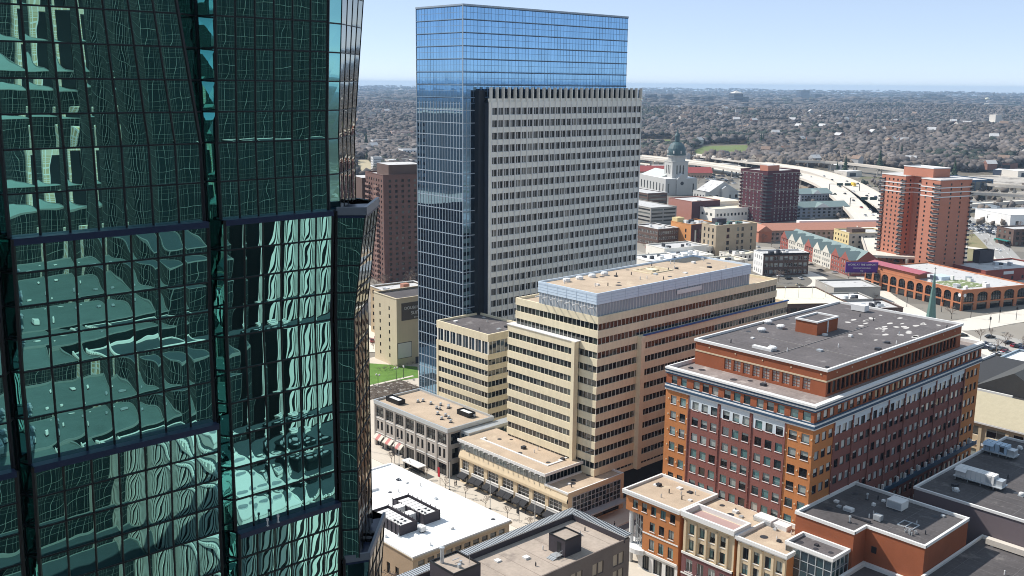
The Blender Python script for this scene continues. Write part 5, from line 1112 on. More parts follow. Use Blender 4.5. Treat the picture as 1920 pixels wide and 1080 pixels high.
b.quad((0, 14, HS), (0, 0, HS), (25.5, 0, HS), (25.5, 14, HS), 1); b.quad((1.7, 28.2, HS), (20, 28.2, HS), (20, 47.5, HS), (1.7, 47.5, HS), 1); b.quad((8.7, 14, HS), (20, 14, HS), (20, 28.2, HS), (8.7, 28.2, HS), 1)
b.quad((25.5, 0, 0), (25.5, 14, 0), (25.5, 14, HS), (25.5, 0, HS), 0); b.quad((20, 47.5, 0), (1.7, 47.5, 0), (1.7, 47.5, HS), (20, 47.5, HS), 0); b.quad((0, 14, 0), (8.7, 14, 0), (8.7, 14, HS), (0, 14, HS), 0)
b.build('wall', [salmon, greyroof], t, False); fa.finish(ST)
for zz in (HS - 10.3, HS - 7.6, HS - 4.9, HS - .3):
    b = MB()
    for (xa, xb, ya, yb) in ((-.25, 25.7, -.25, -.01), (-.25, -.01, -.01, 14.2), (1.45, 1.69, 28.0, 47.7), (1.69, 8.5, 27.95, 28.19), (8.45, 8.69, 14.2, 27.94)): b.box(xa, xb, ya, yb, zz - .25, zz + .3)
    b.build('white_band', [white], t, False)
for (xa, xb, ya, yb) in ((-.9, -.01, -.9, 4.2), (24.4, 26.4, -.9, 3.0), (.8, 1.69, 27.3, 31.4), (.9, 1.69, 44.6, 48.4)):
    for k in range(20):
        z = 2.0 + 2.75 * k; b = MB(); b.box(xa, xb, ya, yb, z - .3, z - .05, 0); b.box(xa, xa + .1, ya, yb, z - .05, z + .9, 1); b.box(xa + .1, xb, ya, ya + .1, z - .05, z + .9, 1)
        b.build('balcony', [greyst, darkmetal], t, False)
b = MB(); b.box(5.5, 19, 11, 34, HS, HS + 5.2, 0, 1); b.build('plant_room', [salmon, greyroof], t, False); b = MB(); b.rim(5.3, 19.2, 10.8, 34.2, HS + 5.2, HS + 5.7, .4); b.build('coping', [white], t, False)
# dark red tower
t = block('apartment_tower', 'dark maroon apartment tower with a central balcony stack and pink plant room', 'apartment tower', xy(1434, 419), -11, 37, 31, 42.5, dkred, greyroof, evenly(1, 27, 6, .34), evenly(8, 35, 6, .34), floors(1.5, 14, 2.85, 1.5), 'd2')
for k in range(14):
    z = 1.4 + 2.85 * k; b = MB(); b.box(-1.1, -.01, -1.1, 5.0, z - .2, z, 0); b.box(-.01, 5.5, -1.1, -.01, z - .2, z, 0); b.box(-1.1, -1.0, -1.1, 5, z, z + .9, 1); b.box(-1.0, 5.5, -1.1, -1.0, z, z + .9, 1); b.build('balcony', [mat('dark balcony', (.12, .11, .12), .8, .1), darkmetal], t, False)
for k in range(15):
    z = 1.4 + 2.85 * k
    for (xa, xb, ya, yb) in ((-.9, -.01, 28.6, 31.6), (34.6, 37.8, -.9, -.01)):
        if k < 14: b = MB(); b.box(xa, xb, ya, yb, z - .2, z, 0); b.box(xa, xa + .1, ya, yb, z, z + .9, 0); b.build('balcony', [greyst], t, False)
for zz in (12, 26.2, 40.4): b = MB(); b.box(-.12, -.01, 5.2, 31, zz, zz + .3); b.box(5.6, 37, -.12, -.01, zz, zz + .3); b.each('white_band', [greyst], t, False)
b = MB(); b.box(3, 16, 3, 12, 42, 47, 0, 1); b.build('plant_room', [salmon, greyroof], t, False)
# brown tower far left
t = block('apartment_tower', 'brown brick apartment tower with rows of arched balconies, left of the blue glass tower', 'apartment tower', (318, 452), -14, 34, 28, 60.5, mat('brown plum brick', (.17, .095, .08), .9, .1, .3, 3.0), greyroof, evenly(1, 27, 7, .4), evenly(2, 32, 8, .4), floors(1.5, 20, 2.9, 1.5))
mb_ = mat('balcony tan', (.28, .17, .14), .9, .1)
for (ya, yb) in ((20, 25.5), (7, 12)):
    for k in range(19): z = 1.5 + 2.9 * k; b = MB(); b.box(-1.2, -.01, ya, yb, z - .25, z, 0); b.box(-1.2, -1.1, ya, yb, z, z + .9, 1); b.build('balcony', [mb_, mb_], t, False)
b = MB(); b.box(4, 24, 2, 20, 60, 66, 0, 1); b.box(24.02, 33, 2, 14, 60, 62.5, 0, 1); b.each('plant_room', [dkbr, greyroof], t, False)
b = MB(); b.box(-2, 32, 28.05, 44, 0, 57.0, 0, 1); b.build('rear_wing', [dkbr, greyroof], t, False)
fa = Facade(t, False); b = MB(); fa.wall(b, (-2.02, 44), (0, -1), 15.9, 0, 56.5, evenly(1, 15, 4, .45), floors(1.5, 19, 2.9, 1.5), .25, 0, 'd'); b.build('wing_front', [dkbr], t, False); fa.finish(ST, 100)
# yellow apartments, hotel
t = block('apartment_house', 'yellow stone apartment house with rows of small windows behind bare trees', 'apartment house', (246.5, 341), -8, 22, 26, 21, mat('yellow stone', (.55, .43, .28), .85, .08), greyroof, evenly(1, 25, 7, .42), evenly(1, 21, 5, .4), floors(1.5, 6, 3.3, 1.7), trim=white)
b = MB(); b.box(6, 9, 6, 9, 20, 24.5); b.each('chimney', [terr], t, False); clutter(t, 18, 22, 20.5, 5, 3)
t = block('hotel', 'cream hotel slab with a dark lettered sign panel and a blank white board', 'hotel', (224.5, 311.5), -4, 26, 17, 27.5, mat('cream hotel wall', (.68, .58, .42), .85, .05, streak=.05), roofblk, [(4, 5), (11, 12)], [], floors(3, 7, 3.2, 1.6))
b = MB(); b.box(2.2, 15.5, -.12, -.004, 18.6, 25.6); sg = b.build('sign_panel', [mat('grey brown sign', (.11, .09, .075), .7, .06)], t, False)
lettering('DOUBLETREE', 1.7, white, t, (8.6, -.16, 23.4), 0); lettering('SUITES', 1.9, white, t, (9.4, -.16, 21.2), 0); lettering('BY HILTON', .8, white, t, (10, -.16, 19.4), 0)
b = MB(); b.rim(.6, 7.0, -.2, .0, 3.0, 3.0, .1) if 0 else b.box(.4, 6.6, -.14, -.004, 3.6, 9.6, 0); b.build('white_board', [white], t, False); b = MB(); b.box(.2, 6.8, -.1, -.005, 3.4, 3.58); b.box(.2, 6.8, -.1, -.005, 9.62, 9.8); b.box(.2, .38, -.1, -.005, 3.58, 9.62); b.box(6.62, 6.8, -.1, -.005, 3.58, 9.62); b.build('board_frame', [charcoal], t, False)
b = MB()
for k in range(4): b.box(8.5 + 4.3 * k, 10.2 + 4.3 * k, -.06, -.003, .2, 3.0)
b.each('doorway', [darkmetal], t, False)
# orange brick arcade
t = thing('arcade_building', 'long orange brick building with tall dark arches and two round white signs at its corner', 'arcade building', (500.5, 211, 0), rad(-20)); b = MB(); fa = Facade(t, False); WY, WX, HA = 70.0, 46.0, 10.8
orb = mat('arcade orange brick', (.46, .18, .09), .9, .08, .3, 3.0)
b.box(.5, WX, .5, WY, 0, HA - .6, 1, 2); b.rim(-.1, WX, -.1, WY, HA - .6, HA, .5, 3)
def arches(mb, org, d, n, W, m0):
    bay = W / n
    for i in range(n):
        for (u0, u1, z0, z1) in ((0, .12, 0, HA - .61), (.88, 1, 0, HA - .61), (.12, .88, 9.2, HA - .61), (.12, .88, 3.6, 4.4)):
            ua, ub = bay * (i + u0), bay * (i + u1); q = lambda u, z, o=0: (org[0] + d[0] * u - d[1] * o, org[1] + d[1] * u + d[0] * o, z)
            mb.quad(q(ua, z0), q(ub, z0), q(ub, z1), q(ua, z1), m0)
            mb.quad(q(ua, z0, .5), q(ua, z0), q(ua, z1), q(ua, z1, .5), m0); mb.quad(q(ub, z0), q(ub, z0, .5), q(ub, z1, .5), q(ub, z1), m0)
            mb.quad(q(ua, z0), q(ua, z0, .5), q(ub, z0, .5), q(ub, z0), m0)
        cx = bay * (i + .5); r = bay * .38
        for k in range(8):   # arch haunches
            a0, a1 = math.pi * k / 8, math.pi * (k + 1) / 8; s = .55
            p0 = (cx - r * math.cos(a0), 9.2 - 1.9 + 1.9 * math.sin(a0)); p1 = (cx - r * math.cos(a1), 9.2 - 1.9 + 1.9 * math.sin(a1))
            q = lambda u, z: (org[0] + d[0] * u, org[1] + d[1] * u, z)
            mb.quad(q(p0[0], p0[1]), q(p1[0], p1[1]), q(p1[0], 9.2), q(p0[0], 9.2), m0)
        for k in range(1, 4):
            u = bay * (i + .12 + .19 * k); q = (org[0] + d[0] * u - d[1] * .3, org[1] + d[1] * u + d[0] * .3); mb.box(q[0] - .08, q[0] + .08, q[1] - .08, q[1] + .08, 4.4, 9, 4)
        for zz in (5.8, 7.2):
            a_, c_ = bay * (i + .12), bay * (i + .88); q0 = Vector((org[0] + d[0] * a_ - d[1] * .32, org[1] + d[1] * a_ + d[0] * .32, zz)); q1 = Vector((org[0] + d[0] * c_ - d[1] * .32, org[1] + d[1] * c_ + d[0] * .32, zz)); mb.bar(q0, q1, .14, 4)
arches(b, (0, WY), (0, -1), 11, WY, 0); arches(b, (0, 0), (1, 0), 5, WX, 0)
b.build('wall', [orb, darkwin, greyroof, orb, darkmetal], t, False)
for (x, y, a) in ((-.08, 1.6, -90), (1.6, -.08, 0)):
    c = MB(); c.lathe(0, 0, [(.95, 0), (.95, .12), (.05, .121)], 20); o = c.build('round_sign', [white], t, False); o.location = (x, y, 8.0); o.rotation_euler = (rad(90), 0, rad(a))
b = MB(); b.box(1.5, 10, 34, WY - .5, HA - .6, HA + 2.6, 0, 1); b.quad((.4, WY - .3, HA + 2.6), (.4, 30, HA + 2.6), (6, 30, HA + 3.8), (6, WY - .3, HA + 3.8), 2); b.quad((6, WY - .3, HA + 3.8), (6, 30, HA + 3.8), (11, 30, HA + 2.6), (11, WY - .3, HA + 2.6), 2); b.tri((.4, 30, HA + 2.6), (11, 30, HA + 2.6), (6, 30, HA + 3.8), 2); b.build('upper_storey', [orb, greyroof, mat('raspberry roof', (.36, .11, .14), .7, .08, .3, 2.0)], t, False)
b = MB(); b.box(4, 24, 6, 24, HA - .6, HA - .45); b.build('roof_garden', [mat('roof garden', (.18, .22, .10), .95, .3, .5, 2.0, patch=(.6, .58, .52), pscale=.4, pth=.55)], t, False)
clutter(t, 30, 30, HA, 9, 5, [white, white, steel]); b = MB(); b.box(12, 20, 26, 34, HA - .6, HA + 1.2); b.each('skylight', [metalblue], t, False)
# billboard
bp = G(1613, 541); t = thing('billboard', 'purple billboard with white lettering on a roof by the street', 'billboard', (bp.x, bp.y, 7.5), rad(-42)); b = MB(); b.box(-9, 9, 0, .6, 1.6, 7.4, 0); b.build('panel', [mat('purple panel', (.095, .03, .22), .6, .04)], t, False)
lettering('WORK AT THE AIRPORT', 1.45, white, t, (0, -.05, 6.0), 0); lettering('mspairport.com/jobs', 1.15, white, t, (0, -.05, 4.2), 0); lettering('msp', 1.1, white, t, (0, -.05, 2.6), 0)
for x in (-6, 0, 6): b = MB(); b.bar((x, .9, 0), (x, .9, 6.5), .4); b.build('post', [darkmetal], t, False)
b = MB(); b.box(-9.2, 9.2, -.9, 0, 1.3, 1.45); b.build('catwalk', [steel], t, False)
block('low_building', 'low grey flat building carrying the purple billboard', 'low building', xy(1562, 566, 0), -34, 26, 22, 7.4, greyst, greyroof, [], [], [])
t = block('low_building', 'low pale roofed brick shop between the orange tower and the arcade', 'low building', xy(1612, 600, 0), -34, 22, 20, 5.5, dkbr, greyroof, [], evenly(1, 21, 6, .5), floors(1, 1, 3, 2)); clutter(t, 18, 16, 5.3, 8, 8)
t = block('low_building', 'low pale roofed row of shops behind the orange tower roof', 'low building', xy(1530, 585, 0), -34, 30, 16, 6.0, greyst, whiteroof, [], evenly(1, 29, 7, .5), floors(1, 1, 3, 2)); clutter(t, 26, 12, 5.8, 6, 9)
# white and dark block
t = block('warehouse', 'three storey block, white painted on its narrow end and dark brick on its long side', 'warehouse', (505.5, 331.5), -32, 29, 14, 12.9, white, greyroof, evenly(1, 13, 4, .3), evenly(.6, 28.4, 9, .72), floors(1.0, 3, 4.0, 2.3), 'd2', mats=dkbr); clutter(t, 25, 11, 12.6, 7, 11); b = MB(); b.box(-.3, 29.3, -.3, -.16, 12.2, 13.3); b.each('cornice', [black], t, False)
t = block('car_park_building', 'brick parking deck with a bright cream roof and light poles', 'parking deck', xy(1444, 602, 0), -36, 39, 40, 8.0, dkbr, creamroof, evenly(1, 39, 9, .75), evenly(1, 38, 9, .75), floors(1.2, 2, 3.2, 1.7), 'plain', par=.4)
for k in range(5): b = MB(); b.bar((6 + 7 * k, 16, 7.6), (6 + 7 * k, 16, 13.5), .18); b.bar((6 + 7 * k, 15, 13.5), (6 + 7 * k, 17, 13.5), .2); b.build('light_pole', [steel], t, False)
t = block('brick_building', 'tan brick building with arched windows beside a parking yard', 'apartment house', (541, 392), -14, 35, 15, 20.0, tanst, greyroof, evenly(1, 14, 3, .35), [(9, 11.4), (17.6, 19.6), (21.6, 23.6), (29.6, 31)], floors(2.5, 4, 4.3, 2.6), trim=cream); clutter(t, 30, 11, 19.8, 9, 12, [copper, darkmetal, steel]); b = MB(); b.box(8, 16, 9, 14.5, 19.5, 23); b.each('penthouse', [charcoal], t, False)
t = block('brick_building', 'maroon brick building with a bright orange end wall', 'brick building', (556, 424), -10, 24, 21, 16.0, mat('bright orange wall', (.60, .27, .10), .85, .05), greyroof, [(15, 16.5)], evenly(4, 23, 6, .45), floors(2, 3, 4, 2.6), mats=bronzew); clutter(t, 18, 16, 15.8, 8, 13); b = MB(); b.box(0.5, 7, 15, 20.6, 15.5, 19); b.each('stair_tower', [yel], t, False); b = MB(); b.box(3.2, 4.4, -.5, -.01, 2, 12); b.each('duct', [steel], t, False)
t = block('brick_building', 'two tone banded block of dark brick with white window strips beside the tall stone flank', 'office block', (540, 440), -12, 18, 26, 12.5, dkbr, greyroof, evenly(.5, 25.5, 14, .7), evenly(.5, 17.5, 9, .7), floors(1.2, 3, 3.7, 2.0), 'd2', trim=white); clutter(t, 14, 22, 12.3, 5, 14)
t = block('garage', 'long grey parking deck with open dark levels, behind the stone flank', 'parking deck', (628, 520), -14, 26, 55, 13, greyst, greyroof, [(1, 25), (26, 54)], [(1, 12), (13, 25)], floors(1.4, 4, 3.0, 1.4), 'plain', par=.4)
t = block('garage', 'farther parking deck with pale bands and dark openings, below the cathedral', 'parking deck', (705, 588), -14, 22, 60, 14, dkbr, greyroof, [(1, 28), (29, 59)], [(1, 21)], floors(1.4, 4, 3.1, 1.5), 'plain', trim=white)
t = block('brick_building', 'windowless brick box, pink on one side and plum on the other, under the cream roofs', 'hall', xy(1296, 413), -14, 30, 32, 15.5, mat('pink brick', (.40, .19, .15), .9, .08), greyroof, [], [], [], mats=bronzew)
t = block('concert_hall', 'low complex with bright cream roofs in front of the cathedral', 'hall', (676, 492), -16, 46, 62, 11, stone2, creamroof, evenly(2, 60, 10, .5), evenly(1, 45, 12, .5), floors(5, 1, 3, 2.2), trim=white)
b = MB(); b.box(6, 44, 22, 60, 10.4, 13.5, 0, 1); b.rim(5.8, 44.2, 21.8, 60.2, 13.5, 14.2, .6, 0); b.build('upper_roof', [stone2, creamroof], t, False); b = MB(); b.box(-.5, 3.5, 24, 30, 10.4, 16, 0, 1); b.build('stair_tower', [stone2, greyroof], t, False); b = MB(); b.box(38, 45, 2, 12, 10.4, 15, 0, 1); b.build('roof_pavilion', [stone2, creamroof], t, False)
t = block('church', 'small grey gabled church to the right of the cathedral', 'church', xy(1322, 376), -20, 42, 22, 8, granite, greyroof, evenly(1, 21, 4, .4), evenly(2, 40, 5, .4), floors(1.5, 1, 3, 3.4)); b = MB(); b.gable(4, 38, -.5, 22.5, 8.3, 18, 'y', 0, 1); b.build('gable_roof', [greyroof, granite], t, False); b = MB(); b.box(17, 25, -4, -.02, 0, 11, 0); b.gable(16.5, 25.5, -4.2, 0, 11, 14, 'y', 1, 0); b.build('porch', [granite, greyroof], t, False)
# green roofed flats, terracotta roof row
for (px, py, w, d, h, rot, lab) in ((1490, 410, 52, 16, 9, -26, 'nearer'), (1500, 384, 34, 20, 10, -26, 'farther')):
    t = block('flats', lab + ' of two low flats with pale green hipped roofs beside the maroon tower', 'flats', xy(px, py), rot, w, d, h, mat('blue grey wall', (.27, .29, .33), .85, .08), sage, evenly(1, d - 1, 4, .4), evenly(1, w - 1, 10, .5), floors(1.2, 3, 2.8, 1.6)); b = MB(); b.gable(-1, w + 1, -1, d + 1, h + .35, h + 4.5, 'x', 0, 0); 
    b.gable(w * .35, w * .62, -2.5, d * .5, h + .35, h + 4, 'y', 0, 1); b.build('hipped_roof', [sage, white], t, False)
t = block('flats', 'long curved row of flats with a terracotta tiled roof', 'flats', xy(1440, 452), -33, 98, 17, 7.5, mat('pinkish wall', (.46, .33, .28), .85, .08), terr, evenly(1, 16, 4, .6), evenly(1, 97, 24, .5), floors(1, 2, 3.2, 1.7)); b = MB(); b.gable(-1.5, 99.5, -1.5, 18.5, 7.85, 12, 'x', 0, 0); b.build('tiled_roof', [terr], t, False); b = MB(); b.box(30, 98, 14, 19, 10.6, 12.4, 0); b.build('white_parapet', [white], t, False)
b = MB(); b.box(-10, -.1, -6, 14, 0, 8, 0, 1); b.gable(-11, .5, -7, 15, 8, 12, 'y', 1, 1); b.build('end_pavilion', [salmon, terr], t, False)
# townhouses
tb = None; o1 = Vector((596, 378, 0)); o2 = Vector((543.5, 296.5, 0)); d_ = (o2 - o1); nU = 8
hr = math.atan2(d_.y, d_.x) + math.pi / 2
for k in range(nU):
    p = o1 + d_ * ((k + 1) / nU); w_ = d_.length / nU; lightw = k in (1, 2, 4, 5)
    t = thing('townhouse', ('pale gabled townhouse, ' if lightw else 'red brick gabled townhouse, ') + ('far left end of the green roofed row', 'second from the far end of the green roofed row', 'third from the far end of the green roofed row', 'fourth from the far end of the green roofed row', 'fourth from the near end of the green roofed row', 'third from the near end of the green roofed row', 'second from the near end of the green roofed row', 'near right end of the green roofed row')[k], 'townhouse', p, hr, 'green roofed townhouse row')
    wm_ = mat('pale townhouse wall', (.60, .57, .50), .85, .06) if lightw else mat('red townhouse brick', (.30, .095, .075), .9, .1); fa = Facade(t, False); b = MB()
    fa.wall(b, (0, w_), (0, -1), w_, 0, 9.5, evenly(.8, w_ - .8, 4, .5), floors(1.0, 3, 2.9, 1.7), .25, 0, 'd2'); b.quad((0, 0, 0), (16, 0, 0), (16, 0, 9.5), (0, 0, 9.5), 1); b.quad((0, w_, 9.5), (16, w_, 9.5), (16, w_, 0), (0, w_, 0), 1)
    if k == nU - 1: pass
    b.build('wall', [wm_, mat('red townhouse brick', (.3, .1, .08))], t, False); fa.finish(ST)
    b = MB(); b.gable(-.5, 9, w_ * .08, w_ * .92, 9.3, 14.2, 'x', 0, 1); b.gable(4, 18, -.2, w_ + .2, 9.5, 14.8, 'y', 0, 1); b.build('roof', [sage, wm_], t, False)
t = block('apartment_house', 'yellow and grey apartment house between the townhouses and the highway', 'apartment house', xy(1590, 470), -33, 30, 22, 12, yel, greyroof, evenly(1, 21, 5, .35), evenly(1, 29, 6, .35), floors(1.5, 3, 3.5, 1.7), mats=greyst); b = MB(); b.box(4, 14, 4, 12, 11.5, 14.5); b.each('penthouse', [dkbr], t, False)
# cathedral
cp = xy(1262, 366); t = thing('cathedral', 'pale granite cathedral with a square tower and a dark copper dome and lantern', 'cathedral', (cp[0], cp[1], 0), rad(-24)); b = MB(); fa = Facade(t, False)
fa.wall(b, (-9, 0), (1, 0), 36, 0, 17, [(2.5, 4.2), (31, 32.7), (12, 15.5), (20.5, 24)], [(2.5, 11.5)], .5, 0, 'd'); fa.wall(b, (-9, 62), (0, -1), 62, 0, 17, evenly(2, 60, 8, .3), [(3.5, 11.5)], .5, 0, 'd')
b.quad((27, 0, 0), (27, 62, 0), (27, 62, 17), (27, 0, 17), 0); b.quad((-9, 0, 17), (27, 0, 17), (27, 62, 17), (-9, 62, 17), 1); b.build('wall', [granite, whiteroof], t, False); fa.finish(ST)
b = MB(); b.gable(3, 15, -1.5, 16, 16, 22, 'y', 0, 1); b.box(3.2, 14.8, -1.4, -.02, 0, 16, 1); b.build('gable_front', [greyroof, granite], t, False); b = MB(); b.gable(-7, 25, 16, 61, 17.02, 23, 'y', 0, 1); b.build('nave_roof', [mat('pale copper roof', (.50, .58, .55), .7, .06), granite], t, False)
c = MB(); c.lathe(0, 0, [(1.9, 0), (1.9, .1), (.05, .11)], 18); o = c.build('rose_window', [darkmetal], t, False); o.location = (9, -1.43, 12); o.rotation_euler = (rad(90), 0, 0)
fa = Facade(t, False); b = MB()
for (og, dd) in (((0, 4), (1, 0)), ((0, 22), (0, -1))): fa.wall(b, og, dd, 18, 17, 33, [(4.6, 6.2), (8.2, 9.8), (11.8, 13.4)], [(21, 30)], .5, 0, 'd')
b.quad((18, 4, 17), (18, 22, 17), (18, 22, 33), (18, 4, 33), 0); b.quad((0, 4, 33), (18, 4, 33), (18, 22, 33), (0, 22, 33), 0); tw = b.build('tower', [granite], t, False); fa.finish(ST)
b = MB(); b.rim(-.4, 18.4, 3.6, 22.4, 33, 34, 1.0); b.lathe(9, 13, [(8.8, 33), (8.8, 39), (10.2, 39.2), (10.2, 40)], 16, 0); b.build('drum', [granite], t, False)
for k in range(12): a = 2 * math.pi * k / 12; b = MB(); b.lathe(9 + 8.5 * math.cos(a), 13 + 8.5 * math.sin(a), [(.5, 33.5), (.5, 39)], 6); b.build('column', [granite], t, False)
b = MB(); b.lathe(9, 13, [(9.6, 40), (9.7, 43), (9.0, 46.8), (7.2, 50.2), (4.6, 52.6), (2.6, 53.4)], 20); b.build('dome', [mat('dark copper', (.06, .105, .115), .5, .12, .3, 2.0)], t, False)
b = MB(); b.lathe(9, 13, [(2.6, 53.4), (2.4, 59), (3.1, 59.2), (2.6, 60.4), (1.3, 62.5), (.6, 65), (.25, 69)], 12); b.build('lantern', [MATS['dark copper']], t, False)
b = MB()
for k in range(8): a = 2 * math.pi * k / 8; b.box(9 + 9.4 * math.cos(a) - .7, 9 + 9.4 * math.cos(a) + .7, 13 + 9.4 * math.sin(a) - .7, 13 + 9.4 * math.sin(a) + .7, 42, 44.8)
b.each('dormer', [granite], t, False)
for (px, py, w, d, lab) in ((1200, 331, 34, 15, 'long red roofed school wing behind the cathedral, left of its dome'), (1283, 334, 34, 15, 'long red roofed school wing behind the cathedral, right of its dome')):
    t = block('school', lab, 'school', xy(px, py), -38, w, d, 6, mat('buff brick', (.45, .30, .22), .9), redroof, evenly(1, d - 1, 3, .4), evenly(1, w - 1, 9, .4), floors(1, 1, 3.4, 2.2), most=30); b = MB(); b.gable(-1, w + 1, -1, d + 1, 6.35, 13, 'x', 0, 0); b.build('red_roof', [redroof], t, False)
# right edge: hall, sheds, brick shop, blue shed
tilem = mat('tan roof tile', (.42, .37, .26), .85, .1, .6, 2.0); dtile = mat('charcoal roof tile', (.075, .075, .072), .8, .15, .8, 2.0); corr = mat('black ribbed wall', (.045, .043, .043), .7, .2, 1.2, 3.0)
t = thing('theatre_hall', 'cream hall under a tan tiled roof, just right of the orange tower', 'hall', (293, 60, 0)); fa = Facade(t); b = MB()
fa.wall(b, (293, 122), (0, -1), 70, 0, 13.6, evenly(.8, 69, 9, .74), [(1, 5.2), (9.4, 12.2)], .4, 0, 'd2'); b.quad((293, 122, 13.6), (293, 52, 13.6), (322, 52, 13.6), (322, 122, 13.6), 0); b.quad((322, 52, 0), (322, 122, 0), (322, 122, 13.6), (322, 52, 13.6), 0); b.build('wall', [cream], t); fa.finish(ST)
b = MB(); b.quad((292.3, 122.5, 13.8), (292.3, 52, 13.8), (308, 52, 18.5), (308, 122.5, 18.5)); b.quad((308, 122.5, 18.5), (308, 52, 18.5), (324, 52, 13.8), (324, 122.5, 13.8)); b.tri((292.3, 52, 13.8), (324, 52, 13.8), (308, 52, 18.5)); b.build('tiled_roof', [tilem], t)
b = MB()
for k in range(10): y = 122 - 7.7 * k; b.box(292.6, 292.995, y - .45, y + .45, 0, 13.7)
b.each('pilaster', [cream], t); b = MB(); b.box(292.7, 292.994, 52, 122, 6.6, 7.4); b.box(292.1, 293, 52, 122.3, 13.3, 13.75); b.each('band', [white], t)
t = thing('gabled_hall', 'black ribbed hall with a charcoal tiled gable roof behind the tan roofed hall', 'hall', (350, 120, 0)); b = MB(); b.box(325, 374, 100, 144, 0, 13.5, 0); b.build('wall', [corr], t); b = MB(); b.box(324.8, 374.2, 143.6, 144.2, 13.5, 14.2); b.box(324.8, 325.4, 118, 143.6, 13.5, 14.2); b.build('coping', [white], t)
b = MB(); b.gable(327, 375, 106, 132, 13.6, 21, 'x', 0, 1); b.build('tiled_roof', [dtile, corr], t); b = MB(); b.box(326, 334, 134, 140, 13.5, 15.4, 0); b.build('roof_box', [white], t)
t = block('shed', 'low pale blue flat shed at the right edge beyond the car park fence', 'shed', (386, 118), 0, 28, 32, 7.5, mat('pale blue wall', (.40, .48, .54), .8, .05), whiteroof, evenly(1, 31, 3, .2), [], floors(1, 1, 3, 2))
t = block('shop', 'low red brick shop with a small white sign, behind the arcade', 'shop', xy(1846, 531), -20, 52, 28, 7, mat('shop red brick', (.28, .075, .06), .9, .1), greyroof, [(2, 3.2)], evenly(1, 50, 6, .2), floors(1, 1, 3, 2)); b = MB(); b.box(14, 22, -.2, -.01, 4.2, 6); b.build('sign', [white], t, False); clutter(t, 40, 20, 6.8, 5, 21)
t = block('house', 'narrow brown gabled corner house at the right edge beside the street', 'house', xy(1898, 462), -30, 26, 18, 12, dkbr, greyroof, evenly(1, 17, 3, .4), evenly(1, 25, 5, .5), floors(1, 3, 3.6, 2)); b = MB(); b.box(-3, -.05, 2, 16, 3.2, 3.6); b.build('teal_awning', [mat('teal awning', (.03, .22, .20), .7)], t, False)
t = block('shed', 'long blue ribbed shed beyond the salmon tower', 'shed', (1073, 457), -20, 34, 55, 15.0, mat('blue ribbed wall', (.05, .10, .17), .6, .12, .3, 1.0), greyroof, evenly(.5, 54.5, 6, .9), evenly(.5, 33, 4, .9), [(.6, 13.4)], 'plain')
t = block('warehouse', 'white flat roofed warehouse at the right edge behind the packed car park', 'warehouse', xy(1893, 424), -30, 60, 44, 9, white, whiteroof, [], evenly(2, 58, 6, .3), floors(1, 1, 3, 3)); t = block('wall', 'long blue grey wall at the back of the packed car park', 'wall', xy(1868, 400), -36, 3, 48, 6, mat('blue grey hoarding', (.25, .29, .33), .8), concrete, [], [], [])
t = block('tower_base', 'dark tiled wall behind the salmon tower', 'wall', (612, 250), -18, 12, 5, 14, charcoal, charcoal, [], [], []) 
# green spire
sp = (432, 195); t = thing('church', 'slender green copper spire rising behind the dark roof edge', 'church', (*sp, 0)); b = MB(); b.lathe(sp[0], sp[1], [(2.3, 9), (1.7, 15), (1.0, 22), (.35, 29), (.08, 31)], 8); b.build('spire', [copper], t); b = MB(); b.box(sp[0] - 3, sp[0] + 3, sp[1] - 3, sp[1] + 3, 0, 9.2); b.build('tower', [granite], t); b = MB(); b.bar((sp[0], sp[1], 31), (sp[0], sp[1], 32.8), .14); b.bar((sp[0] - .5, sp[1] + .5, 32.2), (sp[0] + .5, sp[1] - .5, 32.2), .12); b.build('cross', [darkmetal], t)
# low white roofs beside the stone flank
rr = random.Random(31)
for k, (px, py, w, d, h, m_) in enumerate(((1215, 512, 30, 22, 7, whiteroof), (1245, 490, 34, 20, 8, greyroof), (1285, 500, 22, 26, 6, whiteroof), (1330, 508, 30, 16, 5, creamroof), (1300, 482, 18, 12, 6, whiteroof), (1375, 490, 20, 14, 4, creamroof))):
    t = block('low_building', ('white', 'grey', 'white', 'cream', 'small white', 'small cream')[k] + ' roofed low building behind the beige offices, ' + ('nearest the stone flank', 'second from the stone flank', 'in the middle', 'right of the middle', 'farther back', 'beside the tan brick house')[k], 'low building', xy(px, py), -14, w, d, h, stone2, m_, evenly(1, d - 1, 4, .4), evenly(1, w - 1, 5, .4), floors(1, 1, 3, 2)); clutter(t, w - 3, d - 3, h - .2, 7, 40 + k)
# ================================================================== trees
bark = mat('grey bark', (.19, .155, .125), .95, .15, 1.0, 5.0); twig = mat('bare twigs', (.235, .185, .155), .95, .2, .6, 5.0, island=.25); greenery = mat('conifer needles', (.035, .06, .035), .9, .25, .5, 4.0)
def bare_tree(seed, h, spread, dens=1.0, tw=.05):
    r = random.Random(seed); tr = MB(); cr = MB()
    def grow(p, d, L, w, lv):
        q = p + d * L; (tr if lv < 2 else cr).bar(p, q, w, 0, w * .7, 3)
        if lv >= 4: 
            for _ in range(int(3 * dens)):
                e = q + Vector((r.gauss(0, 1), r.gauss(0, 1), r.gauss(.3, .8))).normalized() * L * .8; n_ = Vector((r.gauss(0, 1), r.gauss(0, 1), r.gauss(0, 1))).normalized() * tw * 1.6
                cr.tri(q - n_, q + n_, e)
            return
        for _ in range(r.choice((2, 3)) if lv else 4):
            nd = (d + Vector((r.gauss(0, spread), r.gauss(0, spread), r.gauss(.05, .25)))).normalized(); grow(q - d * L * r.random() * .3, nd, L * r.uniform(.62, .85), w * .62, lv + 1)
    grow(Vector((0, 0, 0)), Vector((0, 0, 1)), h * .26, h * .028, 0)
    return tr, cr
TREE = {}
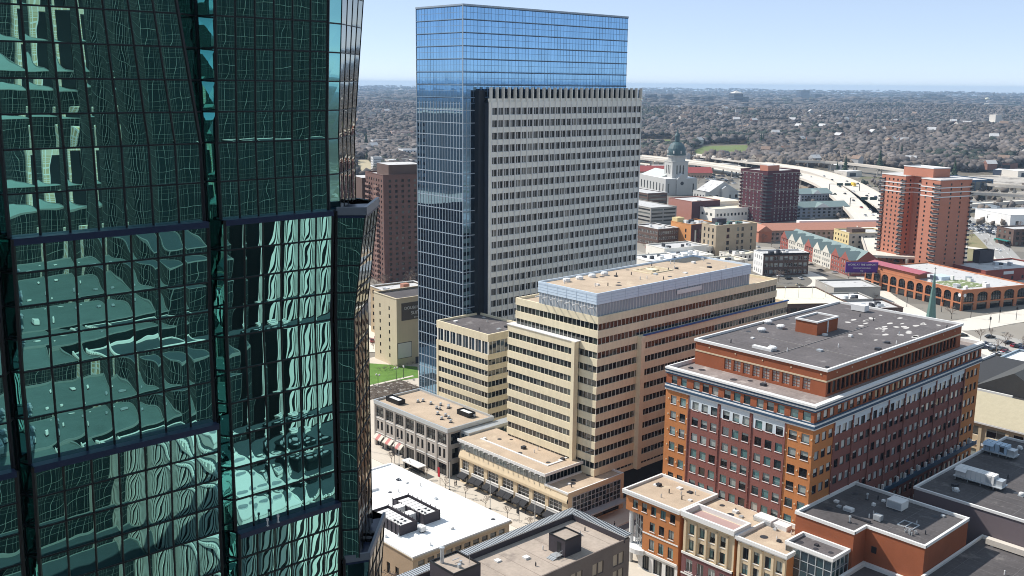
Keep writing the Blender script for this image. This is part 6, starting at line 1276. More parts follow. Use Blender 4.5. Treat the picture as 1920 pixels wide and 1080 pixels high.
def tree(loc, seed, h, label, group, spread=.55, rz=0.0):
    """bare tree: trunk and twiggy crown; copies share their meshes"""
    k = (seed, round(spread, 2))
    if k not in TREE:
        tr, cr = bare_tree(seed, 10.0, spread); TREE[k] = (tr.mesh('trunk', [bark]), cr.mesh('crown', [twig]))
    t = thing('bare_tree', label, 'tree', loc, rz, group); t.scale = (h / 10,) * 3
    for nm, me in zip(('trunk', 'crown'), TREE[k]):
        o = bpy.data.objects.new(nm, me); COL.objects.link(o); o.parent = t
    return t
rt = random.Random(5)
for k, (px, py, h) in enumerate(((1838, 640, 8), (1858, 635, 7), (1868, 660, 9), (1885, 648, 8.5), (1917, 655, 8), (1784, 598, 10), (1855, 690, 6))):
    tree(G(px, py, .1), 1 + k % 3, h, ('bare tree at the left of the car park row', 'bare tree on the pavement above the car park', 'bare tree beside the dark parked saloon', 'bare tree behind the parked cars', 'bare tree at the right edge of the car park', 'broad bare tree in front of the arcade corner', 'small bare tree at the near edge of the car park')[k], 'bare trees round the car park', rz=k)
for k in range(9):
    tree(Vector((163.2, 162 + 8.5 * k, .15)), 4 + k % 2, 4.6, 'thin bare street sapling along the kerb of the pale street', 'street saplings', .38, k)
tree(G(738, 1066, 3), 2, 11, 'spreading bare tree beside the white roofed building', 'bare trees downtown'); tree(Vector((113.0, 165.5, 0)), 3, 12, 'bare tree against the brick flank under the white roof', 'bare trees downtown', rz=2)
for k, (px, py, h) in enumerate(((735, 610, 11), (712, 615, 9), (748, 625, 10), (770, 540, 14), (758, 550, 12), (705, 545, 12), (722, 540, 11), (778, 530, 13), (742, 560, 9), (700, 655, 6), (728, 655, 7))):
    tree(G(px, py, 0), 1 + k % 3, h, 'bare tree among the yellow apartments and the brown tower', 'bare trees round the yellow apartments', rz=k)
lt = None
for (px, py, seed, h) in ((1310, 468, 1, 9), (1325, 466, 2, 8), (1338, 480, 3, 9), (1430, 455, 1, 9), (1445, 452, 2, 10), (1420, 450, 3, 8), (1220, 395, 1, 13), (1205, 390, 2, 12), (1232, 395, 3, 12), (1330, 355, 1, 13), (1345, 350, 2, 12), (1310, 345, 3, 14), (1370, 345, 1, 12), (1570, 402, 2, 9), (1565, 380, 3, 9), (1590, 420, 1, 8), (1480, 380, 2, 9), (1555, 360, 3, 8), (1650, 345, 1, 12), (1662, 350, 2, 12), (1640, 340, 3, 11), (1690, 345, 1, 12), (1840, 370, 2, 10), (1860, 385, 3, 9), (1822, 450, 1, 7), (1850, 460, 2, 7), (1640, 565, 2, 6), (1675, 580, 3, 6), (1250, 505, 1, 6), (1680, 560, 2, 6), (1528, 500, 3, 7), (1598, 430, 2, 8)):
    tree(G(px, py, 0), seed, h, 'bare tree standing between the low buildings of the middle distance', 'bare trees in the middle distance', rz=px)
# ------------------------------------------------------------------ woods: brown leafless canopy as far as the horizon
def inpoly(x, y, P):
    c = np.zeros(len(x), bool); n = len(P)
    for i in range(n):
        x1, y1 = P[i][0], P[i][1]; x2, y2 = P[(i + 1) % n][0], P[(i + 1) % n][1]
        c ^= ((y1 > y) != (y2 > y)) & (x < (x2 - x1) * (y - y1) / (y2 - y1 + 1e-12) + x1)
    return c
P_ = lambda *a: [tuple(G(x, y).xy) for x, y in a]
CLEAR = [P_((1420, 238), (1500, 236), (1505, 241), (1425, 243)), P_((1700, 262), (1760, 259), (1765, 266), (1705, 269)), P_((1560, 226), (1600, 224.5), (1602, 228), (1561, 230)), P_((1330, 246), (1380, 243), (1384, 249), (1334, 252)), P_((700, 246), (735, 243), (738, 249), (702, 252)), P_((1190, 260), (1264, 260), (1266, 276), (1185, 276)), P_((1290, 288), (1315, 271), (1404, 269), (1415, 288), (1392, 300), (1300, 299)), P_((660, 330), (666, 298), (692, 298), (712, 318), (704, 340)), P_((1250, 224), (1272, 214), (1312, 206), (1314, 211), (1275, 224)), P_((1822, 293), (1872, 290), (1884, 303), (1815, 301))]
roll = lambda u, v: 7 * np.sin(u / 310 + 1.3 * np.sin(v / 520)) + 6 * np.sin(v / 260 + 1.1 * np.sin(u / 430)) + 5 * np.sin((u + v) / 150)
def canopy(name, n, d0, d1, r0, r1, h0, h1, mats, faces, seed, band=(-31, 31), keep=None, probs=None, hbase=0.0):
    g_ = np.random.default_rng(seed)
    d = np.exp(g_.uniform(np.log(d0), np.log(d1), n)); a = np.radians(47.5 + g_.uniform(band[0], band[1], n)); x, y = d * np.cos(a), d * np.sin(a)
    ok = np.ones(n, bool)
    for P in CLEAR: ok &= ~inpoly(x, y, P)
    if keep is not None: ok &= keep(x, y)
    x, y, d = x[ok], y[ok], d[ok]; n = len(x)
    ph = (1 + 5 ** .5) / 2
    V = np.array([(-1, ph, 0), (1, ph, 0), (-1, -ph, 0), (1, -ph, 0), (0, -1, ph), (0, 1, ph), (0, -1, -ph), (0, 1, -ph), (ph, 0, -1), (ph, 0, 1), (-ph, 0, -1), (-ph, 0, 1)]) / 1.9021
    Fc = np.array([(0, 11, 5), (0, 5, 1), (0, 1, 7), (0, 7, 10), (0, 10, 11), (1, 5, 9), (5, 11, 4), (11, 10, 2), (10, 7, 6), (7, 1, 8), (3, 9, 4), (3, 4, 2), (3, 2, 6), (3, 6, 8), (3, 8, 9), (4, 9, 5), (2, 4, 11), (6, 2, 10), (8, 6, 7), (9, 8, 1)])
    q_ = g_.random(n) ** 1.5; r = r0 + (r1 - r0) * q_; h = (h0 + (h1 * 1.2 - h0) * q_) * g_.uniform(.8, 1.2, n)
    vv = V[None] * (1 + g_.uniform(-.5, .45, (n, 12, 1))) + g_.uniform(-.16, .16, (n, 12, 3))
    th = g_.uniform(0, 6.28, n); c, s = np.cos(th)[:, None], np.sin(th)[:, None]
    X = x[:, None] + (vv[..., 0] * c - vv[..., 1] * s) * r[:, None]; Y = y[:, None] + (vv[..., 0] * s + vv[..., 1] * c) * r[:, None]
    roll_ = lambda u, v: 7 * np.sin(u / 310 + 1.3 * np.sin(v / 520)) + 6 * np.sin(v / 260 + 1.1 * np.sin(u / 430)) + 5 * np.sin((u + v) / 150)
    hz_ = np.clip((d - 1500) / 700, 0, 1.3) * np.maximum(0, 6 + roll(x, y)) if d1 > 4500 else 0 * x
    hz_ = hz_ + np.clip((d - 9500) / 8000, 0, 1) * (34 + 1.2 * roll(x / 6, y / 6))
    Z = hbase + hz_[:, None] + h[:, None] * (.5 + .5 * vv[..., 2]); co = np.stack([X, Y, Z], -1).reshape(-1, 3)
    f = (Fc[None] + (np.arange(n) * 12)[:, None, None]).reshape(-1, 3)
    me = bpy.data.meshes.new(name); me.vertices.add(len(co)); me.vertices.foreach_set('co', co.ravel().astype(np.float32))
    me.loops.add(f.size); me.loops.foreach_set('vertex_index', f.ravel().astype(np.int32)); me.polygons.add(len(f)); me.polygons.foreach_set('loop_start', np.arange(0, f.size, 3, dtype=np.int32)); me.polygons.foreach_set('loop_total', np.full(len(f), 3, dtype=np.int32))
    for m in mats: me.materials.append(m)
    if len(mats) > 1:
        mi = g_.choice(len(mats), n, p=probs)
        if len(mats) > 2:
            cl = np.sin(x / 140 + 2 * np.sin(y / 210)) * np.sin(y / 120 + 2 * np.sin(x / 260)); mi = np.where((cl > .72) & (g_.random(n) < .6), 2, mi); mi = np.where((cl < -.45) & (g_.random(n) < .7), 1, mi); me.polygons.foreach_set('material_index', np.repeat(mi, 20).astype(np.int32))
    me.update(); me.validate(); o = bpy.data.objects.new(name, me); COL.objects.link(o); struct(o, 'stuff'); return o
w1 = mat('leafless canopy', (.105, .09, .084), .95, .5, .0035, .03, island=.22); w2 = mat('grey leafless canopy', (.14, .122, .113), .95, .5, .0035, .03, island=.22); w3 = mat('evergreen canopy', (.036, .046, .036), .95, .25, .01, .1, island=.3); w4 = mat('pale brush canopy', (.15, .125, .105), .95, .2, .01, .1, island=.3)
fwd = lambda x, y: x * math.cos(AZ) + y * math.sin(AZ)
canopy('woods', 70000, 1480, 5200, 3, 8.5, 5, 10, [w1, w2, w3, w4], 20, 1, (-30, 2), lambda x, y: np.hypot(x, y) > 1500 + 120 * np.sin(np.arctan2(y, x) * 40), [.5, .36, .06, .08], 3.0)
canopy('woods', 26000, 5200, 18600, 12, 36, 8, 16, [w1, w2, w3], 20, 2, (-31, 31), None, [.62, .28, .10])
canopy('woods', 14000, 1180, 5300, 4, 9, 6, 11, [w1, w2, w3], 20, 3, (5.5, 12), None, [.5, .4, .1])
canopy('brush', 2600, 1400, 1750, 2.5, 5.5, 6, 12, [w4, w2], 20, 4, (-22, -8), lambda x, y: np.hypot(x, y) > 1470 + 60 * np.sin(np.arctan2(y, x) * 30), [.6, .4])
canopy('brush', 260, 900, 1300, 2, 4, 4, 8, [w4, w2, w3], 20, 5, (-28, -16), None, [.5, .35, .15])
for k_, pl in enumerate(CLEAR[:5]): sheet('clearing', pl, golfgrass if k_ % 2 else drygrass, .35 + .01 * k_)
# conifers that stand out
pine = None
for k in range(26):
    az = 47.5 - (rt.uniform(8, 25) if k % 3 else rt.uniform(-11, -7)); d = rt.uniform(1350, 3200); p = Vector((d * math.cos(rad(az)), d * math.sin(rad(az)), 0))
    if pine is None:
        pine = thing('conifer', 'dark pointed conifer standing out of the leafless woods', 'conifer', p, 0, 'conifers in the far woods'); b = MB(); b.lathe(0, 0, [(.5, 0), (.4, 4)], 6); b.build('trunk', [bark], pine, False)
        b = MB(); g2 = random.Random(3)
        for j in range(9):
            z = 3 + 2.2 * j; r_ = 5.2 * (1 - j / 9.5)
            for q in range(9): a = 2 * math.pi * (q + .5 * (j % 2)) / 9 + g2.uniform(-.2, .2); rr_ = r_ * g2.uniform(.75, 1.15); b.tri((rr_ * math.cos(a - .4), rr_ * math.sin(a - .4), z - 1.2), (rr_ * math.cos(a + .4), rr_ * math.sin(a + .4), z - 1.2), (0, 0, z + 3.2))
        b.build('crown', [greenery], pine, False)
    else: dup(pine, p, k, scale=rt.uniform(.7, 1.3))
# ------------------------------------------------------------------ far buildings
bluegrey = mat('far grey facade', (.07, .085, .12), .6, .06, .01, .05); pale = mat('far pale facade', (.62, .58, .52), .85, .06)
def far(name, label, cat, px, py, w, d, h, m, roof=None, extra=None, rot=-20, z0=0):
    p = G(px, py); h += 24 if p.length > 4500 else 0; t = thing(name, label, cat, (p.x, p.y, 0), rad(rot)); b = MB(); b.box(-w / 2, w / 2, 0, d, z0, h, 0, 1); b.build('wall', [m, greyroof], t, False)
    b = MB(); n = max(2, int(h / 9))
    for k in range(n): b.box(-w / 2 - .3, -w / 2 - .02, .5, d - .5, h * (k + .35) / n, h * (k + .75) / n); b.box(-w / 2 + .5, w / 2 - .5, -.3, -.02, h * (k + .35) / n, h * (k + .75) / n)
    b.build('window_band', [darkwin], t, False)
    if roof: b = MB(); roof(b, w, d, h); b.build('roof', [pale], t, False)
    return t
far('office_tower', 'far blue grey office block on the skyline nearest the stone flank', 'far tower', 1223, 196, 62, 40, 36, bluegrey); far('office_tower', 'second far blue grey slab from the stone flank', 'far tower', 1253, 199, 52, 40, 36, bluegrey)
far('office_tower', 'far blue grey tower with a pale pyramid roof', 'far tower', 1384, 201, 58, 48, 50, bluegrey, lambda b, w, d, h: [b.tri((-w / 2, 0, h), (w / 2, 0, h), (0, d / 2, h + 14)), b.tri((-w / 2, d, h), (-w / 2, 0, h), (0, d / 2, h + 14)), b.tri((w / 2, 0, h), (w / 2, d, h), (0, d / 2, h + 14))])
far('office_block', 'lower blue grey wing beside the pyramid roofed tower', 'far block', 1398, 201, 36, 40, 32, bluegrey); far('office_tower', 'square blue slab breaking the horizon', 'far tower', 1509, 188, 92, 60, 60, bluegrey); far('office_block', 'low blue grey block right of the square slab on the horizon', 'far block', 1534, 189, 70, 50, 34, bluegrey)
far('office_block', 'small dark block among the far woods left of the pyramid roof', 'far block', 1306, 198, 36, 40, 26, bluegrey); far('office_block', 'second small dark block left of the pyramid roof', 'far block', 1332, 197, 40, 40, 28, bluegrey)
far('office_block', 'wide blue block on the right skyline, left of a pair', 'far block', 1748, 191, 78, 60, 40, bluegrey); far('office_block', 'wide blue block on the right skyline, right of a pair', 'far block', 1766, 191, 66, 60, 36, bluegrey); far('dark_block', 'dark navy office block on the right at the edge of the woods', 'office block', 1873, 299, 30, 24, 11, mat('navy facade', (.03, .04, .08), .5, .08))
t = far('apartment_tower', 'pale stepped apartment building rising from the woods at the right', 'far apartments', 1864, 250, 66, 30, 20, pale); b = MB(); b.box(4, 26, 4, 24, 20, 46); b.box(-20, 3.9, 4, 24, 20, 28); b.each('upper_tower', [pale], t, False)
far('shed', 'long pale shed in the woods below the water tower', 'far shed', 1870, 207, 130, 30, 12, pale); far('school', 'pale long building beyond the woods left of centre', 'far building', 1450, 197, 260, 30, 8, pale); far('school', 'pale long building on the skyline right of the pyramid roof', 'far building', 1480, 191, 200, 40, 12, pale)
p = G(1850, 196); t = thing('water_tower', 'white mushroom shaped water tower on the right horizon', 'water tower', (p.x, p.y, 0)); b = MB(); b.lathe(0, 0, [(5, 0), (3.4, 30)], 12); b.build('stem', [white], t, False); b = MB(); b.lathe(0, 0, [(3.4, 30), (15, 36), (17, 40), (14, 46), (5, 49), (.2, 49.5)], 18); b.build('tank', [mat('cream tank', (.72, .66, .45), .6)], t, False)
p = G(1862, 193); t = thing('radio_mast', 'lattice radio mast on the right horizon', 'mast', (p.x, p.y, 0)); b = MB()
for sx, sy in ((-3, -3), (3, -3), (0, 4)): b.bar((sx, sy, 0), (sx * .5, sy * .5, 84), 1.6)
for z in range(6, 84, 7): b.bar((-3 + z * .018, -3 + z * .018, z), (3 - z * .018, -3 + z * .018, z + 5), 1.0)
b.build('lattice', [darkmetal], t, False); b = MB(); b.box(-6, 6, -4, 4, 60, 66); b.box(-6, 6, -4, 4, 76, 82); b.each('antenna_ring', [darkmetal], t, False)
p = G(752, 176); t = thing('water_tower', 'small white water tower on the left horizon', 'water tower', (p.x, p.y, 0)); b = MB(); b.lathe(0, 0, [(7, 0), (5, 26)], 10); b.build('stem', [white], t, False); b = MB(); b.lathe(0, 0, [(5, 26), (24, 34), (26, 42), (20, 50), (2, 53)], 16); b.build('tank', [white], t, False)

hp = {}
hw_ = [pale, mat('house cream', (.42, .37, .30), .9), mat('house grey', (.42, .41, .40), .9), mat('house brick', (.25, .13, .10), .9)]; hr_ = [mat('house dark roof', (.14, .13, .13), .9), greyroof, mat('house brown roof', (.24, .17, .13), .9)]
k = 0
while k < 120:
    az = 47.5 - (rt.uniform(7, 27) if k % 5 else rt.uniform(-11, -7)); d = math.exp(rt.uniform(math.log(1450), math.log(4200))); p = Vector((d * math.cos(rad(az)), d * math.sin(rad(az)), 0))
    if any(inpoly(np.array([p.x]), np.array([p.y]), P)[0] for P in CLEAR): k += 1; continue
    key = (rt.randrange(4), rt.randrange(3)); s_ = .9 + d / 6000
    if key not in hp:
        b = MB(); b.box(-6, 6, -4.5, 4.5, 0, 7, 0); b.gable(-6.5, 6.5, -5, 5, 7, 11, 'x', 1, 0); hp[key] = b.mesh('house', [hw_[key[0]], hr_[key[1]]])
    o = bpy.data.objects.new('house', hp[key]); COL.objects.link(o); p.z = max(0.0, float(np.clip((d - 1500) / 700, 0, 1.3) * max(0, 6 + roll(p.x, p.y)))) + 3.5; o.location = p; o.rotation_euler = (0, 0, rt.uniform(0, 3)); o.scale = (s_, s_, min(s_, 2.0)); tag(o, 'small gabled house showing between the far trees', 'house', 'houses among the far trees'); k += 1
# near-left quarter of town
for k, (px, py, w, d, h, m_, r_, lab) in enumerate(((756, 300, 40, 24, 15, white, greyroof, 'white and dark striped flats beyond the brown tower'), (730, 318, 44, 22, 12, pale, whiteroof, 'long white building just beyond the brown tower'), (700, 322, 12, 12, 18, white, greyroof, 'white stair block left of the brown tower'), (735, 262, 46, 26, 16, mat('pink stucco', (.52, .36, .30), .9), greyroof, 'pinkish mansion among the bare trees'), (700, 276, 30, 18, 12, white, greyroof, 'white house among the bare trees at the left'), (755, 272, 34, 20, 9, bluegrey, bluegrey, 'low blue grey building among the bare trees'), (678, 285, 34, 18, 10, mat('pink stucco', (.5, .3, .3)), redroof, 'house with a reddish roof beside the straw field'), (742, 244, 60, 26, 13, white, greyroof, 'white building far among the left woods'))):
    t = block('building', lab, 'building', xy(px, py), -20, w, d, h, m_, r_, evenly(1, d - 1, 5, .5), evenly(1, w - 1, 8, .5), floors(1.2, max(2, int(h / 3.5)), 3.3, 1.8), most=40)
for k, (px, py) in enumerate(((688, 300), (696, 303), (706, 300), (714, 304), (722, 300), (730, 296), (702, 296))): dup(pine, G(px, py), k, 'rounded dark evergreen in the row beyond the straw field', 'evergreens beyond the straw field', .62)
# industrial strip by the highways
for k in range(34):
    px, py = rt.uniform(1560, 1915), rt.uniform(268, 335)
    if 1640 < px < 1820 and py > 312: py = rt.uniform(285, 308)
    m_ = rt.choice((white, pale, greyst, mat('house brick', (.3, .2, .15)), bluegrey)); r_ = rt.choice((whiteroof, greyroof, whiteroof, creamroof)); w, d, h = rt.uniform(14, 46), rt.uniform(10, 26), rt.uniform(4, 8); p = G(px, py)
    o = thing('shed', 'low flat roofed shed in the yards beyond the highway bends', 'shed', p, rad(rt.choice((-20, -40, 10))), 'sheds beyond the highway'); b = MB(); b.box(0, w, 0, d, 0, h, 0, 1); b.rim(-.1, w + .1, -.1, d + .1, h, h + .4, .5, 0); b.build('wall', [m_, r_], o, False); b = MB(); b.box(w * .2, w * .6, -.1, -.01, .4, h * .7); b.build('door', [darkmetal], o, False)
for k in range(16):
    px, py = rt.uniform(1205, 1380), rt.uniform(300, 322); p = G(px, py); w, d, h = rt.uniform(12, 30), rt.uniform(8, 16), rt.uniform(4, 7)
    o = thing('shed', 'pale low shed between the highway decks behind the cathedral', 'shed', p, rad(-35), 'sheds behind the cathedral'); b = MB(); b.box(0, w, 0, d, 0, h, 0, 1); b.rim(-.1, w + .1, -.1, d + .1, h, h + .3, .4, 0); b.build('wall', [rt.choice((white, pale, greyst)), rt.choice((whiteroof, greyroof))], o, False); b = MB(); b.box(w * .3, w * .6, -.1, -.01, .4, h * .7); b.build('door', [darkmetal], o, False)
# ================================================================== cars
carglass = glassmat('car glass', [(0, (.012, .014, .018)), (.9, (.02, .025, .03))], 1.7); tyre = mat('tyre', (.012, .012, .012), .9, .05); paints = {}
for nm, c in (('white', (.75, .75, .75)), ('silver', (.45, .46, .47)), ('grey', (.13, .135, .14)), ('black', (.012, .012, .014)), ('red', (.30, .02, .03)), ('navy', (.02, .03, .08)), ('beige', (.40, .35, .26)), ('yellow', (.75, .5, .03)), ('green', (.02, .16, .08))):
    paints[nm] = mat(nm + ' paint', c, .25, .03, spec=.6)
def car_mb():
    pr = [(-2.25, .35), (-2.2, .85), (-1.5, .95), (-1.05, 1.02), (.75, 1.02), (1.4, .92), (2.2, .75), (2.25, .35)]; b = MB(); w = .88
    for i in range(len(pr) - 1):
        a, c = pr[i], pr[i + 1]; b.quad((a[0], -w, a[1]), (a[0], w, a[1]), (c[0], w, c[1]), (c[0], -w, c[1]))
    for s in (1, -1):
        i0 = len(b.v); b.v += [(p[0], s * w, p[1]) for p in pr]; f = tuple(i0 + i for i in range(len(pr))); b.f.append(f if s > 0 else f[::-1]); b.m.append(0); b.uv.append(None)
    b.quad((-.85, -.7, 1.44), (.25, -.7, 1.44), (.25, .7, 1.44), (-.85, .7, 1.44))
    for x, y in ((-.85, .7), (.25, .7), (-.85, -.7), (.25, -.7)): b.bar((x, y, 1.44), (x * 1.6 + (-.2 if x < 0 else .5), y * 1.18, 1.0), .07)
    g_ = MB(); q = lambda x, y, z: (x, y, z)
    A = [(-1.55, -.82, 1.0), (.95, -.82, 1.0), (.95, .82, 1.0), (-1.55, .82, 1.0)]; T = [(-.86, -.69, 1.43), (.26, -.69, 1.43), (.26, .69, 1.43), (-.86, .69, 1.43)]
    for i in range(4): g_.quad(A[i], A[(i + 1) % 4], T[(i + 1) % 4], T[i])
    return b, g_
_b, _g = car_mb(); CARB = {n_: _b.mesh('body', [m_]) for n_, m_ in paints.items()}; CARG = _g.mesh('windows', [carglass]); wb = MB(); wb.lathe(0, 0, [(.32, -.1), (.32, .1), (.05, .11)], 12); WHEEL = wb.mesh('wheel', [tyre])
def car(loc, rz, colr, label, group, near=True):
    t = thing('parked_car' if near else 'car', label, 'car', loc, rz, group)
    for nm, me in (('body', CARB[colr]), ('windows', CARG)):
        o = bpy.data.objects.new(nm, me); COL.objects.link(o); o.parent = t
    if near:
        for x in (-1.4, 1.4):
            for y in (-.82, .82): o = bpy.data.objects.new('wheel', WHEEL); COL.objects.link(o); o.parent = t; o.location = (x, y, .32); o.rotation_euler = (rad(90), 0, 0)
    return t
for k, (x, y, c, a) in enumerate(((265, 335, 'navy', 0), (255, 358, 'navy', 5), (295, 283, 'black', 0), (320, 378, 'black', 10), (345, 357, 'silver', 0), (387, 372, 'grey', 0), (408, 392, 'red', 10), (376, 408, 'white', 10), (336, 415, 'black', 10), (430, 326, 'black', 5), (468, 346, 'red', 30), (500, 352, 'black', 30), (535, 362, 'navy', 30), (97, 271, 'black', 0), (300, 350, 'white', 0), (430, 405, 'grey', 10), (520, 345, 'grey', 30))):
    p = G(1780 + x * .259, 560 + y * .259, .13); car(p, rad(-35 + a), c, '%s car in the near car park, %s' % (c, ('second row left end', 'third row left end', 'alone at the top by the pavement', 'beside the silver one', 'between the dark ones in the middle', 'behind the red one', 'in the middle of the front group', 'front row right of the dark one', 'front row left end', 'alone below the bare trees', 'at the right edge by the tree', 'right edge beside the red one', 'far right edge', 'leftmost by the cornice', 'white in the left middle', 'front right', 'right edge upper row')[k]), 'cars in the near car park')
for k, (px, py, c) in enumerate(((706, 636, 'red'), (698, 641, 'red'), (712, 648, 'grey'), (722, 648, 'red'), (728, 652, 'red'), (742, 653, 'silver'))):
    car(G(px, py, .2), rad(60), c, c + ' car parked in the lane left of the cream hotel, ' + ('farthest', 'far left', 'third', 'fourth', 'fifth', 'nearest the hotel')[k], 'cars beside the hotel')
for k, (x, y, c, a) in enumerate(((158.5, 151.5, 'black', 0), (163, 153.2, 'black', 0), (174, 150, 'grey', 0), (159.5, 141, 'black', 90))):
    car(Vector((x, y, .03)), rad(a), c, c + ' car in the shaded side street, ' + ('nearest the crossing', 'second from the crossing', 'under the skyway', 'waiting at the corner')[k], 'cars in the side street')
cols_ = ['white', 'silver', 'silver', 'grey', 'black', 'navy', 'red', 'white', 'beige']
for k in range(78):
    r_, c_ = divmod(k, 13); p = G(1834, 437, .1) + Vector((.79, -.61, 0)) * (c_ * 3.1) + Vector((.61, .79, 0)) * (r_ * 9.0 + (c_ % 3)) - Vector((0, 0, 0))
    car(Vector((p.x, p.y, .1)), rad(52 + rt.uniform(-4, 4)), rt.choice(cols_), 'car in the packed car park right of the salmon tower', 'cars in the far car park', False)
for k, (px, py, c) in enumerate(((1560, 338, 'black'), (1575, 351, 'black'), (1584, 364, 'black'), (1600, 377, 'black'), (1608, 345, 'black'), (1632, 395, 'navy'), (1622, 405, 'silver'), (1636, 404, 'white'), (1520, 332, 'white'), (1500, 326, 'black'), (1545, 331, 'silver'), (1642, 370, 'navy'), (1625, 368, 'black'), (1640, 417, 'grey'), (1450, 309, 'white'), (1350, 302, 'black'), (1300, 293, 'white'), (1260, 288, 'black'), (1600, 360, 'white'), (1588, 341, 'grey'), (1480, 320, 'white'), (1615, 390, 'red'))):
    car(G(px, py, 9.02), rad(-130 if k % 2 else 50), c, c + ' car travelling on the pale elevated highway', 'cars on the highway', False)
for k, (px, py, c) in enumerate(((1853, 437, 'black'), (1862, 440, 'black'), (1868, 452, 'green'), (1879, 454, 'black'), (1884, 459, 'black'), (1889, 463, 'black'), (1872, 470, 'white'), (1520, 498, 'black'), (1530, 491, 'red'), (1548, 499, 'white'), (1556, 502, 'silver'), (1538, 508, 'black'), (1560, 499, 'white'), (1565, 512, 'silver'), (1500, 484, 'red'))):
    car(G(px, py, .25), rad(-120 if k < 7 else 100), c, c + ' car ' + ('on the street right of the salmon tower' if k < 7 else 'parked in front of the gabled townhouses'), 'cars on the middle streets', False)
for k in range(150):
    px, py = (rt.uniform(1565, 1720), rt.uniform(293, 310)) if k < 80 else (rt.uniform(1320, 1380), rt.uniform(325, 345)) if k < 110 else (rt.uniform(1205, 1330), rt.uniform(298, 312)) if k < 130 else (rt.uniform(1640, 1720), rt.uniform(330, 350))
    o = car(G(px, py, .05), rt.uniform(0, 3), rt.choice(cols_), 'vehicle parked in the yards around the far highway bends', 'vehicles in the far yards', False); o.scale = (1.6, 1.5, 1.5)
# street things on the pale street
lp = None
for k, (x, y) in enumerate(((163.4, 242.5), (163.4, 226.5), (163.4, 203), (163.4, 186), (163.4, 169), (150, 231), (150, 212))):
    lab = ('tall grey pole at the far end by the pink awnings', 'tall grey pole near the bus shelter', 'tall grey pole opposite the glass link', 'tall grey pole before the black awnings', 'tall grey pole near the podium corner', 'tall grey pole across the street at the far end', 'tall grey pole across the street by the white roof')[k]
    if lp is None:
        lp = thing('street_pole', lab, 'street pole', (x, y, .15), 0, 'poles along the pale street'); b = MB(); b.lathe(0, 0, [(.12, 0), (.08, 8.5)], 8); b.build('pole', [steel], lp, False); b = MB(); b.box(-.35, .35, -.14, .14, 8.3, 8.5); b.build('lamp_head', [darkmetal], lp, False); b = MB(); b.lathe(0, 0, [(.24, 0), (.24, .25), (.13, .3)], 8); b.build('base', [darkmetal], lp, False)
    else: dup(lp, (x, y, .15), 0, lab)
for k, (x, y, c) in enumerate(((163.6, 207.5, 'red'), (163.6, 175, 'black'), (163.6, 229, 'black'))):
    t = thing('banner_post', c + ' banner on a post ' + ('by the limestone corner', 'before the black awnings', 'by the pink awnings')[k], 'banner', (x, y, .15)); b = MB(); b.lathe(x, y, [(.07, .15), (.06, 6.2)], 8); b.build('post', [darkmetal], t); b = MB(); b.box(x - .04, x + .04, y + .1, y + 1.0, 2.4, 5.2); b.build('banner', [mat('red banner', (.45, .02, .035), .8) if c == 'red' else black], t); b = MB(); b.box(x - .02, x + .02, y, y + 1.0, 5.2, 5.27); b.box(x - .02, x + .02, y, y + 1.0, 2.33, 2.4); b.each('bracket', [darkmetal], t)
t = thing('bus_shelter', 'small white roofed glass bus shelter on the pale street', 'bus shelter', (163.5, 219.5, .15)); b = MB(); b.box(162.2, 165, 215.6, 223.6, 2.9, 3.15); b.build('roof', [white], t); b = MB(); b.box(164.5, 164.56, 216, 223, .5, 2.8); b.box(162.7, 164.5, 222.9, 222.96, .5, 2.8); b.each('glass_side', [darkwin], t)
b = MB()
for x in (162.6, 164.6):
    for y in (215.9, 219.5, 223.2): b.bar((x, y, .15), (x, y, 2.9), .12)
b.each('post', [darkmetal], t); b = MB(); b.box(163.6, 164.2, 217, 222, .55, .65); b.build('bench', [darkmetal], t)
lo_ = None
for k, (px, py) in enumerate(((743, 712), (757, 709), (709, 725))):
    p = G(px, py, .2)
    if lo_ is None:
        lo_ = thing('street_lamp', 'white globe lamp on a post beside the lawn', 'street lamp', p, 0, 'globe lamps beside the lawn'); b = MB(); b.lathe(0, 0, [(.14, 0), (.08, 4.2)], 8); b.build('post', [darkmetal], lo_, False); b = MB(); b.box(-.7, .7, -.05, .05, 4.1, 4.2); b.build('arm', [darkmetal], lo_, False)
        for q in (-.65, .65): b = MB(); b.lathe(q, 0, [(.1, 4.2), (.34, 4.45), (.36, 4.65), (.2, 4.9), (.02, 4.95)], 10); b.build('globe', [white], lo_, False)
    else: dup(lo_, p, k)
rk = random.Random(9)
for k in range(46):
    p = Vector((rk.uniform(190.5, 214.5), rk.uniform(284.5, 296), .3)); tree(p, 6 + k % 2, rk.uniform(1.6, 2.6), 'bare shrub in the mulched bed in front of the lawn', 'bare shrubs in front of the lawn', .8, k)
for k in range(20): p = Vector((rk.uniform(207, 232), rk.uniform(309, 312) + k * .1, .2)); tree(p, 6 + k % 2, rk.uniform(1.8, 2.8), 'bare shrub in the hedge behind the lawn', 'bare shrubs behind the lawn', .8, k)
pl_ = None
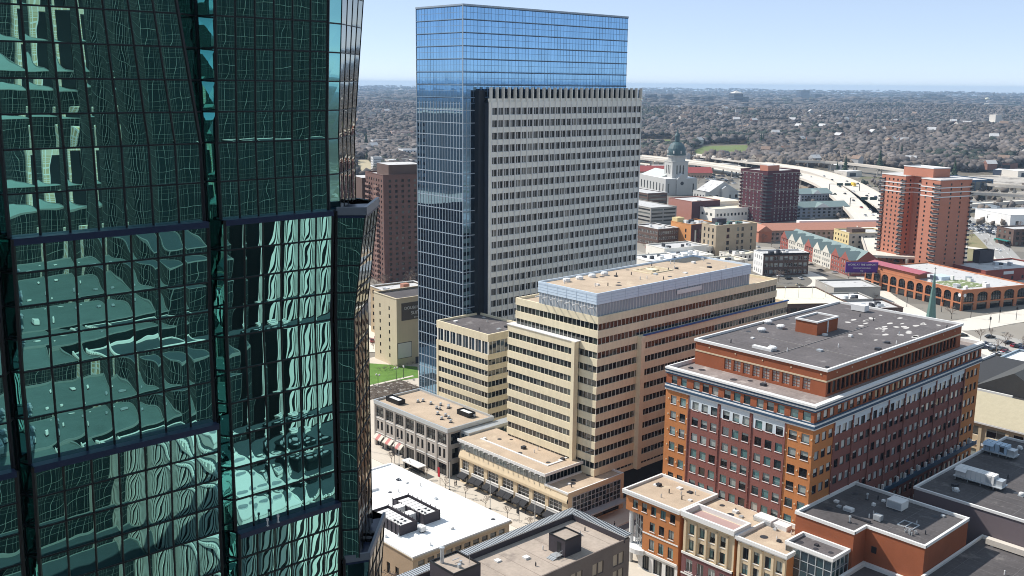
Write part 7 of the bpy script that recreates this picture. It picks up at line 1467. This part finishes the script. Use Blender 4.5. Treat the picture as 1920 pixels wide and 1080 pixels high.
for k, (px, py, h) in enumerate(((1820, 596, 8), (1855, 620, 8), (1873, 605, 8), (1765, 585, 8), (1840, 560, 9), (1800, 575, 9), (1742, 560, 9), (1700, 575, 9), (1660, 545, 9), (1905, 600, 8), (1893, 470, 9), (1850, 420, 10), (1828, 405, 10), (1857, 445, 10))):
    p = G(px, py, .15); lab = 'slim dark street pole with a signal box, ' + ('at the crossing nearest the car park', 'beside the car park trees', 'right of the crossing', 'left of the crossing', 'right of the arcade corner', 'at the arcade corner', 'along the arcade', 'before the arcade', 'below the billboard', 'at the right edge', 'by the corner house', 'on the street by the packed cars', 'at the top of that street', 'half way down that street')[k]
    if pl_ is None:
        pl_ = thing('signal_pole', lab, 'street pole', p, 0, 'poles about the crossing'); b = MB(); b.lathe(0, 0, [(.14, 0), (.09, 8)], 6); b.build('pole', [darkmetal], pl_, False); b = MB(); b.box(-.3, .3, -.3, .3, 5.2, 6.4); b.build('signal_box', [black], pl_, False); b = MB(); b.box(-.06, 2.2, -.06, .06, 7.8, 7.95); b.build('arm', [darkmetal], pl_, False)
    else: dup(pl_, p, k)
for k, (px, py, w_) in enumerate(((1583, 358, 15), (1630, 386, 17))):
    p = G(px, py, 9); t = thing('sign_gantry', ('farther', 'nearer')[k] + ' dark sign gantry across the pale highway', 'gantry', p, rad(-42)); b = MB(); b.box(-w_, w_, -.2, .2, 6.6, 7.0); b.build('beam', [darkmetal], t, False)
    for x in (-w_, w_): b = MB(); b.bar((x, 0, 0), (x, 0, 7), .5); b.build('post', [darkmetal], t, False)
    for x in (-5, 3): b = MB(); b.box(x - 3, x + 3, -.4, -.21, 5.2, 7.8); b.build('sign_board', [mat('dark green board', (.015, .045, .04), .6)], t, False)
p = G(1600, 349, 9); t = thing('lorry', 'yellow lorry on the pale highway', 'lorry', p, rad(-130)); b = MB(); b.box(-4.5, 2.5, -1.25, 1.25, .9, 3.8); b.build('cargo_box', [paints['yellow']], t, False); b = MB(); b.box(2.7, 4.6, -1.2, 1.2, .7, 3.0); b.build('cab', [paints['yellow']], t, False)
for x in (-3.3, -2, 3.4):
    for y in (-1, 1): o = bpy.data.objects.new('wheel', WHEEL); COL.objects.link(o); o.parent = t; o.location = (x, y, .45); o.rotation_euler = (rad(90), 0, 0); o.scale = (1.4,) * 3
# ------------------------------------------------------------------ people
def figure(pose):
    me = bpy.data.meshes.new('body'); s = pose
    V = [(0, 0, .95), (0, 0, 1.2), (0, 0, 1.42), (0, 0, 1.54), (0, .01, 1.64), (0, .01, 1.75), (.2, 0, 1.4), (.25, .05 * s, 1.12), (.24, .16 * s, .9), (-.2, 0, 1.4), (-.25, -.05 * s, 1.12), (-.24, -.12 * s, .9), (.1, .02, .9), (.11, .14 * s, .5), (.11, .06 * s, .06), (.11, .2 * s + .1, .03), (-.1, 0, .9), (-.11, -.08 * s, .5), (-.11, -.26 * s, .08), (-.11, -.14 * s, .03)]
    E = [(0, 1), (1, 2), (2, 3), (3, 4), (4, 5), (2, 6), (6, 7), (7, 8), (2, 9), (9, 10), (10, 11), (0, 12), (12, 13), (13, 14), (14, 15), (0, 16), (16, 17), (17, 18), (18, 19)]
    R = [.15, .14, .13, .055, .10, .08, .065, .05, .04, .065, .05, .04, .10, .07, .05, .04, .10, .07, .05, .04]
    me.from_pydata(V, E, []); o = bpy.data.objects.new('body', me); COL.objects.link(o); md = o.modifiers.new('skin', 'SKIN')
    for i, r in enumerate(R): me.skin_vertices[0].data[i].radius = (r, r)
    me.skin_vertices[0].data[0].use_root = True; o.modifiers.new('sub', 'SUBSURF').levels = 1
    dg = bpy.context.evaluated_depsgraph_get(); dg.update(); m2 = bpy.data.meshes.new_from_object(o.evaluated_get(dg)); bpy.data.objects.remove(o)
    skin = mat('skin', (.42, .25, .18), .7); cl = mat('dark clothes', (.03, .032, .04), .9); tr_ = mat('dark trousers', (.045, .05, .07), .9); m2.materials.clear()
    for m in (cl, tr_, skin): m2.materials.append(m)
    for p in m2.polygons: p.material_index = 1 if p.center.z < .92 and abs(p.center.x) < .2 else 2 if p.center.z > 1.5 else 0
    m2.name = 'body'; return m2
PB = [figure(1.0), figure(-.6)]; hb_ = MB(); hb_.lathe(0, .0, [(.1, 1.66), (.105, 1.74), (.07, 1.82), (.01, 1.84)], 8); HAIR = hb_.mesh('hair', [mat('dark hair', (.02, .015, .012), .8)])
for k, (px, py, a) in enumerate(((795, 888, 40), (853, 912, 200), (856, 911, 30), (773, 871, 120), (1003, 970, 60), (985, 963, 100), (1152, 990, 0))):
    t = thing('person', ('person in dark clothes walking past the bus shelter', 'person in dark clothes, left of a pair by the limestone corner', 'person in dark clothes, right of a pair by the limestone corner', 'person in dark clothes beside the shop windows', 'person in dark clothes at the podium entrance', 'person in dark clothes under the last black awning', 'person in dark clothes near the rounded entrance')[k], 'person', G(px, py, .15), rad(a)); o = bpy.data.objects.new('body', PB[k % 2]); COL.objects.link(o); o.parent = t; o = bpy.data.objects.new('hair', HAIR); COL.objects.link(o); o.parent = t

# more leafless trees and cars on open ground between the middle-distance buildings
bpy.context.view_layer.update(); dg_ = bpy.context.evaluated_depsgraph_get()
def clear_ground(p, r=2.5):
    for dx, dy in ((0, 0), (r, 0), (-r, 0), (0, r), (0, -r)):
        hit, loc, nn, i_, ob, mm = sc.ray_cast(dg_, Vector((p.x + dx, p.y + dy, 400)), Vector((0, 0, -1)))
        while hit and ob.name.startswith('haze'): hit, loc, nn, i_, ob, mm = sc.ray_cast(dg_, loc - Vector((0, 0, .05)), Vector((0, 0, -1)))
        if not hit or loc.z > .7 or ob.name.split('.')[0] in ('road', 'lawn'): return False
    return True
n_ = 0; tries = 0
while n_ < 130 and tries < 1200:
    tries += 1; px, py = rt.uniform(1190, 1920), rt.uniform(318, 530)
    if rt.random() < .12: px, py = rt.uniform(690, 785), rt.uniform(330, 700)
    p = G(px, py)
    if not clear_ground(p): continue
    tree(p, 1 + n_ % 3, rt.uniform(6, 11), 'bare tree standing between the low buildings of the middle distance', 'bare trees in the middle distance', rz=n_); n_ += 1
n_ = 0; tries = 0
while n_ < 130 and tries < 1200:
    tries += 1; p = G(rt.uniform(1190, 1800), rt.uniform(335, 560))
    if not clear_ground(p, 2.0): continue
    car(Vector((p.x, p.y, .02)), rad(rt.choice((-20, 70, -36, 54))), rt.choice(cols_), 'car parked on open ground among the middle distance buildings', 'cars among the middle distance buildings', False); n_ += 1
# ================================================================== light, sky, air, camera
S = Vector((-.373, .928, 0)).normalized(); EL = rad(45.5)
sun_dir = Vector((S.x * math.cos(EL), S.y * math.cos(EL), math.sin(EL)))
ld = bpy.data.lights.new('sun', 'SUN'); ld.energy = 2.9; ld.angle = rad(.5); ld.color = (1, .95, .88)
lo = bpy.data.objects.new('sun', ld); COL.objects.link(lo); lo.rotation_euler = (-sun_dir).to_track_quat('-Z', 'Y').to_euler()
w = bpy.data.worlds.new('World'); sc.world = w; w.use_nodes = True; nt = w.node_tree
sky = nt.nodes.new('ShaderNodeTexSky'); sky.sky_type = 'NISHITA'; sky.sun_disc = False; sky.sun_elevation = EL; sky.sun_rotation = math.atan2(S.x, S.y)
sky.air_density = .8; sky.dust_density = 1.5; sky.ozone_density = 2.0; sky.altitude = 5000
nt.links.new(mixc(nt, .6, mixc(nt, 1.0, sky.outputs[0], (.85, .70, .69), 'MULTIPLY'), (2.15, 2.75, 3.3)), nt.nodes['Background'].inputs[0]);  nt.nodes['Background'].inputs[1].default_value = .132
hz = bpy.data.materials.new('air'); hz.use_nodes = True; hn = hz.node_tree
for n in list(hn.nodes):
    if n.type != 'OUTPUT_MATERIAL': hn.nodes.remove(n)
pv = hn.nodes.new('ShaderNodeVolumePrincipled'); pv.inputs['Color'].default_value = (.54, .75, 1.0, 1); pv.inputs['Density'].default_value = 6e-5; pv.inputs['Anisotropy'].default_value = 0
hn.links.new(pv.outputs[0], hn.nodes['Material Output'].inputs['Volume'])
b = MB(); b.box(-19400, 19400, -19400, 19400, -1.2, 150); hb = b.build('haze', [hz]); struct(hb, 'stuff')
cd = bpy.data.cameras.new('camera'); co = bpy.data.objects.new('camera', cd); COL.objects.link(co)
cd.sensor_width = 36; cd.lens = F / 1920 * 36; cd.clip_start = .5; cd.clip_end = 60000
Mx = Matrix((RT, UP, -FW)).transposed().to_4x4(); Mx.translation = EYE; co.matrix_world = Mx
sc.camera = co
sc.view_settings.view_transform = 'Standard'; sc.view_settings.look = 'None'; sc.view_settings.exposure = 1.05
sc.cycles.use_denoising = True; sc.cycles.filter_width = 1.0; sc.cycles.max_bounces = 8; sc.cycles.glossy_bounces = 5; sc.cycles.volume_bounces = 0; sc.cycles.caustics_reflective = False
sc.cycles.use_adaptive_sampling = False
